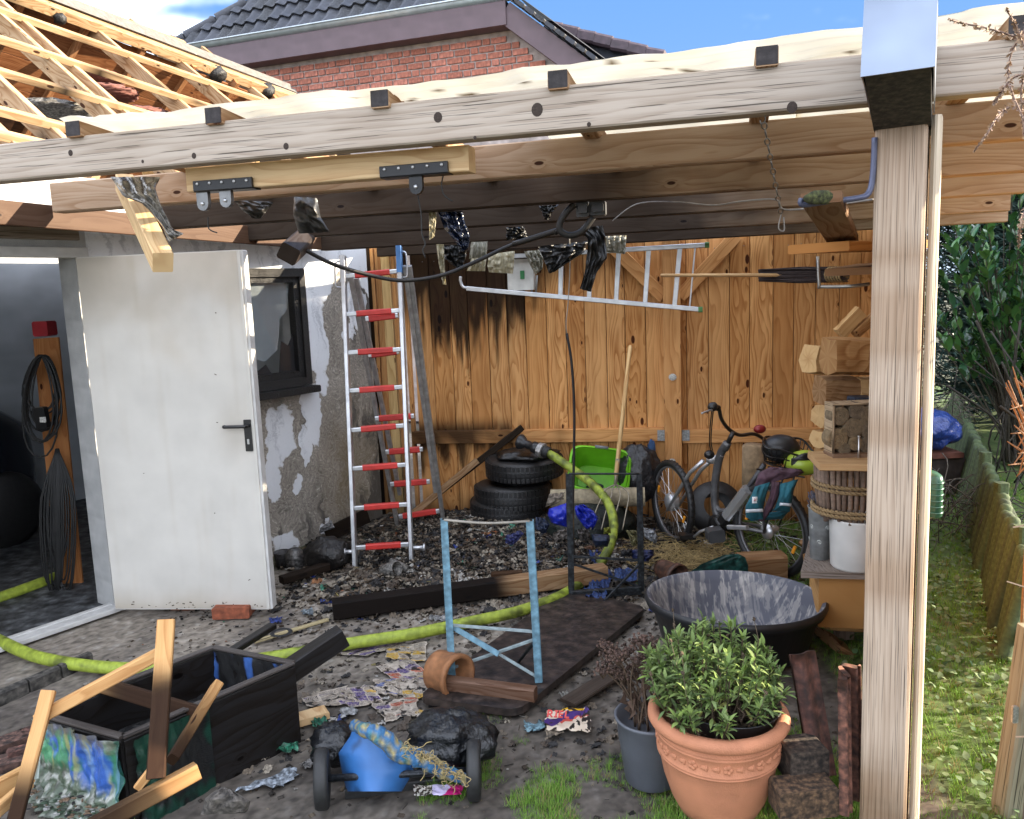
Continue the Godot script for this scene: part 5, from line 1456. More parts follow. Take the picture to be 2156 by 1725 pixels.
	for s in [-1, 1]:
		b = B.new(); b.sm(true); b.tube([bxf * V3(-.05, s * .172, .0), bxf * V3(.05, s * .172, .0)], .013, 8); ob("grip", b, M("grey_grip", L(.16, .17, .18), .5, 0, "soft"), th)
	b = B.new(); b.sm(true); b.blob(bxf * V3(-.02, -.10, -.15), V3(.07, .03, .05), .3, .2, 2); lone("dark_cloth", b, M("dark_cloth", L(.02, .025, .04), .9, 0, "mot", 5.0), "small dark cloth lying in the green basket", "cloth")
	# pitchfork
	var f0 = d(1327, 728, 6.25); var f1 = d(1297, 1002, 5.75); var f2 = d(1296, 1020, 5.73)
	th = thing("garden_fork", "garden fork with a long wooden handle leaning on the plank wall", "fork", f2)
	b = wb(); b.sm(true); b.tube([f0, f0.lerp(f1, .02), f1], [.01, .0155, .0165], 9); ob("handle", b, W("ash_handle", L(.62, .42, .20), 0, .6), th)
	var tin = M("tine_steel", L(.42, .37, .28), .45, .6, "mot", 9.0)
	b = B.new(); b.sm(true); b.tube([f1.lerp(f0, .12), f2], [.018, .013], 8); ob("socket", b, tin, th)
	for k in 4:
		var dx = [-28, -9, 10, 28][k]
		b = B.new(); b.sm(true)
		b.tube(spl([f2, d(1296 + dx * .75, 1031, 5.72), d(1296 + dx, 1046, 5.68), d(1292 + dx * 1.15 - 6, 1078, 5.6), d(1287 + dx * 1.2 - 10, 1116, 5.5)], 4), .005, 6); ob("tine", b, tin, th)
	# rolled mat, box, cloths
	b = B.new(); b.sm(true)
	var r0 = d(1160, 1050, 5.95); var r1 = d(1358, 1046, 5.85)
	var rx = along(r0, r1 - r0); var ln = r0.distance_to(r1)
	for k in 3: b.lathe([Vector2(.068 - k * .012, -.0), Vector2(.07 - k * .012, ln - .012 * k)], 18, rx)
	lone("rolled_mat", b, M("beige_mat", L(.42, .35, .23), .9, 0, "mot", 5.0, "nf", .4), "beige rolled mat lying below the green basket", "mat")
	b = drape(12, [[830, 670], [800, 780], [795, 810]], [[1000, 650], [1010, 720], [960, 760]], 5.9, .02, 0, .04, 3)
	lone("stained_cloth", b, M("stained_cloth", L(.40, .33, .26), .9, 0, "blot", 4.0), "pale stained cloth bunched at the left end of the rolled mat", "cloth")
	b = drape(12, [[830, 830], [815, 900], [860, 985], [930, 1010]], [[1040, 760], [1060, 850], [1040, 920], [1040, 1030]], 5.6, .02, 0, .10, 8)
	var cob = M("cobalt_plastic", L(.015, .03, .42), .35, 0, "soft", 3.0, "nc", .4)
	lone("cobalt_bin", b, cob, "cobalt blue melted bin half on the left behind the dark trolley post", "bin")
	b = drape(12, [[1110, 800], [1120, 900], [1190, 1000], [1240, 1050]], [[1200, 780], [1320, 860], [1360, 940], [1300, 1055]], 5.55, .05, .01, .06, 9, 18, 18)
	lone("blue_rag", b, cob, "cobalt blue frayed plastic rag right of the dark trolley post", "rag")
	b = B.new(); b.sm(true); b.blob(d(1345, 1000, 6.1), V3(.17, .22, .13), .4, .14, 12, 34, 20)
	lone("black_bag", b, M("bin_bag", L(.017, .017, .019), .3, 0, "soft", 3.0, "nc", 1.5), "crumpled black bag leaning on the wall beside the green basket", "bag")
	b = B.new(); b.sm(true); b.blob(d(1372, 947, 6.15), V3(.032, .075, .03), .4, .2, 4, 16, 12)
	lone("blue_glove", b, M("blue_glove", L(.03, .08, .19), .9, 0, "mot", 8.0), "blue work glove stuck upright on the black bag", "glove")
	b = B.new(); b.sm(true); b.blob(d(1240, 1075, 5.9) - V3(0, .1, 0), V3(.35, .18, .2), .25, .12, 17, 34, 18)
	lone("dark_sack", b, M("dark_green_bag", L(.015, .028, .02), .5, 0, "blot", 4.0, "nc", 1.2), "dark sack under the green basket and rolled mat", "sack")
	# small bits on the heap
	for q in [
		[[[690, 915], [680, 1040], [760, 1100]], [[780, 930], [840, 1000], [800, 1090]], 5.5, L(.02, .045, .12), .03, .05, "dark blue cloth lump right of the pale blue trolley post", "cloth"],
		[[[360, 1120], [360, 1200], [430, 1225]], [[520, 1060], [560, 1100], [470, 1200]], 5.55, L(.05, .06, .26), .03, .02, "violet-blue plastic scrap left of the pale blue trolley post", "plastic"],
		[[[1290, 1100], [1300, 1180], [1330, 1240]], [[1480, 1110], [1490, 1170], [1460, 1240]], 5.2, L(.015, .035, .10), .01, .08, "dark blue pot wreck inside the hose bend", "pot"],
		[[[1200, 1240], [1220, 1260], [1290, 1275]], [[1300, 1220], [1330, 1250], [1340, 1270]], 5.2, L(.36, .18, .10), .02, .02, "small rusty orange shard below the blue pot", "shard"],
		[[[1840, 1030], [1860, 1130], [1930, 1180]], [[1960, 1050], [2005, 1130], [1990, 1200]], 5.3, L(.55, .57, .60), .02, .03, "white torn bag beside the front bicycle wheel", "bag"],
		[[[1700, 1270], [1720, 1350], [1760, 1390]], [[1960, 1270], [1960, 1330], [1900, 1400]], 5.0, L(.02, .035, .16), .02, .05, "navy blue plastic sheet behind the dark trolley frame", "plastic"],
		[[[1600, 1280], [1600, 1350]], [[1720, 1260], [1740, 1340]], 5.0, L(.013, .014, .016), .02, .05, "black lump left of the navy plastic sheet", "rubble"],
		[[[1660, 1060], [1700, 1150], [1720, 1230]], [[1770, 1060], [1790, 1150], [1790, 1230]], 5.3, L(.42, .38, .17), .04, .03, "yellowish frayed wadding behind the right trolley post", "wadding"],
		[[[870, 1090], [880, 1160], [950, 1180]], [[1060, 1020], [1090, 1100], [1060, 1150]], 5.4, L(.26, .22, .19), .05, .03, "grey-brown crumpled paper before the cobalt bin", "paper"],
		[[[1130, 1050], [1150, 1130], [1170, 1170]], [[1250, 1040], [1280, 1120], [1270, 1165]], 5.4, L(.20, .17, .15), .05, .03, "grey burnt paper wad right of the hanging cord", "paper"],
		[[[1420, 1040], [1420, 1100]], [[1490, 1020], [1500, 1090]], 5.3, L(.42, .44, .03), .02, .02, "yellow-green fabric tip inside the hose bend", "fabric"]]:
		lone("debris_piece", drape(12, q[0], q[1], q[2], q[4], 0, q[5], rng.randi() % 40, 14, 14), M("bit_%s" % q[7] + str(q[3].to_html()), q[3], .6, 0, "blot", 6.0, "nc", .8), q[6], q[7])
	# charred beams
	var cb = func(p): return Color(.02, .018, .018).lerp(Color(1, 1, 1), smoothstep(-.15, .02, p.x + .1 * nz.get_noise_3d(p.x * 4, p.y * 9, p.z * 4)))
	var wd = W("heap_wood", L(.26, .165, .09), 1)
	b = wb(); b.cf = cb; b.beam(g(700, 1283, .06), g(1275, 1206, .075), .10, .105, Vector3.UP, .008, 40)
	lone("fallen_beam", b, wd, "long fallen beam, charred black at its left end", "beam")
	b = wb(); b.col = Color(.06, .055, .05); b.beam(d(870, 1080, 6.4), d(1100, 900, 6.6), .05, .05, V3(0, 0, 1), .004, 6)
	lone("slanting_bar", b, wd, "black bar slanting up against the plank wall left of the tyres", "bar")
	b = wb(); b.beam(d(865, 1085, 6.3), d(1005, 970, 6.5), .05, .035, V3(0, 0, 1), .004, 6)
	lone("slanting_batten", b, wd, "brown batten lying under the slanting black bar", "batten")
	b = wb(); b.col = Color(.05, .045, .045); b.beam(g(592, 1222, .05), g(690, 1192, .06), .07, .05, Vector3.UP, .006, 6)
	lone("charred_plank", b, wd, "short charred plank on the floor right of the white door", "plank")
	b = wb(); b.beam(g(535, 1352, .012), g(690, 1305, .012), .03, .016); lone("thin_lath", b, W("lath", L(.36, .30, .17), 2), "thin pale lath on the ground left of the fallen beam", "lath")
	b = wb(); b.col = Color(.2, .17, .15); b.beam(g(1035, 1212, .05), g(1100, 1208, .06), .05, .04, Vector3.UP, .006, 4); lone("scorched_block", b, wd, "brown scorched block lying behind the fallen beam", "block")
	b = wb(); b.col = Color(.5, .45, .4); b.beam(g(1085, 1292, .02), g(1160, 1268, .02), .03, .02); lone("pale_chip", b, wd, "flat pale wood chip just in front of the fallen beam", "chip")
	# pots and boxes along the garage wall
	b = B.new(); b.sm(true); b.lathe([Vector2(0, 0), Vector2(.05, .0), Vector2(.062, .10), Vector2(.064, .105), Vector2(.056, .10), Vector2(.05, .02)], 18, Transform3D(Basis(), g(597, 1192)))
	lone("small_pot", b, M("grey_pot", L(.12, .115, .12), .6, 0, "blot", 6.0), "small dark grey pot standing by the wall behind the door edge", "pot")
	b = B.new(); b.sm(true); b.lathe([Vector2(.066, 0), Vector2(.068, .07), Vector2(.06, .11), Vector2(.04, .135), Vector2(0, .145)], 20, Transform3D(Basis(V3(0, 0, 1), .1), g(624, 1195)))
	lone("dented_kettle", b, M("sooty_steel", L(.28, .27, .26), .45, .6, "blot", 5.0), "sooty dented metal pot upturned beside the small grey pot", "pot")
	b = B.new(); b.sm(true); b.blob(g(690, 1170, .1), V3(.16, .12, .12), .45, .12, 9, 26, 16)
	lone("burnt_bag", b, M("burnt_leather", L(.022, .018, .016), .5, 0, "blot", 5.0, "nc", 1.3), "burnt black bag slumped at the foot of the garage wall", "bag")
	b = B.new(); b.sm(true); b.blob(g(683, 1152, .15), V3(.03, .08, .03), .5, .2, 10, 14, 10); lone("brown_flap", b, M("brown_flap", L(.25, .14, .06), .7, 0, "blot", 6.0), "brown singed flap on the burnt black bag", "flap")
	b = wb(); b.col = Color(.05, .045, .045); b.beam(d(686, 1128, 6.1), d(775, 1085, 6.3), .02, .12, Vector3.UP, .004); lone("leaning_sheet", b, wd, "black charred sheet leaning at the corner of the wall", "sheet")
	b = drape(11, [[540, 1150], [530, 1200]], [[640, 1080], [670, 1150]], 6.05, .02, 0, .03, 4); lone("white_rag", b, M("white_rag", L(.5, .5, .5), .8, 0, "blot", 6.0), "white sooty rag at the foot of the wall", "rag")
	b = scrap(7, [[1870, 1150], [1960, 1160], [1950, 1200], [1870, 1195]], .02, 5, .03); lone("green_netting", b, M("mint_plastic", L(.05, .35, .20), .5, 0, "blot", 6.0), "mint green plastic scrap in front of the burnt black bag", "plastic")
	b = scrap(7, [[1670, 1290], [1790, 1285], [1780, 1325], [1665, 1330]], .02, 6, .02); lone("green_net", b, mats.mint_plastic, "mint green net strip under the charred plank by the door", "net")
	for q in [[822, 1200, .05, .065, .35], [842, 1192, .03, .08, -.3]]:
		b = B.new(); b.sm(true); b.lathe([Vector2(q[2] * .9, -q[3]), Vector2(q[2], q[3]), Vector2(q[2] * .85, q[3]), Vector2(q[2] * .75, -q[3] * .9), Vector2(0, -q[3] * .9)], 16, along(g(q[0], q[1], .05), V3(1, q[4], .7)))
		lone("tin_can", b, M("tin", L(.32, .30, .27), .5, .4, "blot", 6.0), "greyish open can lying on the heap below the ladder, %s" % ("larger and squat" if q[2] > .04 else "slim and tilted"), "can", "cans on the heap")
	# clay tiles under the door
	for q in [[402, 1294, .11, "curved clay tile lying under the white door, left one"], [492, 1294, .10, "flat clay brick lying under the white door, right one"]]:
		b = B.new(); b.sm(q[2] > .105)
		if q[2] > .105: b.lathe([Vector2(.055, -.11), Vector2(.06, .11), Vector2(.045, .11), Vector2(.042, -.11)], 14, along(g(q[0], q[1] - 25, .02), V3(1, 0, .05)), 0, PI * 1.2)
		else: b.box(Transform3D(Basis(), g(q[0], q[1] - 10, .035)), V3(.22, .07, .12), .006)
		lone("clay_piece", b, M("clay_red", L(.36, .10, .045), .85, 0, "mot", 5.0), q[3], "clay tile", "clay pieces under the door")
	# in the garage: board with cables, red box, dark car
	var gb = Basis(gW, Vector3.UP, gN)
	var a = d(105, 1245, 5.35); a.y = 0
	var pb = V3(.8, 0, .35).normalized(); 
	th = thing("cable_board", "orange board with coiled black cables hanging inside the doorway", "board", a)
	b = wb(); b.beam(d(97, 712, 5.5), d(150, 1245, 5.35), .17, .02, V3(0, 0, 1), .003); ob("board", b, W("board_orange", L(.40, .17, .06), 0), th)
	var ck = M("black_rubber", L(.012, .012, .012), .6)
	b = B.new(); b.sm(true)
	for k in 12:
		var cx = 88.0 + rf(-6, 8); var ry = rf(55, 110); var rx2 = rf(22, 40)
		var pts = []
		for i in 21:
			var t = TAU * i / 20
			pts.append(d(cx + sin(t) * rx2 * (1 - .3 * cos(t)), 748 + ry - ry * cos(t), 5.35 - .01 * k))
		b.tube(pts, .006, 6)
	stuff(ob("cable_coil", b, ck, th))
	b = B.new(); b.sm(true)
	for k in 16:
		var x = 120.0 + rf(-3, 3); var s = rf(-36, 36)
		b.tube(spl([d(x, 945, 5.28), d(x + s, 1050, 5.2), d(x + s * .9, 1160 + rf(0, 60), 5.2), d(x + s * .3, 1235 + rf(-20, 15), 5.22), d(x - s * .6, 1130, 5.2), d(x - s * .5, 1020, 5.22), d(x, 950, 5.28)], 4), .006, 6)
	stuff(ob("cable_bundle", b, ck, th))
	b = B.new(); b.box(Transform3D(Basis(V3(0, 0, 1), .05), d(88, 880, 5.25)), V3(.07, .14, .05), .008); ob("socket_block", b, M("black_plastic", L(.015, .014, .014), .35), th)
	b = B.new(); b.box(Transform3D(Basis(), d(90, 884, 5.22)), V3(.04, .035, .003), .001); ob("label_plate", b, M("paper_white", L(.7, .68, .62), .8), th)
	b = B.new(); b.box(Transform3D(Basis(), d(94, 692, 5.55)), V3(.10, .1, .12), .01); lone("red_box", b, M("red_box", L(.42, .02, .03), .5, 0, "soft"), "red box standing on top of the cable board in the garage", "box")
	a = d(-10, 1000, 6.2); a.y = 0
	th = thing("dark_car", "dark car parked in the shade inside the garage", "car", a)
	b = B.new(); b.sm(true)
	b.grid(func(u, v):
		var t = TAU * u; var c = cos(t); var s = sin(t)
		var y = [.25, .35, .6, .85, .95, 1.2, 1.38, 1.42, 1.40][roundi(v * 8)]; var kx = [.82, .88, .9, .9, .88, .74, .62, .5, .0][roundi(v * 8)]; var kz = [2.0, 2.1, 2.15, 2.1, 2.0, 1.3, 1.05, .9, .0][roundi(v * 8)]
		return a + gW * (kz * .45 * sign(c) * pow(absf(c), .5) - .5) - gN * (.75 + kx * sign(s) * pow(absf(s), .5) * .8) + V3(0, y, 0), 40, 8)
	ob("body", b, M("car_paint", L(.01, .012, .018), .15, .3, ""), th)
	for s in [-1, 1]:
		b = B.new(); b.sm(true); b.lathe([Vector2(0, -.09), Vector2(.26, -.09), Vector2(.31, -.06), Vector2(.31, .06), Vector2(.26, .09), Vector2(0, .09)], 24, along(a + gW * (-.5 + s * .55) - gN * .12 + V3(0, .31, 0), gN)); ob("wheel", b, M("tyre_rubber", L(.016, .0155, .016), .5), th)
	trolley()

func trolley():
	var q = [g(878, 1474, .03), g(1092, 1503, .03), g(1362, 1283, .03), g(1190, 1243, .03)]
	var th = thing("platform_trolley", "old platform trolley: dark board with blue and black angle-iron frames", "trolley", (q[0] + q[2]) / 2 * V3(1, 0, 1))
	var ctr = (q[0] + q[1] + q[2] + q[3]) / 4
	var poly = []
	for i in 4:
		var p = q[i]; var pa = q[(i + 3) % 4]; var pn = q[(i + 1) % 4]
		for t in 5:
			var k = t / 4.0
			var x = p + (pa - p).normalized() * .07 * (1 - k) * (1 - k) + (pn - p).normalized() * .07 * k * k
			poly.append(Vector2(x.x, -x.z))
	var b = B.new(); b.prism(poly, Transform3D(Basis(V3(1, 0, 0), V3(0, 0, -1), V3(0, 1, 0)), V3(0, .028, 0)), .034)
	ob("deck", b, M("deck_board", L(.075, .052, .042), .5, 0, "blot", 1.6, "nf", .25), th)
	b = wb(); b.beam(g(922, 1436, .07), g(1128, 1462, .07), .055, .06, Vector3.UP, .006); ob("cleat", b, W("cleat_wood", L(.13, .075, .05), 1, .55), th)
	var bl = M("worn_blue", L(.17, .33, .42), .6, .1, "mot", 5.0, "nf", .4); var dk = M("dark_iron", L(.055, .065, .075), .5, .4, "blot", 4.0); var rw = M("worn_pale", L(.36, .44, .45), .6, .1, "mot", 5.0)
	var f = func(a, c, w, m, nm, par):
		var bb = B.new(); bb.beam(a, c, w, .012, V3(.2, .1, 1), .002); return ob(nm, bb, m, par)
	# front frame
	var z0 = q[0].z - .12
	var a0 = g(952, 1425, .05); var a1 = g(1134, 1438, .05)
	var at0 = d(935, 1095, -a0.z + .03); var at1 = d(1115, 1098, -a1.z + .03)
	for k in 2:
		var a = [a0, a1][k]; var c = [at0, at1][k]
		b = B.new(); b.beam(a, c, .034, .006, V3(0, 0, 1), .001); b.beam(a + V3(.017 if k else -.015, 0, -.02), c + V3(.017 if k else -.015, 0, -.02), .006, .036, V3(0, 0, 1), .001)
		ob("post", b, bl, th)
	b = B.new(); b.sm(true); b.tube(spl([at0, at0.lerp(at1, .5) - V3(0, .012, 0), at1], 5), .006, 6); ob("top_wire", b, M("pale_wire", L(.4, .36, .3), .6), th)
	for s in [[952, 1318, 1128, 1424, rw], [954, 1406, 1122, 1348, rw], [954, 1317, 1122, 1330, rw], [956, 1322, 1050, 1378, bl]]:
		f.call(d(s[0], s[1], -a0.z + .02 + .01 * (s[3] % 3)), d(s[2], s[3], -a1.z + .02), .014 if s[4] == rw else .026, s[4], "brace", th)
	f.call(d(1122, 1356, -a1.z + .02), d(1090, 1396, -a1.z + .25), .014, dk, "brace", th)
	# rear frame
	var c0 = g(1204, 1256, .03); var c1 = g(1350, 1246, .03)
	var ct0 = d(1198, 998, -c0.z); var ct1 = d(1346, 998, -c1.z)
	for k in 2:
		var a = [c0, c1][k]; var c = [ct0, ct1][k]
		b = B.new(); b.beam(a, c, .034, .006, V3(0, 0, 1), .001); b.beam(a + V3(.017 if k else -.015, 0, -.02), c + V3(.017 if k else -.015, 0, -.02), .006, .036, V3(0, 0, 1), .001)
		ob("post", b, dk, th)
	b = B.new(); b.sm(true); b.tube(spl([ct0, ct0.lerp(ct1, .5), ct1], 5), .006, 6); ob("top_wire", b, dk, th)
	for s in [[1202, 1172, 1348, 1180], [1202, 1186, 1348, 1236], [1345, 1190, 1250, 1290]]: f.call(d(s[0], s[1], -c0.z + .02), d(s[2], s[3], -c1.z + (.02 if s[3] < 1280 else -.2)), .014, dk, "brace", th)
	b = B.new(); b.beam(c0 + V3(0, .01, 0), c1 + V3(0, .01, 0), .03, .05); ob("cross_bar", b, dk, th)
	# terracotta ring pot on its side
	var rc = g(942, 1418, .09)
	b = B.new(); b.sm(true)
	b.lathe([Vector2(.088, -.07), Vector2(.096, -.065), Vector2(.098, -.03), Vector2(.094, -.02), Vector2(.098, .0), Vector2(.098, .05), Vector2(.105, .055), Vector2(.105, .078), Vector2(.086, .08), Vector2(.080, .06), Vector2(.078, -.06)], 36, along(rc, V3(.75, .05, .66)))
	lone("clay_ring_pot", b, M("ochre_clay", L(.40, .17, .065), .75, 0, "mot", 4.0), "ochre clay pot lying on its side behind the front trolley frame", "pot")
	# blue string
	for k in 5:
		b = scrap(8, [[[1880, 260], [1990, 300], [1960, 420], [1900, 380]], [[1820, 390], [1960, 400], [1950, 450], [1830, 440]], [[2000, 280], [2140, 285], [2140, 340], [2010, 330]], [[1860, 340], [1920, 350], [1900, 430], [1850, 400]], [[1850, 180], [1880, 260], [1990, 320], [1900, 270]]][k], .03, k, .05, 10, 10)
		lone("blue_twine", b, M("blue_twine", L(.03, .09, .33), .6, 0, "blot", 9.0), ["blue frayed twine hanging from the dark trolley frame", "blue twine tangle on the trolley deck", "blue plastic bundle behind the right rear trolley post", "small blue twine strand left on the deck", "blue strand along the rear brace of the trolley"][k], "twine", "blue twine pieces")

# ---------------------------------------------------------------- bicycle
func bicycle():
	var R = V3(1.60, .30, -5.0); var F = V3(1.14, .30, -5.76)
	var bx = (F - R).normalized(); var lat = bx.cross(Vector3.UP).normalized()
	if lat.z < 0: lat = -lat
	var P = func(x, y, off = 0.0): return PP(Q(10, x, y), R + lat * off, lat)
	var th = thing("bicycle", "silver step-through electric bicycle with panniers leaning by the plank wall", "bicycle", R * V3(1, 0, 1))
	var rub = M("tyre_rubber", L(.016, .0155, .016), .5); var sil = M("frame_silver", L(.16, .16, .165), .4, .4, "mot", 3.0); var al = M("aluminium", L(.62, .63, .65), .35, .75); var blk = M("black_plastic", L(.015, .014, .014), .35)
	var fl = (bx * .82 - lat * .42).normalized(); var fa = fl.cross(Vector3.UP).normalized()
	for k in 2:
		var c = [R, P.call(450, 1115)][k]; c.y = .30
		var axis = lat if k == 0 else lat.rotated(Vector3.UP, -.25)
		var xf = along(c, axis)
		var w = Node3D.new(); w.name = "wheel"; th.add_child(w, true); w.position = c - th.position
		var b = B.new(); b.sm(true)
		var pr = []
		for i in 11: pr.append(Vector2(.282 + cos(TAU * i / 10) * .025, sin(TAU * i / 10) * .025))
		b.lathe(pr, 56, xf); ob("tyre", b, rub, w)
		b = B.new()
		for i in 90:
			var a = TAU * i / 90
			b.box(Transform3D(xf.basis * Basis(Vector3.UP, -a), xf * V3(cos(a) * .303, .009 * (1 if i % 2 else -1), sin(a) * .303)), V3(.006, .016, .010), .001)
		stuff(ob("tread", b, rub, w))
		b = B.new(); b.sm(true)
		b.lathe([Vector2(.262, -.012), Vector2(.25, -.010), Vector2(.25, .010), Vector2(.262, .012), Vector2(.262, -.012)], 48, xf); ob("rim", b, M("rim_grey", L(.20, .20, .21), .45, .6, "soft"), w)
		b = B.new(); b.sm(true); b.lathe([Vector2(.2665, .0), Vector2(.279, .0195), Vector2(.2795, .021)], 48, xf); ob("white_line", b, M("reflex_line", L(.5, .55, .65), .4, 0, ""), w)
		b = B.new()
		for i in 28:
			var a = TAU * i / 28; var s = -1 if i % 2 else 1; var a2 = a + .5 * (1 if i % 4 < 2 else -1)
			b.tube([xf * V3(cos(a2) * .03, s * .028, sin(a2) * .03), xf * V3(cos(a) * .252, 0, sin(a) * .252)], .0014, 4, false)
		stuff(ob("spokes", b, M("spoke", L(.45, .45, .45), .3, .9, ""), w))
		b = B.new(); b.sm(true)
		if k: b.lathe([Vector2(0, -.045), Vector2(.02, -.045), Vector2(.062, -.03), Vector2(.066, -.02), Vector2(.066, .02), Vector2(.062, .03), Vector2(.02, .045), Vector2(0, .045)], 26, xf)
		else: b.lathe([Vector2(0, -.05), Vector2(.022, -.05), Vector2(.03, -.02), Vector2(.022, .0), Vector2(.03, .03), Vector2(.05, .032), Vector2(.05, .04), Vector2(0, .05)], 20, xf)
		ob("hub", b, al, w)
		for a in [2.2, 5.2]:
			b = B.new(); b.box(Transform3D(xf.basis * Basis(Vector3.UP, -a), xf * V3(cos(a) * .2, .006, sin(a) * .2)), V3(.02, .014, .05), .004); ob("reflector", b, M("amber", L(.65, .25, .02), .3, 0, ""), w)
	# frame
	var b = B.new(); b.sm(true)
	b.tube(spl([P.call(925, 545), P.call(868, 640), P.call(835, 780), P.call(818, 940), P.call(820, 1080), P.call(845, 1190), P.call(880, 1250)], 6), .027, 12)
	b.tube([P.call(935, 540), P.call(905, 600)], .024, 10)
	var bb = P.call(880, 1250)
	b.tube(spl([P.call(820, 1060), P.call(850, 1120), P.call(900, 1130), P.call(960, 1120)], 5), .018, 8)
	b.tube([bb, R + lat * .06], .012, 8); b.tube([bb - lat * .1, R - lat * .06], .012, 8)
	b.tube([P.call(1190, 800), R + lat * .055], .009, 8)
	ob("frame", b, sil, th)
	b = B.new(); b.sm(true); b.tube([bb, P.call(1245, 730)], .017, 8); ob("seat_tube", b, M("frame_dark", L(.05, .05, .055), .4, .3, "soft"), th)
	b = B.new(); b.beam(P.call(915, 1195, .03), P.call(1105, 945, .03), .075, .07, lat, .018); ob("battery", b, M("battery_silver", L(.6, .6, .6), .25, .7, "soft"), th)
	b = B.new(); b.beam(P.call(890, 1225, .03), P.call(925, 1180, .03), .08, .075, lat, .015); ob("battery_dock", b, blk, th)
	var cr = P.call(760, 690); var fh = P.call(450, 1115)
	b = B.new(); b.sm(true); b.tube([P.call(880, 640), P.call(800, 700), cr], .022, 8)
	for s in [-1, 1]: b.tube([cr + lat * .045 * s, P.call(650, 790) + lat * .048 * s, fh + lat * .05 * s], [.014, .014, .010], 8)
	ob("fork", b, al, th)
	b = B.new(); b.sm(true); b.tube([P.call(930, 545), P.call(975, 455)], .016, 8)
	var hb = [D(Q(10, 800, 232), 5.05), D(Q(10, 850, 245), 5.08), D(Q(10, 872, 330), 5.2), D(Q(10, 915, 400), 5.3), D(Q(10, 975, 452), 5.38), D(Q(10, 1040, 478), 5.45), D(Q(10, 1140, 466), 5.55), D(Q(10, 1200, 485), 5.6), D(Q(10, 1250, 520), 5.65)]
	b.tube(spl(hb, 5), .0125, 8); ob("handlebar", b, M("bar_black", L(.03, .028, .027), .4, .3, "soft"), th)
	b = B.new(); b.sm(true); b.blob(hb[0], V3(.033, .03, .03), .1, .1, 1); b.tube([hb[0], hb[1]], .02, 8); ob("grip", b, blk, th)
	b = B.new(); b.sm(true); b.tube(spl([hb[1], D(Q(10, 760, 268), 5.0), D(Q(10, 705, 290), 4.95)], 4), .006, 6); ob("brake_lever", b, al, th)
	b = B.new(); b.sm(true); b.blob(D(Q(10, 1205, 425), 5.4), V3(.042, .03, .03), .05, .1, 1); ob("bell", b, M("red_bell", L(.20, .015, .015), .35, .2, ""), th)
	b = B.new(); b.sm(true)
	for s in [0, 14]: b.tube(spl([D(Q(10, 790 + s, 270), 5.1), D(Q(10, 775 + s, 440), 5.25), D(Q(10, 772 + s, 540), 5.3), D(Q(10, 785 + s, 610), 5.35)], 5), .004, 5)
	ob("brake_cable", b, blk, th)
	b = B.new(); b.sm(true); b.blob(D(Q(10, 770, 645), 5.35), V3(.035, .03, .035), .08, .1, 1); ob("headlamp", b, blk, th)
	b = B.new(); b.sm(true); b.tube([bb + lat * .08, P.call(690, 1310, .09), P.call(640, 1355, .09)], .010, 8); ob("crank", b, al, th)
	b = B.new(); b.box(Transform3D(Basis(), P.call(575, 1345, .1)), V3(.11, .03, .09), .008); ob("pedal", b, blk, th)
	b = B.new(); b.box(Transform3D(Basis(V3(0, 0, 1), .1), P.call(820, 1335, .14)), V3(.11, .08, .1), .012); ob("pedal", b, M("dark_grey_plastic", L(.05, .052, .055), .5), th)
	b = B.new(); b.sm(true); b.lathe([Vector2(.06, -.003), Vector2(.078, 0), Vector2(.06, .003)], 28, along(bb + lat * .05, lat)); ob("chainring", b, blk, th)
	b = B.new(); b.beam(P.call(935, 1270, .06), P.call(1100, 1276, .06), .03, .03, lat, .006); ob("chain_guard", b, al, th)
	# rear carrier
	b = B.new(); b.sm(true)
	var k0 = P.call(1230, 760); var k1 = P.call(1640, 830)
	for s in [-.05, .05]: b.tube([k0 + lat * s, k1 + lat * s], .006, 6); b.tube([k1.lerp(k0, .4) + lat * s, R + lat * s * 1.4], .006, 6)
	ob("carrier", b, blk, th)
	# saddle bag dome and wire basket
	b = B.new(); b.sm(true); b.blob(D(Q(10, 1385, 590), 4.95), V3(.115, .085, .1), .06, .1, 4, 24, 14)
	lone("black_helmet", b, M("helmet_black", L(.015, .015, .017), .4, 0, "soft"), "black helmet lying in the wire basket of the bicycle", "helmet")
	var rim = [[1232, 540], [1265, 490], [1420, 505], [1560, 510], [1650, 600], [1700, 680], [1560, 660], [1400, 610], [1270, 590]]
	var bot = [[1245, 700], [1290, 650], [1420, 650], [1540, 660], [1600, 730], [1610, 770], [1500, 770], [1380, 750], [1290, 730]]
	var zz = [4.9, 5.05, 5.1, 5.1, 5.05, 4.95, 4.8, 4.8, 4.82]
	var wr = []; var wb2 = []
	for i in 9: wr.append(D(Q(10, rim[i][0], rim[i][1]), zz[i])); wb2.append(D(Q(10, bot[i][0], bot[i][1]), lerpf(zz[i], 4.95, .3)))
	wr.append(wr[0]); wb2.append(wb2[0])
	th = thing("wire_basket", "black wire basket on the rear carrier of the bicycle", "basket", wb2[0])
	var sr = spl(wr, 6); var sb = spl(wb2, 6)
	var mid = []
	for i in sr.size(): mid.append(sr[i].lerp(sb[i], .5))
	for s in [[sr, .005], [mid, .003], [sb, .003]]:
		b = B.new(); b.sm(true); b.tube(s[0], s[1] * 1.3, 6, false); ob("hoop", b, blk, th)
	for i in 27: b = B.new(); b.tube([sr[i * 2], sb[i * 2], sb[i * 2].lerp(sb[(i * 2 + 27) % 54], .5)], .0032, 5, false); ob("wire", b, blk, th)
	# green helmet
	var hc = D(Q(10, 1590, 715), 4.85)
	th = thing("green_helmet", "lime green cycle helmet with black vents beside the wire basket", "helmet", hc)
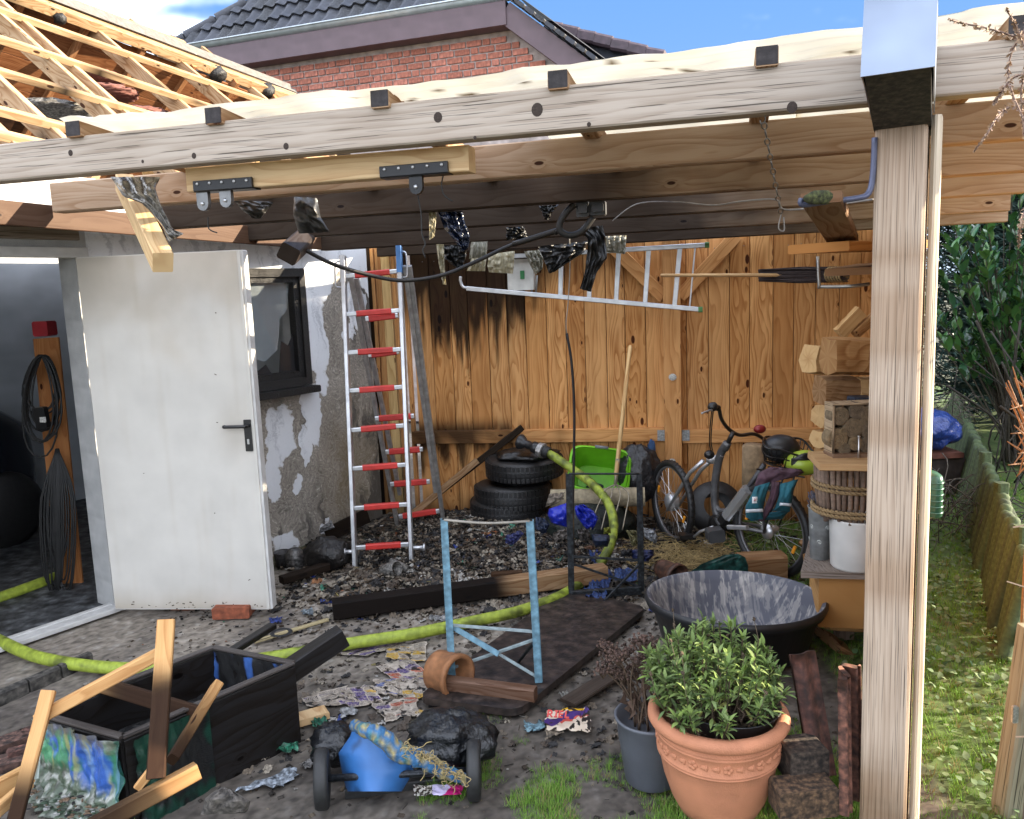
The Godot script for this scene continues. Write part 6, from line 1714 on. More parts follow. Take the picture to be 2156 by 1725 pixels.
	b = B.new(); b.sm(true); b.blob(hc, V3(.12, .075, .1), .05, .1, 5, 26, 14); ob("shell", b, M("lime_shell", L(.38, .50, .05), .35, 0, "soft"), th)
	for i in 6:
		b = B.new(); b.sm(true)
		var ph = -.9 + i * .36
		b.tube(spl([hc + V3(-.10, .02, .06).rotated(Vector3.UP, 0) + V3(0, .02 * ph, .0), hc + V3(-.02, .066 * cos(ph), .075 + .03 * sin(ph) * .3), hc + V3(.09, .03 * cos(ph), .06)], 5), [.004, .007, .009, .011, .012, .012, .012, .011, .009, .006, .003], 6); ob("vent", b, blk, th)
	# panniers
	var tealm = M("teal_cloth", L(.018, .15, .20), .85, 0, "mot", 3.0, "nf", .35); var purp = M("plum_cloth", L(.12, .06, .085), .88, 0, "mot", 3.0, "nf", .4)
	th = thing("pannier_bags", "teal and plum cloth pannier bags hung over the rear wheel of the bicycle", "bag", D(Q(10, 1300, 1000), 4.7))
	ob("top_flap", drape(10, [[1290, 750], [1200, 800], [1160, 900], [1170, 960]], [[1560, 770], [1590, 800], [1480, 850], [1330, 870]], 4.75, .02, 0, .06, 3, 18, 14), purp, th)
	ob("side_bag", drape(10, [[1165, 920], [1130, 1000], [1080, 1090], [1085, 1190]], [[1300, 880], [1260, 1000], [1235, 1110], [1235, 1205]], 4.66, .01, 0, .06, 4, 14, 14), tealm, th)
	ob("side_bag", drape(10, [[1375, 900], [1370, 1000], [1330, 1110], [1300, 1130]], [[1540, 855], [1500, 950], [1480, 1070], [1465, 1140]], 4.68, .01, 0, .06, 5, 14, 14), tealm, th)
	ob("middle_panel", drape(10, [[1310, 880], [1290, 1000], [1240, 1120], [1190, 1220]], [[1390, 880], [1370, 1000], [1320, 1110], [1240, 1220]], 4.69, .01, 0, .05, 6, 10, 14), purp, th)
	ob("lower_bag", drape(10, [[1085, 1170], [1130, 1220]], [[1470, 1120], [1400, 1200]], 4.74, .01, 0, .05, 7, 12, 8), tealm, th)
	for q in [[[1085, 1118], [1235, 1112], [1235, 1140], [1085, 1146]], [[1380, 1060], [1480, 1068], [1475, 1092], [1375, 1084]]]:
		b = drape(10, [q[0], q[3]], [q[1], q[2]], 4.60, .002, 0, .03, 1, 8, 2); ob("reflector_strip", b, M("reflector_grey", L(.55, .57, .60), .4, 0, ""), th)
	var im = Image.create(64, 64, false, Image.FORMAT_RGB8); im.fill(Color(.85, .85, .85))
	for i in 64:
		for w in 7: im.set_pixel(clampi(12 + i * 5 / 8 + w - 3, 0, 63), clampi(50 - absi(32 - i) / 3 - i / 3, 0, 63), Color(.7, .08, .1))
	im.fill_rect(Rect2i(18, 40, 28, 5), Color(.1, .1, .15)); im.fill_rect(Rect2i(26, 16, 6, 24), Color(.7, .08, .1))
	var lm = StandardMaterial3D.new(); lm.albedo_texture = ImageTexture.create_from_image(im); lm.cull_mode = BaseMaterial3D.CULL_DISABLED; lm.resource_name = "badge"
	b = drape(10, [[1140, 1010], [1140, 1065]], [[1185, 1008], [1185, 1065]], 4.595, .001, 0, .01, 1, 4, 4); ob("badge", b, lm, th)
	# log behind, straw, plastic tray, clay pot on its side
	b = wb(); b.sm(true)
	var s0 = d(1586, 1045, 5.75); var s1 = d(1582, 936, 5.75)
	b.lathe([Vector2(0, 0), Vector2(.083, 0), Vector2(.08, s1.y - s0.y - .012), Vector2(.07, s1.y - s0.y), Vector2(0, s1.y - s0.y - .004)], 20, Transform3D(Basis(), s0), 0, TAU, func(a, y): return 1 + .09 * sin(a * 3) + .04 * sin(a * 7 + y * 9))
	lone("upright_log", b, M("log_pale", L(.44, .31, .18), .9, 0, "mot", 4.0, "nf", .6), "upright pale log standing behind the bicycle", "log")
	b = B.new(); b.sm(true); b.lathe([Vector2(.10, 0), Vector2(.19, .02), Vector2(.2, .1), Vector2(.19, .16), Vector2(.1, .18)], 30, Transform3D(Basis(V3(1, 0, 0), 1.1), d(1500, 1075, 6.0)))
	lone("spare_tyre", b, rub, "black tyre lying behind the bicycle under the frame", "tyre")
	b = wb(); b.beam(g(1555, 1195, .11), g(1650, 1190, .11), .14, .16, Vector3.UP, .015, 6)
	lone("sawn_log", b, W("log_brown", L(.26, .15, .075), 1), "brown split log lying behind the rear wheel spokes", "log", "")

# ---------------------------------------------------------------- right side: bench, bucket, baskets, firewood
func right_side():
	# firewood
	var fw = [W("fire_a", L(.40, .23, .10), 1), W("fire_b", L(.55, .36, .17), 0), W("fire_c", L(.30, .18, .09), 1)]
	var logs = [
		[1766, 703, 1812, 655, 4.5, .05, .07, 1, "pale split stick leaning at the top of the firewood"],
		[1800, 705, 1850, 660, 4.5, .06, .05, 0, "second split stick at the top of the firewood beside the post"],
		[1742, 750, 1860, 752, 4.3, .22, .19, 0, "large squared log on the firewood pile"],
		[1702, 756, 1745, 760, 4.6, .20, .16, 1, "pale log end sticking out left of the large squared log"],
		[1725, 820, 1798, 818, 4.4, .16, .15, 2, "brown rounded log under the large squared log"],
		[1800, 814, 1860, 814, 4.4, .14, .10, 1, "yellow log end next to the post in the firewood"],
		[1724, 876, 1800, 874, 4.6, .18, .14, 1, "grained split log behind the insect hotel, upper"],
		[1720, 925, 1760, 922, 4.6, .16, .10, 1, "pale split log behind the insect hotel, middle"],
		[1728, 955, 1770, 955, 4.6, .14, .10, 0, "log stub behind the insect hotel, lowest"],
		[1700, 1180, 1760, 1165, 4.7, .12, .08, 0, "reddish split log on the ground behind the bench"],
		[1690, 1150, 1730, 1110, 4.9, .10, .06, 2, "dark split log leaning behind the bench"],
		[1735, 1310, 1830, 1316, 4.0, .16, .05, 1, "flat pale split log below the bench box"],
		[1742, 1345, 1840, 1400, 4.0, .30, .05, 2, "broad brown slab of wood lying under the bench"],
		[1745, 1400, 1840, 1440, 3.9, .20, .05, 2, "darker lower slab of wood under the bench"]]
	for q in logs:
		var b = wb()
		split_log(b, d(q[0], q[1], q[4]), d(q[2], q[3], q[4] + .02), q[5], q[6])
		lone("firewood_log", b, fw[q[7]], q[8], "firewood", "stacked firewood")
	var b = B.new(); b.box(Transform3D(Basis(), d(1812, 845, 4.2)), V3(.1, .05, .1), .004); lone("blue_tin", b, M("blue_tin", L(.08, .12, .20), .5, .2, "blot", 6.0), "flat grey-blue tin wedged above the insect hotel", "tin")
	# bench
	var c = d(1760, 1190, 3.95)
	var h = .44
	var p0 = G(Q(9, 820, 240), h); var p1 = G(Q(9, 868, 52), h)
	var wdir = (p1 - p0) * V3(1, 0, 1)
	var th = thing("low_bench", "weathered grey bench board with an orange plywood box below", "bench", V3(p0.x + .3, 0, p0.z))
	var ld = V3(.97, 0, .22).normalized(); var dd = V3(-ld.z, 0, ld.x)
	dd = (V3(-.22, 0, -1)).normalized()
	var poly = [Vector2(p0.x, -p0.z), Vector2(p0.x + .42, -p0.z - .08), Vector2(p0.x + .52, -p0.z + .40), Vector2(p1.x, -p1.z)]
	b = wb(); b.prism(poly, Transform3D(Basis(V3(1, 0, 0), V3(0, 0, -1), V3(0, 1, 0)), V3(0, h - .018, 0)), .034)
	ob("seat_board", b, W("grey_board", L(.24, .20, .17), 2), th)
	b = wb(); b.box(Transform3D(Basis(Vector3.UP, -.2), V3(p0.x + .29, h - .17, p0.z - .12)), V3(.34, .26, .28), .004); ob("plywood_box", b, W("plywood", L(.46, .26, .095), 0, .6), th)
	b = wb(); b.beam(V3(p0.x + .3, 0, p0.z - .2), V3(p0.x + .3, .3, p0.z - .2), .08, .08, V3(0, 0, 1)); ob("leg", b, W("grey_board", L(.24, .20, .17), 2), th)
	# white bucket
	var wx = d(1800, 1172, 3.9); wx.y = h
	var tall = d(1800, 1082, 3.95).y - h
	b = B.new(); b.sm(true); b.lathe([Vector2(0, 0), Vector2(.105, 0), Vector2(.114, .012), Vector2(.122, tall - .01), Vector2(.126, tall), Vector2(.115, tall), Vector2(.11, .03)], 32, Transform3D(Basis(), wx))
	lone("white_bucket", b, M("white_plastic", L(.72, .71, .68), .35, 0, "soft"), "white plastic bucket standing on the grey bench board", "bucket")
	b = B.new(); b.sm(true); b.blob(G(Q(9, 968, 125), h + .012), V3(.035, .012, .022), .15, .2, 3); lone("shell", b, M("shell", L(.55, .50, .38), .5), "small pale shell on the bench before the white bucket", "shell")
	# stick-clad basket
	var sc = d(1796, 1085, 3.95); var st = d(1796, 968, 3.98)
	th = thing("stick_basket", "basket clad in upright sticks bound with twisted rope", "basket", sc)
	for k in 40:
		var a = TAU * k / 40
		b = wb(); b.sm(true); var r = .17 + rf(-.006, .006)
		b.tube([sc + V3(cos(a) * r * .93, rf(-.01, .02), sin(a) * r * .93), sc + V3(cos(a) * r * 1.02, (st.y - sc.y) * .5, sin(a) * r * 1.02), V3(sc.x, st.y + rf(-.015, .005), sc.z) + V3(cos(a) * r * 1.06, 0, sin(a) * r * 1.06)], rf(.010, .0135), 7)
		ob("stick", b, M("stick%d" % (k % 3), L([.30, .36, .24][k % 3], [.205, .25, .16][k % 3], [.15, .185, .115][k % 3]), .85, 0, "mot", 9.0), th)
	for y in [.035, .055, .155, .178]:
		b = B.new(); b.sm(true)
		for s in 2:
			var pts = []
			for i in 97:
				var a = TAU * i / 96; var r = .19 + cos(a * 26 + PI * s) * .006
				pts.append(sc + V3(cos(a) * r, y + sin(a * 26 + PI * s) * .006, sin(a) * r))
			b.tube(pts, .0065, 6, false)
		ob("rope", b, M("rope", L(.40, .27, .13), .9, 0, "mot", 14.0), th)
	b = wb(); b.beam(d(1713, 970, 3.8), d(1850, 972, 3.75), .3, .032, Vector3.UP, .004); lone("shelf_board", b, W("shelf_wood", L(.50, .33, .17), 0), "pale board lying across the top of the stick basket", "board")
	# insect hotel
	var ih = d(1790, 905, 3.85)
	th = thing("insect_hotel", "framed insect hotel filled with round log slices", "insect hotel", ih)
	b = B.new()
	b.box(Transform3D(Basis(), ih + V3(-.098, .0, 0)), V3(.012, .255, .1), .002); b.box(Transform3D(Basis(), ih + V3(.02, .129, 0)), V3(.25, .01, .1), .002); b.box(Transform3D(Basis(), ih + V3(.02, -.02, -.045)), V3(.24, .25, .01), .002)
	ob("frame", b, W("hotel_frame", L(.42, .32, .21), 2), th)
	b = wb(); b.box(Transform3D(Basis(), ih + V3(.02, -.125, .02)), V3(.26, .045, .12), .004); ob("base", b, W("hotel_base", L(.20, .13, .085), 1), th)
	for q in [[-.065, .075, .045], [.015, .095, .04], [.075, .075, .045], [.0, .015, .048], [-.075, -.035, .05], [.075, .0, .04], [.01, -.06, .035], [-.04, -.085, .03], [.07, -.07, .04], [.11, .03, .03], [-.045, .0, .02], [.045, .045, .018]]:
		b = B.new(); b.sm(true); var cc = ih + V3(q[0], q[1], .02)
		var rr = q[2]
		b.lathe([Vector2(rr, -.05), Vector2(rr * 1.02, .02), Vector2(rr * .92, .026)], 18, along(cc, V3(0, 0, 1)))
		for t in 5: b.lathe([Vector2(rr * (.92 - t * .19), .026), Vector2(rr * (.82 - t * .19), .024), Vector2(rr * (.74 - t * .19), .026)], 18, along(cc, V3(0, 0, 1)))
		ob("log_slice", b, M("slice%d" % (int(rr * 1000) % 3), L([.24, .19, .28][int(rr * 1000) % 3], [.18, .145, .20][int(rr * 1000) % 3], [.11, .095, .11][int(rr * 1000) % 3]), .9, 0, "mot", 9.0, "nf", .5), th)
	b = B.new(); b.sm(true)
	b.tube([ih + V3(.005, -.155, .09), ih + V3(.005, -.02, .09)], .0045, 7); b.tube([ih + V3(.005, -.02, .09), ih + V3(.005, -.014, .09)], .008, 7)
	lone("long_bolt", b, M("steel", L(.55, .55, .56), .3, .9, ""), "long steel bolt standing upright before the insect hotel", "bolt")
	# galvanised pot with lavender
	var gp = d(1727, 1138, 4.05); gp.y = h
	var gt = d(1727, 1066, 4.05).y - h
	th = thing("zinc_pot", "small galvanised pot with scroll relief and dry lavender on the bench", "plant pot", gp)
	b = B.new(); b.sm(true); b.lathe([Vector2(0, 0), Vector2(.048, 0), Vector2(.060, gt - .01), Vector2(.065, gt), Vector2(.058, gt), Vector2(.05, gt - .03), Vector2(0, gt - .03)], 26, Transform3D(Basis(), gp)); ob("pot", b, M("galv_grey", L(.42, .44, .44), .5, .3, "mot", 4.0), th)
	for k in 6:
		b = B.new(); b.sm(true); var pts = []
		for i in 22:
			var t = i / 21.0; var a = .5 + k * .75 + cos(t * 9) * .22 * (1 - t); var y = gt * (.35 + .28 * (k % 2)) + sin(t * 9) * .014 * (1 - t)
			var r = lerpf(.048, .060, y / gt) + .001
			pts.append(gp + V3(cos(a) * r, y, sin(a) * r))
		b.tube(pts, .0018, 5); ob("scroll", b, M("scroll_pale", L(.5, .52, .5), .5, .3, ""), th)
	b = B.new(); b.col = Color(.16, .16, .21)
	for i in 90:
		var a = gp + V3(rf(-.04, .04), gt - .02, rf(-.04, .04)); var e = a + V3(rf(-.035, .035), rf(.03, .10), rf(-.03, .03))
		b.tube([a, e], [.0012, .003], 4, false)
	stuff(ob("lavender", b, M("lavender", Color(1, 1, 1), .9, 0, "mot", 20.0), th))

# ---------------------------------------------------------------- foreground
func front():
	# terracotta pot
	var c = g(1512, 1702)
	var th = thing("terracotta_pot", "large terracotta pot with leaf relief holding a green bushy plant", "plant pot", c)
	var H = .385
	var ter = M("terracotta", L(.50, .205, .105), .8, 0, "soft", 2.2, "ng", .25)
	var b = B.new(); b.sm(true)
	var prof = [Vector2(0, 0), Vector2(.125, 0), Vector2(.135, .01), Vector2(.165, .07), Vector2(.19, .15), Vector2(.205, .225), Vector2(.208, .232), Vector2(.2125, .233), Vector2(.2125, .238), Vector2(.2085, .239), Vector2(.2135, .243), Vector2(.2135, .248), Vector2(.209, .25), Vector2(.212, .30), Vector2(.2155, .303), Vector2(.2155, .308), Vector2(.211, .31), Vector2(.2165, .314), Vector2(.2165, .319), Vector2(.212, .322), Vector2(.214, .333), Vector2(.236, .342), Vector2(.243, .355), Vector2(.241, .372), Vector2(.228, .383), Vector2(.21, .384), Vector2(.198, .37), Vector2(.192, .33), Vector2(0, .33)]
	b.cf = func(p): return Color(1, 1, 1).lerp(Color(1.25, 1.5, 1.75), clampf(smoothstep(.05, .4, nz.get_noise_3d(p.x * 6, p.y * 3, p.z * 6)) * .4, 0, 1)).lerp(Color(.45, .4, .35), smoothstep(.34, .46, nz.get_noise_3d(p.x * 30, p.y * 30, p.z * 30)) * .7 + .5 * smoothstep(.05, .0, p.y + .03 * nz.get_noise_3d(p.x * 9, 1, p.z * 9)))
	b.lathe(prof, 64, Transform3D(Basis(), c)); b.cf = null; ob("pot", b, ter, th)
	# leaf relief band
	var lf = B.new(); lf.sm(true)
	for k in 5:
		var a = k * TAU / 5.0; var r = .010
		lf.blob(V3(cos(a) * .010, sin(a) * .010, 0), V3(.0085, .0085, .006), 0, .1, 1, 8, 6)
	var lfm = commit(lf)
	var bd = B.new(); bd.sm(true); bd.blob(Vector3(), V3(.014, .008, .005), 0, .1, 1, 10, 6); bd.blob(V3(.008, 0, 0), V3(.006, .012, .005), 0, .1, 1, 8, 6)
	var bdm = commit(bd)
	for k in 34:
		var a = TAU * k / 34
		var q = c + V3(cos(a) * .2105, .275, sin(a) * .2105)
		inst("relief", lfm if k % 3 == 0 else bdm, ter, look(q, V3(cos(a), 0, sin(a))), th)
	b = B.new(); b.sm(true); b.lathe([Vector2(.13, .30), Vector2(.178, .40), Vector2(.184, .405), Vector2(.176, .405), Vector2(.13, .345), Vector2(0, .35)], 36, Transform3D(Basis(V3(0, 0, 1), -.03), c + V3(.02, 0, 0))); ob("inner_pot", b, M("pot_black", L(.014, .014, .015), .4, 0, "soft"), th)
	plant(th, c + V3(-.02, .36, 0))
	# grey pot with dead stonecrop
	c = g(1372, 1640)
	th = thing("grey_pot", "grey plastic pot with dead brown stonecrop left of the terracotta pot", "plant pot", c)
	b = B.new(); b.sm(true); b.lathe([Vector2(0, 0), Vector2(.092, 0), Vector2(.10, .008), Vector2(.118, .16), Vector2(.121, .165), Vector2(.128, .245), Vector2(.134, .25), Vector2(.136, .262), Vector2(.126, .262), Vector2(.12, .22), Vector2(0, .22)], 40, Transform3D(Basis(), c)); ob("pot", b, M("grey_pot_plastic", L(.10, .108, .125), .5, 0, "soft", 2.0, "nf", .2), th)
	var fl = B.new(); fl.sm(false)
	var stm = B.new(); stm.sm(true); stm.col = Color(.12, .075, .045)
	for k in 16:
		var a = c + V3(rf(-.07, .05), .22, rf(-.06, .06)); var e = d(rf(1262, 1372), rf(1345, 1420), 2.95 + rf(-.1, .12))
		stm.tube(spl([a, a.lerp(e, .5) + V3(rf(-.02, .02), .03, 0), e], 4), .0035, 5)
		for i in 38:
			var s = e + V3(rf(-.035, .035), rf(-.012, .02), rf(-.03, .03))
			fl.col = Color(.055, .032, .024).lerp(Color(.15, .085, .06), rng.randf())
			if i % 4 == 0: stm.tube([e - V3(0, .04, 0), s], .0013, 4, false)
			fl.blob(s, V3(.006, .005, .006), .2, .3, i, 5, 4)
		for i in 3:
			var s = a.lerp(e, rf(.2, .7)); fl.col = Color(.11, .065, .04)
			fl.tri(s, s + V3(rf(-.03, .03), -.02, rf(-.02, .02)), s + V3(rf(-.03, .03), -.05, rf(-.02, .02)))
	stuff(ob("flower_heads", fl, M("dead_flower", Color(1, 1, 1), .9, 0, "mot", 20.0), th)); stuff(ob("stems", stm, M("dead_stem", Color(1, 1, 1), .9, 0, "mot", 9.0), th))
	# big mortar tub
	var tc = d(1545, 1335, 4.0); tc.y = .0
	th = thing("mortar_tub", "big round black mortar tub with whitish dried mortar inside", "tub", tc)
	b = B.new(); b.sm(true)
	var rt = d(1545, 1257, 4.0)
	var xf = Transform3D(Basis(V3(1, 0, 0), -.05) * Basis(V3(0, 0, 1), -.02), V3(rt.x, 0, rt.z))
	var th2 = rt.y
	b.lathe([Vector2(0, .0), Vector2(.33, 0), Vector2(.36, .03), Vector2(.415, th2 - .05), Vector2(.44, th2 - .045), Vector2(.452, th2 - .02), Vector2(.452, th2), Vector2(.44, th2 + .006)], 64, xf)
	ob("shell", b, M("tub_black", L(.022, .023, .026), .45, 0, "mot", 3.0), th)
	b = B.new(); b.sm(true); b.lathe([Vector2(.44, th2 + .006), Vector2(.425, th2), Vector2(.405, th2 - .05), Vector2(.37, th2 - .18), Vector2(.34, .05), Vector2(.3, .02), Vector2(0, .02)], 64, xf)
	var inn = M("tub_inside", L(.36, .36, .38), .7, 0, "drip", 1.0); ob("lining", b, inn, th)
	# plastic tray and clay pot beyond the tub
	b = drape(10, [[590, 1670], [700, 1590], [900, 1510], [1010, 1500]], [[1105, 1690], [1105, 1600], [1080, 1530], [1020, 1500]], 4.6, .004, 0, .0, 2, 16, 12)
	lone("green_tray", b, M("sea_green", L(.03, .13, .11), .35, 0, "blot", 3.0, "nc", .3), "sea-green plastic tray tilted behind the mortar tub", "tray")
	b = B.new(); b.sm(true); b.lathe([Vector2(0, -.085), Vector2(.05, -.085), Vector2(.075, .05), Vector2(.086, .055), Vector2(.086, .085), Vector2(.075, .085), Vector2(.06, -.06)], 28, along(g(1408, 1205, .08), V3(.45, -.12, .75)))
	lone("tipped_clay_pot", b, M("brown_clay", L(.22, .095, .055), .6, 0, "blot", 3.0), "brown clay flower pot tipped over left of the tub", "pot")
	# bricks and clay tiles at the foot of the post
	b = B.new(); b.box(Transform3D(Basis(Vector3.UP, .1), d(1690, 1600, 2.6)), V3(.135, .125, .11), .008); lone("old_brick", b, M("brick_brown", L(.12, .085, .06), .9, 0, "blot", 5.0, "nc", .6), "dark brown old brick, upper of two beside the terracotta pot", "brick", "old bricks by the pot")
	b = B.new(); b.box(Transform3D(Basis(Vector3.UP, .08), d(1692, 1677, 2.5)), V3(.20, .10, .1), .008); lone("old_brick", b, M("brick_red", L(.20, .115, .06), .9, 0, "blot", 5.0, "nc", .6), "reddish old brick with lime marks, lower of two beside the terracotta pot", "brick", "old bricks by the pot")
	var tm = M("clay_tile", L(.20, .075, .05), .75, 0, "blot", 3.0, "nf", .5)
	var t0 = d(1738, 1640, 2.62); var t1 = d(1693, 1375, 2.75)
	var tx = along(t0, t1 - t0); var tl = t0.distance_to(t1)
	b = B.new(); b.sm(true)
	b.grid(func(u, v): var s = (u - .5); return tx * V3(s * .10, v * tl, .02 * sin(u * 5.5) + .0), 10, 8)
	b.grid(func(u, v): var s = (u - .5); return tx * V3(s * .10, v * tl, .02 * sin(u * 5.5) - .016), 10, 8)
	for u in [0.0, 1.0]: b.grid(func(k, v): return tx * V3((u - .5) * .10, v * tl, .02 * sin(u * 5.5) - .016 * k), 1, 8)
	b.grid(func(k, u): return tx * V3((u - .5) * .10, tl, .02 * sin(u * 5.5) - .016 * k), 1, 10)
	lone("leaning_roof_tile", b, tm, "dark red clay roof tile leaning on the two old bricks", "roof tile")
	t0 = d(1790, 1715, 2.45); t1 = d(1786, 1428, 2.5)
	b = B.new(); b.sm(true)
	var sx = func(u): return V3(-.035 + .09 * u + .012 * sin(u * 9), 0, -.10 * u + .03 * sin(u * 8.5))
	for o in [0.0, .018]: b.grid(func(u, v): return t0.lerp(t1, v) + sx.call(u) + V3(0, 0, -o) + V3(o, 0, 0), 16, 8)
	b.grid(func(k, u): return t1 + sx.call(u) + V3(.018, 0, -.018) * k, 1, 16)
	b.grid(func(k, v): return t0.lerp(t1, v) + sx.call(0.0) + V3(.018, 0, -.018) * k, 1, 8)
	lone("curved_roof_tile", b, M("clay_tile_red", L(.30, .12, .075), .8, 0, "blot", 4.0, "nf", .5), "S-shaped clay roof tile standing on end against the post", "roof tile")
	barrow()
	bin()

func plant(th, c):
	var lm = leaf_mesh(.043, .0125, .25)
	var xs = []; var cs = []
	var st = B.new(); st.sm(true)
	var br = B.new()
	var shoots = []
	for k in 130:
		var a = rf(0, TAU); var r = sqrt(rng.randf()); var hgt = .285 * sqrt(maxf(.12, 1 - r * r * .8)) * rf(.62, 1.22)
		var e = c + V3(cos(a) * r * .25, hgt, sin(a) * r * .25)
		var o = c + V3(cos(a) * r * .10, -.02, sin(a) * r * .10)
		var pts = spl([o, o.lerp(e, .5) + V3(cos(a) * .02, -.01, sin(a) * .02), e], 5)
		st.col = Color(.09, .06, .035); st.tube(pts, .0024, 4, false)
		for i in (18 + rng.randi() % 18):
			var t = rf(.46, 1.0); t = 1 - (1 - t) * .9
			var f = t * 10; var j = mini(int(f), 9)
			var p = pts[j].lerp(pts[j + 1], f - j)
			var out = V3(rf(-1, 1), rf(-.5, .9) + (t - .7) * 1.5, rf(-1, 1))
			var xf = look(p, out); xf.basis = xf.basis * rf(.65, 1.25)
			xs.append(xf)
			var cc = Color(.075, .135, .03).lerp(Color(.19, .26, .06), rng.randf()).lerp(Color(.13, .16, .09), rng.randf() * .6)
			if t < .55: cc = cc.lerp(Color(.2, .19, .06), rng.randf())
			cs.append(cc)
		for i in 14:
			var p = o.lerp(pts[6], rf(.1, 1.0)); br.col = Color(.05, .032, .022).lerp(Color(.17, .115, .065), rng.randf())
			var q = p + V3(rf(-.03, .03), rf(-.05, .0), rf(-.03, .03))
			br.tri(p, q, p.lerp(q, .5) + V3(rf(-.008, .008), 0, rf(-.008, .008)))
		if k % 9 == 0:
			st.col = Color(.2, .15, .1); var tip = e + V3(rf(-.02, .02), rf(.04, .09), 0); st.tube([e, tip], .0011, 4, false)
			for i in 5: br.blob(tip + V3(rf(-.004, .004), rf(-.004, .004), rf(-.004, .004)), V3(.004, .004, .004), 0, .1, 1, 5, 4)
	var lmat = M("herb_leaf", Color(1, 1, 1), .75, 0, "", 1); lmat.metallic_specular = .25; lmat.backlight_enabled = true; lmat.backlight = L(.05, .07, .015)
	multi("leaves", lm, lmat, xs, cs, th)
	stuff(ob("stems", st, M("herb_stem", Color(1, 1, 1), .85, 0, "mot", 9.0), th)); stuff(ob("withered_leaves", br, M("withered", Color(1, 1, 1), .9, 0, "mot", 9.0), th))

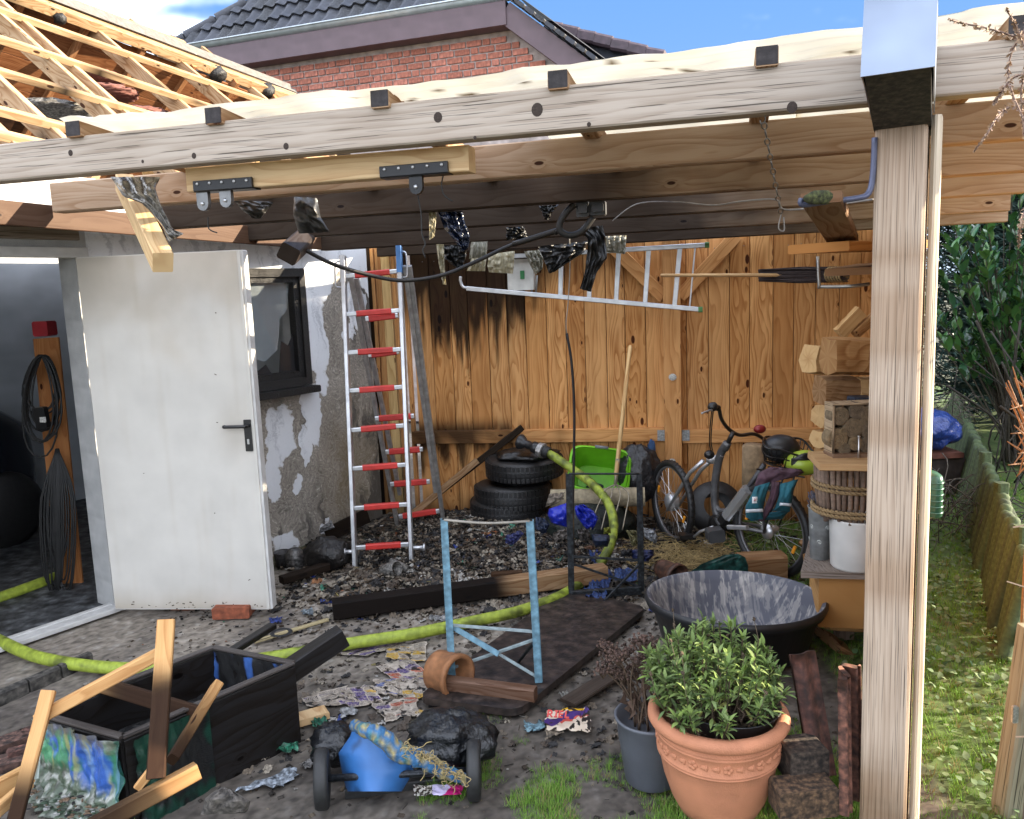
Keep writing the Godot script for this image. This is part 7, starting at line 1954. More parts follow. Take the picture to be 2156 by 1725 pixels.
func barrow():
	# burnt wooden planter in the form of a barrow
	var h = .33
	var B0 = g(258, 1556, h); var A0 = g(83, 1507, h); var C0 = g(617, 1400, h); var D0 = A0 + (C0 - B0)
	var dn = V3(0, -h - .03, 0)
	var th = thing("burnt_planter", "burnt black wooden barrow planter with molten blue and green plastic front", "planter", (A0 + C0) / 2 + dn)
	var blk = W("burnt_board", L(.013, .012, .012), 1, .42)
	blk.normal_scale = .8
	var inn = (C0 - B0).normalized(); var acr = (A0 - B0).normalized()
	var wall = func(a, c, nm):
		var b = wb(); var up = V3(0, 1, 0); var ax = (c - a).normalized()
		b.beam(a + dn * .5, c + dn * .5, .022, h + .02, Vector3.UP, .004, 8); return ob(nm, b, blk, th)
	var rs = wall.call(B0, C0, "side_board"); wall.call(D0, A0, "side_board"); wall.call(C0, D0, "end_board")
	wall.call(A0, B0, "front_board")
	var b = wb(); b.beam(A0.lerp(B0, .5) + dn * .75, D0.lerp(C0, .5) + dn * .75, .33, .02); ob("floor_board", b, blk, th)
	b = B.new(); b.sm(true)
	b.grid(func(u, v): var p = A0.lerp(B0, .04 + u * .92).lerp(D0.lerp(C0, .04 + u * .92), .03 + v * .94) + dn * .5; return p + V3(0, .05 * nz.get_noise_2d(u * 9, v * 14), 0), 20, 30)
	ob("charred_soil", b, M("char", L(.014, .013, .013), .6, 0, "blot", 6.0, "nc", 1.5), th)
	# rim laths and slats
	for q in [[B0, C0], [A0, D0], [C0, D0], [A0, B0]]:
		b = wb(); b.beam(q[0] + V3(0, .008, 0), q[1] + V3(0, .008, 0), .03, .012, Vector3.UP, .003); ob("rim", b, W("burnt_rim", L(.06, .052, .048), 2, .45), th)
	# wheel disc on the long side
	var wc = PP(Q(7, 1640, 1150), B0 - acr * .02, acr); var bx = Basis(inn, Vector3.UP, inn.cross(Vector3.UP))
	b = B.new(); b.lathe([Vector2(0, -.012), Vector2(.10, -.012), Vector2(.105, .012), Vector2(.0, .014)], 30, along(wc, -acr)); var disc = ob("wheel_disc", b, M("char_disc", L(.05, .045, .042), .7, 0, "blot", 6.0, "nf"), th)
	for k in 3:
		var a = 1.2 + k * 2.1
		b = B.new(); b.prism([Vector2(cos(a) * .03, sin(a) * .03), Vector2(cos(a - .32) * .088, sin(a - .32) * .088), Vector2(cos(a) * .092, sin(a) * .092), Vector2(cos(a + .32) * .088, sin(a + .32) * .088)], Transform3D(bx, wc - acr * .018), .012); ob("spoke_gap", b, M("pit_black", L(.006, .006, .006), .9, 0, ""), disc)
	# handles
	b = wb(); b.beam(C0 + V3(-.06, -.07, .0) + acr * .02, d(722, 1338, 3.45), .075, .09, Vector3.UP, .006, 4); ob("handle", b, blk, th)
	b = wb(); b.beam(d(472, 1382, 3.75), d(574, 1318, 4.1), .05, .03, Vector3.UP, .004, 4); ob("handle", b, blk, th)
	# molten plastic over the front
	var n = FastNoiseLite.new(); n.seed = 5; n.frequency = 1.0; n.fractal_octaves = 3
	b = B.new(); b.sm(true)
	var outn = -inn
	b.cf = func(p):
		var s = (p - A0).dot((B0 - A0).normalized()) / A0.distance_to(B0); var y = (p.y - B0.y)
		var a = n.get_noise_2d(s * 5 + n.get_noise_2d(s * 4, p.y * 6) * .6, p.y * 2.2); var k = n.get_noise_2d(s * 13, p.y * 26)
		var c = Color(.045, .20, .10).lerp(Color(.10, .30, .16), smoothstep(.0, .3, n.get_noise_2d(s * 9, p.y * 5)))
		c = c.lerp(Color(.04, .12, .42), smoothstep(.28, .46, s + a * .35) * smoothstep(1.0, .86, s + a * .2))
		c = c.lerp(Color(.15, .27, .45), smoothstep(-.05, .3, n.get_noise_2d(s * 8 + y, p.y * 2 + 4)) * .65 * smoothstep(.25, .5, s))
		c = c.lerp(Color(.42, .40, .14), smoothstep(.22, .36, n.get_noise_2d(s * 10 + 4, p.y * 1.5)) * .6)
		c = c.lerp(Color(.13, .12, .095), smoothstep(-.06, -.01, y + .03 * k + .02 * a) * .85)
		if s > .97: c = c.lerp(Color(.01, .07, .045), .8)
		var low = smoothstep(-.15, -.21, y + .05 * n.get_noise_1d(s * 6) + .07 * (s - .4))
		var rub = Color(.09, .12, .08).lerp(Color(.36, .37, .33), smoothstep(.05, .4, k)).lerp(Color(.04, .045, .035), smoothstep(.15, .4, n.get_noise_2d(s * 14 + 30, p.y * 12)) * .7)
		return c.lerp(rub, low)
	b.grid(func(u, v):
		var p = A0.lerp(B0 - acr * .02, u) + dn * v * 1.05
		var dr = n.get_noise_2d(u * 4.5 + n.get_noise_2d(u * 2, v * 2) * .6, v * .8) * .03 + n.get_noise_2d(u * 13, v * 3) * .007
		var lump = smoothstep(.45, .8, v) * (.035 + .05 * n.get_noise_2d(u * 6, v * 6) + .02 * n.get_noise_2d(u * 16, v * 16))
		return p + outn * (.030 + maxf(dr, -.014) + lump), 90, 80)
	var grit = B.new(); grit.sm(false)
	for i in 170:
		var s = rng.randf(); var v = rf(.66, 1.05)
		var q = A0.lerp(B0, s) + dn * v + outn * (.05 + rf(0, .03))
		var t = rng.randf(); grit.col = Color(.45, .45, .43) if t > .7 else (Color(.20, .13, .08) if t > .4 else (Color(.05, .09, .05) if t > .2 else Color(.02, .02, .02)))
		grit.blob(q, V3(rf(.003, .016), rf(.002, .007), rf(.003, .010)), .8, .5, i, 6, 5)
	stuff(ob("grit", grit, M("grit", Color(1, 1, 1), .8, 0, "mot", 20.0), th))
	ob("molten_plastic", b, M("molten_plastic", Color(1, 1, 1), .3, 0, "soft", 6.0, "nf", .5), th)
	b = B.new(); b.sm(true); b.cf = func(p): return Color(.008, .045, .03).lerp(Color(.012, .012, .012), smoothstep(-.1, .25, n.get_noise_3d(p.x * 6, p.y * 4, p.z * 6)))
	b.grid(func(u, v): return B0.lerp(C0, .02 + u * .42) + dn * (.02 + v) - acr * (.018 + .018 * (1 - u) * (1 + n.get_noise_2d(u * 12, v * 4))), 40, 30)
	ob("side_melt", b, mats.molten_plastic, th)
	b = B.new(); b.sm(true); b.cf = func(p): return Color(.02, .02, .022).lerp(Color(.05, .12, .35), smoothstep(.05, .2, n.get_noise_3d(p.x * 9, p.y * 1.5, p.z * 9)))
	b.grid(func(u, v): return D0.lerp(C0, .04 + u * .9) + dn * v * .7 - inn * (.016 + .012 * n.get_noise_2d(u * 8, v * 2)), 30, 20)
	ob("inner_melt", b, mats.molten_plastic, th)
	# loose charred stakes
	var sw = W("stake_wood", L(.52, .30, .125), 0)
	var stake = func(a, c, w, t0, t1, label, hh = .0, dark0 = false):
		var bb = wb(); var L0 = a.distance_to(c); var ax = (c - a).normalized()
		bb.cf = func(p):
			var t = (p - a).dot(ax) / L0 + .10 * nz.get_noise_3d(p.x * 9, p.y * 9, p.z * 9)
			return Color(1, 1, 1).lerp(Color(.055, .047, .045), smoothstep(t0, t1, t))
		bb.beam(a, c, w, w * (.8 if hh == 0 else hh), V3(.3, .2, 1), .004, 24)
		lone("charred_stake", bb, sw, label, "stake", "charred stakes on the planter")
	stake.call(d(350, 1307, 2.72), d(328, 1640, 2.45), .056, .25, .5, "upright charred stake standing before the middle of the planter")
	stake.call(d(336, 1376, 2.8), d(82, 1512, 2.75), .042, 2.0, 3.0, "sloping orange stake bridging the left stake and the upright one", 1.3)
	stake.call(d(102, 1455, 2.75), d(28, 1740, 2.5), .046, .45, .8, "leaning stake at the left corner of the planter")
	stake.call(d(457, 1442, 2.95), d(362, 1600, 2.6), .035, -.3, .9, "pale scorched stake leaning inside the right side of the planter", 1.4)
	stake.call(d(416, 1622, 2.5), d(190, 1745, 2.3), .05, -.8, .9, "scorched thick stake lying across the bottom front", 1.1)
	stake.call(d(212, 1442, 3.1), d(420, 1505, 2.9), .06, -.6, .3, "grey cross batten lying inside the planter", .4)
	stake.call(d(-20, 1672, 2.7), d(62, 1628, 2.85), .07, 2.0, 3.0, "orange board end at the left edge behind the leaning stake", .6)
	stake.call(d(-20, 1720, 2.5), d(60, 1650, 2.75), .04, 2.0, 3.0, "narrow orange splinter at the lower left corner", .8)
	stake.call(d(290, 1660, 2.5), d(336, 1600, 2.52), .03, 2.0, 3.0, "small pale stick behind the foot of the upright stake", .8)
	b = B.new(); b.beam(d(76, 1582, 2.66), d(70, 1642, 2.6), .035, .004, V3(0, 0, 1), .001); lone("glass_strip", b, M("milky_strip", L(.36, .42, .38), .15, 0, ""), "upright milky glass strip beside the leaning stake", "glass")

func bin():
	# molten blue wheeled bin
	var w0 = g(678, 1642, .10); var w1 = g(1000, 1620, .10)
	w0 = d(678, 1640, 2.78); w1 = d(998, 1622, 2.82)
	var ax = (w1 - w0).normalized(); var fw = V3(-ax.z, 0, ax.x).normalized()
	if fw.z < 0: fw = -fw
	var th = thing("molten_bin", "molten bright blue wheeled bin lying collapsed on its axle", "bin", (w0 + w1) / 2 * V3(1, 0, 1))
	var rub = M("wheel_rubber", L(.018, .018, .018), .6, 0, "mot", 8.0, "nf", .4); var bl = M("bin_blue", L(.03, .135, .37), .5, 0, "soft", 3.0)
	var b
	for k in 2:
		var c = [w0, w1][k]
		var r = .107
		b = B.new(); b.sm(true); b.lathe([Vector2(0, -.02), Vector2(.05, -.022), Vector2(.085, -.026), Vector2(r - .006, -.024), Vector2(r, -.014), Vector2(r, .014), Vector2(r - .006, .024), Vector2(.085, .026), Vector2(.05, .022), Vector2(0, .02)], 36, along(c, ax.rotated(Vector3.UP, .09 if k == 0 else -.05)))
		ob("wheel", b, rub, th)
	b = B.new(); b.sm(true); b.tube([w0, w1], .013, 10); ob("axle", b, M("axle_steel", L(.09, .10, .12), .4, .6, "blot", 9.0), th)
	var n = FastNoiseLite.new(); n.seed = 15; n.frequency = 1.0; n.fractal_octaves = 3
	# bulging shell: grid between sighted outlines
	b = B.new(); b.sm(true); b.cf = func(p): return Color(1, 1, 1).lerp(Color(.12, .12, .13), smoothstep(.25, .5, n.get_noise_3d(p.x * 7, p.y * 7, p.z * 7)) * .7)
	var shell = func(le, ri, z, bulge, nu, nv, dz):
		var at = func(l, t): var f = t * (l.size() - 1); var i = mini(int(f), l.size() - 2); return Q(8, l[i][0], l[i][1]).lerp(Q(8, l[i + 1][0], l[i + 1][1]), f - i)
		b.grid(func(u, v): return D(at.call(le, v).lerp(at.call(ri, v), u), z - bulge * sqrt(maxf(.02, 1 - pow(2 * u - 1, 2))) * (.6 + .4 * v) + dz * v + .0015 * n.get_noise_2d(u * 3, v * 3)), nu, nv)
	shell.call([[445, 1155], [420, 1230], [350, 1330], [370, 1440], [400, 1560]], [[620, 1180], [720, 1290], [800, 1370], [800, 1440], [730, 1560]], 2.92, .13, 34, 24, -.05)
	ob("body", b, bl, th)
	b = B.new(); b.sm(true)
	shell.call([[690, 1340], [700, 1420], [700, 1470]], [[850, 1400], [830, 1430], [780, 1475]], 2.84, .03, 12, 8, 0)
	shell.call([[370, 1450], [385, 1500], [390, 1575]], [[700, 1440], [690, 1490], [660, 1570]], 2.80, .05, 16, 8, .03)
	ob("lower_lip", b, bl, th)
	b = B.new(); b.sm(true)
	shell.call([[465, 1445], [470, 1525]], [[650, 1440], [640, 1515]], 2.70, .01, 8, 4, 0)
	ob("axle_saddle", b, bl, th)
	b = B.new(); b.beam(D(Q(8, 390, 1560), 2.86), D(Q(8, 980, 1490), 2.92), .05, .04); ob("bottom_rail", b, rub, th)
	# crusty edge flowing down to the right
	b = B.new(); b.sm(true); b.cf = func(p): return Color(.035, .15, .33).lerp(Color(.42, .34, .13), smoothstep(-.02, .2, n.get_noise_3d(p.x * 26, p.y * 26, p.z * 26))).lerp(Color(.06, .20, .22), smoothstep(.1, .3, n.get_noise_3d(p.x * 13, 5, p.z * 13)))
	b.tube(spl([D(Q(8, 445, 1165), 2.86), D(Q(8, 520, 1195), 2.76), D(Q(8, 610, 1235), 2.74), D(Q(8, 720, 1330), 2.74), D(Q(8, 860, 1370), 2.74), D(Q(8, 980, 1440), 2.75), D(Q(8, 1125, 1490), 2.76)], 7).map(func(p): return p + V3(n.get_noise_1d(p.x * 30), n.get_noise_1d(p.x * 40 + 9), 0) * .008), range(43).map(func(i): return .014 + .02 * sin(PI * clampf((i + 4) / 50.0, 0, 1)) + .008 * n.get_noise_1d(i * .9)), 10)
	ob("molten_edge", b, M("crust", Color(1, 1, 1), .7, 0, "mot", 12.0, "nc", 1.2), th)
	b = B.new(); b.sm(true)
	for i in 70:
		var t = rf(.3, 1.0); var p = D(Q(8, 640 + t * 440, 1190 + t * 290), 2.72); var pts = [p]
		for k in 5: pts.append(pts[-1] + V3(rf(-.02, .02), rf(-.022, .01), rf(-.012, .012)))
		b.tube(spl(pts, 3), .0016, 4, false)
	stuff(ob("frayed_fibres", b, M("straw", L(.45, .34, .15), .85, 0, "mot", 15.0), th))
	b = B.new(); b.sm(true); b.blob(D(Q(8, 1010, 1240), 3.0), V3(.17, .10, .16), .5, .16, 6, 40, 24)
	b.blob(D(Q(8, 330, 1270), 3.02), V3(.10, .07, .1), .5, .18, 7, 30, 18)
	ob("charred_residue", b, M("residue", L(.014, .016, .02), .35, 0, "blot", 7.0, "nc", 1.5), th)

# ---------------------------------------------------------------- litter and growth on the ground
func litter():
	var cols = [Color(.86, .83, .79), Color(.26, .18, .52), Color(.80, .30, .18), Color(.90, .70, .12), Color(.22, .34, .72), Color(.6, .55, .5)]
	var P = func(k): return print_mat("print%d" % k, 30 + k, [cols[0], cols[(k * 2 + 1) % 6], cols[(k + 2) % 6], cols[(k * 3) % 6], cols[5]])
	for q in [
		[[[660, 690], [850, 680], [840, 770], [660, 750]], 1, "orange-red printed leaflet just behind the clay ring pot"],
		[[[610, 820], [760, 770], [860, 860], [690, 880]], 0, "violet printed brochure left of the clay ring pot"],
		[[[580, 910], [740, 890], [740, 980], [600, 970]], 2, "torn pink and brown leaflet left of the trolley board"],
		[[[740, 900], [940, 890], [930, 990], [760, 990]], 4, "dark blue leaflet lying against the front left of the trolley board"],
		[[[160, 1000], [380, 940], [420, 1040], [200, 1040]], 3, "yellow and orange printed page right of the burnt planter"],
		[[[380, 950], [540, 950], [590, 1020], [430, 1055]], 5, "crumpled grey newspaper sheet before the trolley board"],
		[[[590, 1050], [800, 1010], [800, 1100], [650, 1130]], 6, "greyish burnt newspaper below the front corner of the trolley board"],
		[[[820, 1085], [1000, 1075], [1060, 1105], [850, 1120]], 7, "yellow-blue leaflet under the front edge of the trolley board"],
		[[[330, 720], [500, 670], [700, 655], [520, 745]], 5, "long crumpled newspaper strip along the hose"],
		[[[680, 875], [880, 880], [870, 900], [700, 900]], 5, "narrow white paper strip before the violet brochure"]]:
		var mid = Vector2(); var big = []
		for v in q[0]: mid += Vector2(v[0], v[1]) * .25
		for v in q[0]: var e = mid + (Vector2(v[0], v[1]) - mid) * 1.3; big.append([e.x, e.y])
		lone("printed_paper", scrap(8, big, .006, q[1] + 3, .012, 12, 10), P.call(q[1]), q[2], "paper", "papers scattered on the ground")
	# printed box remains right of the trolley
	var th = thing("printed_bag", "half burnt purple and yellow printed washing powder bag right of the trolley", "packaging", G(Q(8, 1720, 1180)))
	var im = Image.create(256, 160, false, Image.FORMAT_RGB8); im.fill(Color(.80, .74, .66))
	for x in 256:
		for y in 160:
			var v = y + x * .28 - 60
			if v > 10 and v < 60: im.set_pixel(x, y, Color(.24, .14, .40))
			if v > 60 and v < 74 and x > 90: im.set_pixel(x, y, Color(.75, .3, .25))
			if y < 26 and x > 70 and x < 215: im.set_pixel(x, y, Color(.85, .66, .08))
			if nz.get_noise_2d(x * .03, y * .03) > .22 or (x > 225 and nz.get_noise_2d(x * .05, y * .05) > -.1): im.set_pixel(x, y, Color(.14, .10, .07))
	var m = StandardMaterial3D.new(); m.albedo_texture = ImageTexture.create_from_image(im); m.cull_mode = BaseMaterial3D.CULL_DISABLED; m.resource_name = "bag_print"; m.roughness = .5
	var b = scrap(8, [[1600, 1110], [1840, 1070], [1870, 1220], [1590, 1230]], .012, 12, .03, 14, 10)
	ob("sheet", b, m, th)
	b = scrap(8, [[1590, 1210], [1700, 1190], [1690, 1230], [1590, 1270]], .01, 4, .02); ob("flap", b, M("kraft", L(.45, .36, .26), .8, 0, "blot", 5.0), th)
	var tm = TextMesh.new(); tm.text = "RIEL"; tm.font_size = 16; tm.depth = .004; tm.pixel_size = .0030
	var f = SystemFont.new(); f.font_names = PackedStringArray(["Droid Sans"]); f.font_weight = 700; tm.font = f
	var tp = G(Q(8, 1670, 1170)); tp.y += .055
	var ti = MeshInstance3D.new(); ti.mesh = tm; ti.material_override = M("print_red", L(.5, .06, .05), .5, 0, ""); ti.name = "lettering"; th.add_child(ti, true)
	ti.transform = Transform3D(Basis(V3(.97, -.0, .2), V3(-.15, .35, -.92), V3(0, .92, .35)).orthonormalized(), tp - th.position)
	# pink pack under the bin
	th = thing("pink_pack", "pink and white packet lying under the axle of the molten bin", "packaging", G(Q(8, 950, 1580)))
	im = Image.create(128, 64, false, Image.FORMAT_RGB8); im.fill(Color(.82, .8, .76))
	for x in 128:
		for y in 64:
			if x > 84 + 10 * sin(y * .06): im.set_pixel(x, y, Color(.72, .12, .42))
			elif x > 48: im.set_pixel(x, y, Color(.78, .74, .86))
			elif nz.get_noise_2d(x * .12, y * .12) > .0: im.set_pixel(x, y, Color(.2, .16, .12))
	m = StandardMaterial3D.new(); m.albedo_texture = ImageTexture.create_from_image(im); m.cull_mode = BaseMaterial3D.CULL_DISABLED; m.resource_name = "pack_print"; m.roughness = .4
	b = scrap(8, [[800, 1560], [1100, 1555], [1090, 1615], [805, 1615]], .006, 3, .03, 12, 6); ob("pack", b, m, th)
	# plain scraps
	for q in [
		[7, [[2040, 1080], [2130, 1070], [2140, 1110], [2040, 1130]], L(.62, .62, .62), "small white crumpled paper right of the burnt planter"],
		[7, [[1400, 1570], [1740, 1410], [1790, 1450], [1700, 1530]], L(.55, .62, .70), "white-blue plastic strip beside the burnt planter"],
		[7, [[1790, 1390], [1930, 1330], [1950, 1380], [1830, 1420]], L(.40, .38, .36), "grey torn card behind the left wheel of the bin"],
		[8, [[1460, 1150], [1590, 1150], [1590, 1190], [1480, 1210]], L(.30, .52, .62), "light blue torn packet left of the printed bag"],
		[8, [[895, 515], [1000, 510], [990, 545], [890, 540]], L(.50, .50, .49), "pale flat paper scrap behind the hose"],
		[8, [[1390, 560], [1510, 490], [1510, 510], [1420, 580]], L(.42, .40, .36), "long pale paper curl between hose and trolley board"],
		[8, [[1380, 540], [1470, 520], [1480, 560], [1390, 580]], L(.36, .33, .29), "creased brownish paper under the blue trolley frame"],
		[8, [[1680, 980], [1720, 970], [1725, 1010], [1690, 1010]], L(.5, .48, .42), "tiny pale scrap at the right edge of the trolley board"],
		[7, [[1610, 525], [1690, 520], [1680, 555], [1620, 555]], L(.03, .07, .36), "small bright blue scrap on the path behind the planter"],
		[8, [[130, 480], [190, 460], [200, 500], [140, 505]], L(.32, .38, .42), "small grey-blue scrap near the charred beam end"]]:
		lone("scrap", scrap(q[0], q[1], .014, rng.randi() % 30, .014), M("scrap_" + q[2].to_html(), q[2], .6, 0, "blot", 6.0), q[3], "scrap", "loose scraps on the ground")
	b = B.new(); b.box(Transform3D(Basis(Vector3.UP, .5), G(Q(7, 1860, 1110), .025)), V3(.15, .03, .08), .004); lone("yellow_block", b, W("new_timber", L(.66, .43, .17), 0), "short pale sawn board end right of the burnt planter", "board")
	var pl = wb(); pl.col = Color(.6, .55, .5); pl.beam(g(1195, 1480, .02), g(1310, 1410, .03), .09, .018); lone("grey_plank", pl, W("grey_plank", L(.09, .075, .065), 2, .5), "thin dark plank on the ground left of the grey pot", "plank")
	# curled grey felt bottom left
	lone("curled_felt", drape(7, [[1200, 1700], [1230, 1600], [1320, 1530]], [[1480, 1690], [1500, 1620], [1390, 1550]], 2.55, .02, .01, .06, 6), M("felt_grey", L(.26, .23, .20), .9, 0, "blot", 4.0), "curled grey-brown felt scrap at the bottom left", "felt")
	b = B.new(); b.sm(true); b.lathe([Vector2(.038, 0), Vector2(.05, .006), Vector2(.062, 0)], 24, Transform3D(Basis(), g(592, 1332, .02))); lone("black_ring", b, M("black_rubber", L(.012, .012, .012), .6), "black rubber ring on the path behind the planter", "ring")
	# kerb stones and a few loose bricks at the left
	var km = M("kerb_concrete", L(.16, .145, .125), .9, 0, "blot", 3.0, "nf", .5)
	for k in 3:
		b = B.new(); var a = g(-10 + k * 68, 1478 - k * 30, .01); var e2 = g(54 + k * 68, 1450 - k * 30, .01); b.beam(a, e2, .05, .09, Vector3.UP, .01); lone("kerb_stone", b, km, "grey kerb stone in the row left of the planter, %s" % ["nearest to the left edge", "middle one", "nearest to the garage"][k], "kerb stone", "kerb stones")
	b = B.new(); b.box(Transform3D(Basis(Vector3.UP, .5), g(205, 1495, .05)), V3(.16, .07, .1), .012); lone("broken_brick", b, M("brick_broken", L(.26, .13, .085), .9, 0, "blot", 5.0, "nc", .5), "broken brick behind the sloping stake of the planter", "brick")
	for k in 5:
		b = B.new(); b.box(Transform3D(Basis(Vector3.UP, .4 + k * .1), g([15, 70, 30, 95, 10][k], [1610, 1585, 1650, 1540, 1570][k], .0)), V3(.2, .05, .1), .01); lone("paving_brick", b, M("pave%d" % (k % 2), L(.19 + .04 * (k % 2), .10, .075), .9, 0, "blot", 4.0, "nf", .5), "red-brown paving brick at the left edge, %s" % ["lower left one", "beside the leaning stake", "lowest one", "nearest the kerb", "far left one"][k], "paving brick", "paving bricks")
	# charred debris: chips, curls and splinters
	var chips = []
	for k in 4:
		b = B.new(); b.sm(k > 1)
		if k == 0: b.grid(func(u, v): return V3(u - .5, .12 * sin(u * 6) + .1 * v, (v - .5) * .7) * .05, 3, 2)
		elif k == 1: b.beam(V3(-.04, 0, 0), V3(.04, .006, .01), .008, .006, Vector3.UP, .001)
		elif k == 2: b.blob(Vector3(), V3(.022, .014, .018), .6, .3, 3, 7, 5)
		else: b.grid(func(u, v): var a = u * 3.6; return V3(cos(a) * .02, sin(a) * .018, (v - .5) * .05), 5, 1)
		chips.append(commit(b))
	var cm = M("char_chip", Color(1, 1, 1), .9, 0, "mot", 14.0); cm.metallic_specular = .25
	for k in 4:
		var xs = []; var cs = []
		var want = [8000, 4200, 1500, 3600][k]
		var tries = 0
		while xs.size() < want and tries < 90000:
			tries += 1
			var x = rf(-2.2, 2.2); var z = rf(-6.8, -2.3)
			var den = exp(-(pow((x + .2) / 1.05, 2) + pow((z + 5.75) / .95, 2))) + .13 * smoothstep(-2.4, -3.0, z) + .12 * exp(-(pow((x - .9) / .5, 2) + pow((z + 5.2) / .6, 2)))
			if x > 1.3 and z > -4.5: den *= .1
			if rng.randf() > den: continue
			var s = rf(.25, 1.0) * pow(rng.randf(), .5) * (1.0 if z < -4.8 else .6) * (.6 if k == 2 else 1.0)
			var xf = Transform3D(Basis.from_euler(V3(rf(-.3, .3), rf(0, TAU), rf(-.3, .3))).scaled(Vector3(s, s * .6, s)), V3(x, gh(x, z) + .006 * s + rf(0, .03) * exp(-pow(z + 5.9, 2)), z))
			xs.append(xf)
			var r = rng.randf()
			var c = Color(.02, .019, .018)
			if r > .45: c = Color(.075, .052, .036)
			if r > .72: c = Color(.17, .13, .09)
			if r > .89: c = Color(.30, .25, .19)
			if r > .97: c = Color(.5, .47, .42)
			if r > .985: c = [Color(.03, .05, .25), Color(.30, .11, .05), Color(.04, .16, .10), Color(.40, .33, .12)][rng.randi() % 4]
			if z > -4.3: c = c.lerp(Color(.10, .085, .07), .45 if rng.randf() > .15 else 0.0)
			cs.append(c * rf(.7, 1.2))
		tag(multi("charred_debris", chips[k], cm, xs, cs), ["flaky charred debris covering the heap before the plank wall", "burnt splinters strewn over the yard", "burnt crumbs and clods strewn over the yard", "curled burnt leaves and shreds on the heap"][k], "debris")
	var xs = []; var cs = []
	for k in 5:
		b = B.new(); b.sm(true)
		b.grid(func(u, v): return V3(u - .5 + .2 * nz.get_noise_2d(v * 4, k * 3.0), .5 * nz.get_noise_2d(u * 3.5 + k * 9, v * 3.5) + .14 * nz.get_noise_2d(u * 9 + k, v * 9), (v - .5) * .8 + .2 * nz.get_noise_2d(u * 4, k * 5.0)) * .1, 7, 6)
		var rm = commit(b); xs = []; cs = []
		for i in 680:
			var x = -.15 + rng.randfn() * .62; var z = -5.75 + rng.randfn() * .5
			if i % 4 == 0: x = rf(-1.4, 1.2); z = rf(-5.2, -3.0)
			if z < -6.7 or x > 1.7 or x < -1.3 - .3 * (z + 6): continue
			var s = rf(.25, 1.0) * (1.0 if z < -4.6 else .5)
			xs.append(Transform3D(Basis.from_euler(V3(rf(-.35, .35), rf(0, TAU), rf(-.35, .35))).scaled(Vector3(s, s, s)), V3(x, gh(x, z) + .012 * s, z)))
			var t = rng.randf(); var c = Color(.022, .02, .02)
			if t > .35: c = Color(.09, .066, .047)
			if t > .60: c = Color(.18, .14, .10)
			if t > .79: c = Color(.36, .31, .24)
			if t > .94: c = Color(.50, .48, .44)
			if t > .97: c = [Color(.03, .06, .28), Color(.34, .15, .06), Color(.05, .22, .14)][rng.randi() % 3]
			cs.append(c)
		tag(multi("matted_scraps", rm, M("matted", Color(1, 1, 1), .75, 0, "mot", 9.0), xs, cs), "crumpled singed scraps matted into the burnt heap, %s" % ["mostly flat", "mostly curled", "with torn edges", "with folded edges", "small and bunched"][k], "debris")
	# straw by the bicycle
	var sb = B.new(); sb.beam(V3(-.05, 0, 0), V3(.05, .004, 0), .0025, .002, Vector3.UP, .0004)
	xs = []; cs = []
	for i in 1500:
		var p = G(Vector2(1450 + rng.randfn() * 55, 1175 + rng.randfn() * 16)); p.y = gh(p.x, p.z) + rf(.0, .05)
		xs.append(Transform3D(Basis.from_euler(V3(0, rf(0, TAU), rf(-.4, .4))), p)); cs.append(Color(.36, .26, .11) * rf(.5, 1.2))
	tag(multi("straw", commit(sb), M("straw_stalk", Color(1, 1, 1), .8, 0, ""), xs, cs), "loose straw scattered between bicycle and tub", "straw")
	# grass
	var tuft = B.new()
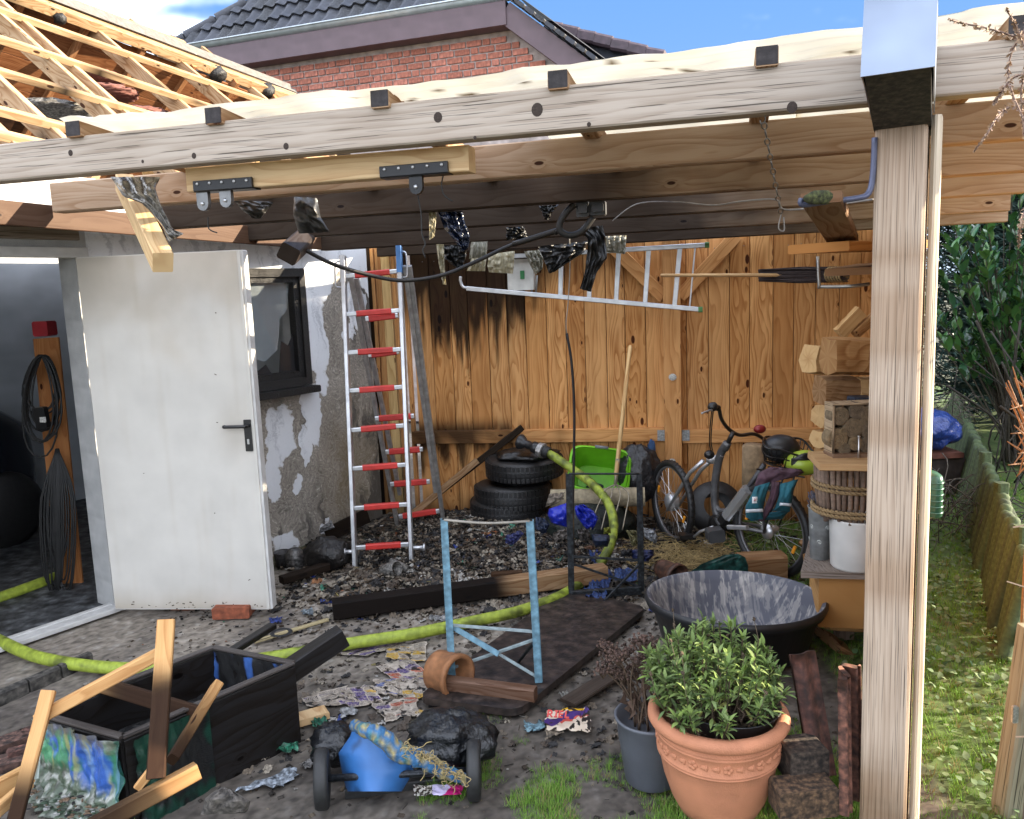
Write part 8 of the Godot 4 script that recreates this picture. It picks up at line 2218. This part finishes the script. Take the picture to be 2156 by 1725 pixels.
	for k in 7:
		var a = k * 2.4; var o = V3(cos(a), 0, sin(a)) * .008 * (k % 3); var e = o + V3(cos(a) * .028 * (1 + k % 2), .05 + .012 * (k % 3), sin(a) * .028); var s = V3(-sin(a), 0, cos(a)) * .0026
		var mdl = o.lerp(e, .5) + V3(0, .012, 0)
		tuft.tri(o - s, o + s, mdl); tuft.tri(o + s, mdl + s * .6, mdl); tuft.tri(mdl, mdl + s * .8, e)
	var tufm = commit(tuft)
	xs = []; cs = []
	var tries = 0
	while xs.size() < 32000 and tries < 400000:
		tries += 1
		var x = rf(-1.6, 4.5); var z = -rf(1.7, 9.0)
		if x > 1.2 and rng.randf() > .75: z = -rf(1.7, 5.0)
		if tries % 3 == 0: x = rf(-1.3, 1.2); z = -rf(2.5, 3.6)
		var k = lawn(x, z)
		if k < .15 or rng.randf() > k: continue
		if x < .95 and Vector2(x - .67, z + 2.66).length() < .13: continue
		var s = rf(.35, 1.0) * (.5 + .7 * k) * (.62 if x > 1.2 else .72)
		xs.append(Transform3D(Basis(Vector3.UP, rf(0, TAU)).scaled(Vector3(s, s * rf(.6, 1.2), s)), V3(x, gh(x, z) - .004, z)))
		var c = Color(.09, .19, .03).lerp(Color(.18, .30, .05), rng.randf())
		if rng.randf() > .86: c = Color(.24, .19, .09)
		cs.append(c)
	var gm = M("grass_blade", Color(1, 1, 1), .85, 0, "", 1); gm.metallic_specular = .2; gm.backlight_enabled = true; gm.backlight = L(.06, .09, .015)
	tag(multi("grass", tufm, gm, xs, cs), "short green grass and moss in the foreground and beside the fence", "grass")
	# ground ivy on the lawn
	var lf = leaf_mesh(.03, .026, .1)
	xs = []; cs = []
	for i in 3600:
		var z = -rf(2.2, 8.5); var x = rf(1.45, 2.3) + (-z - 2.2) * .42 * rng.randf()
		if rng.randf() > .5 + .5 * nz.get_noise_2d(x * 2 + 9, z * 2) + .25: continue
		var xf = look(V3(x, gh(x, z) + rf(.01, .04), z), V3(rf(-1, 1), rf(-.1, .5), rf(-1, 1))); xf.basis = xf.basis * rf(.6, 1.3)
		xs.append(xf); cs.append(Color(.05, .10, .035).lerp(Color(.11, .14, .06), rng.randf()))
	tag(multi("ground_ivy", lf, M("ivy_leaf", Color(1, 1, 1), .85, 0, ""), xs, cs), "small-leaved ground ivy creeping through the lawn by the fence", "ground ivy")
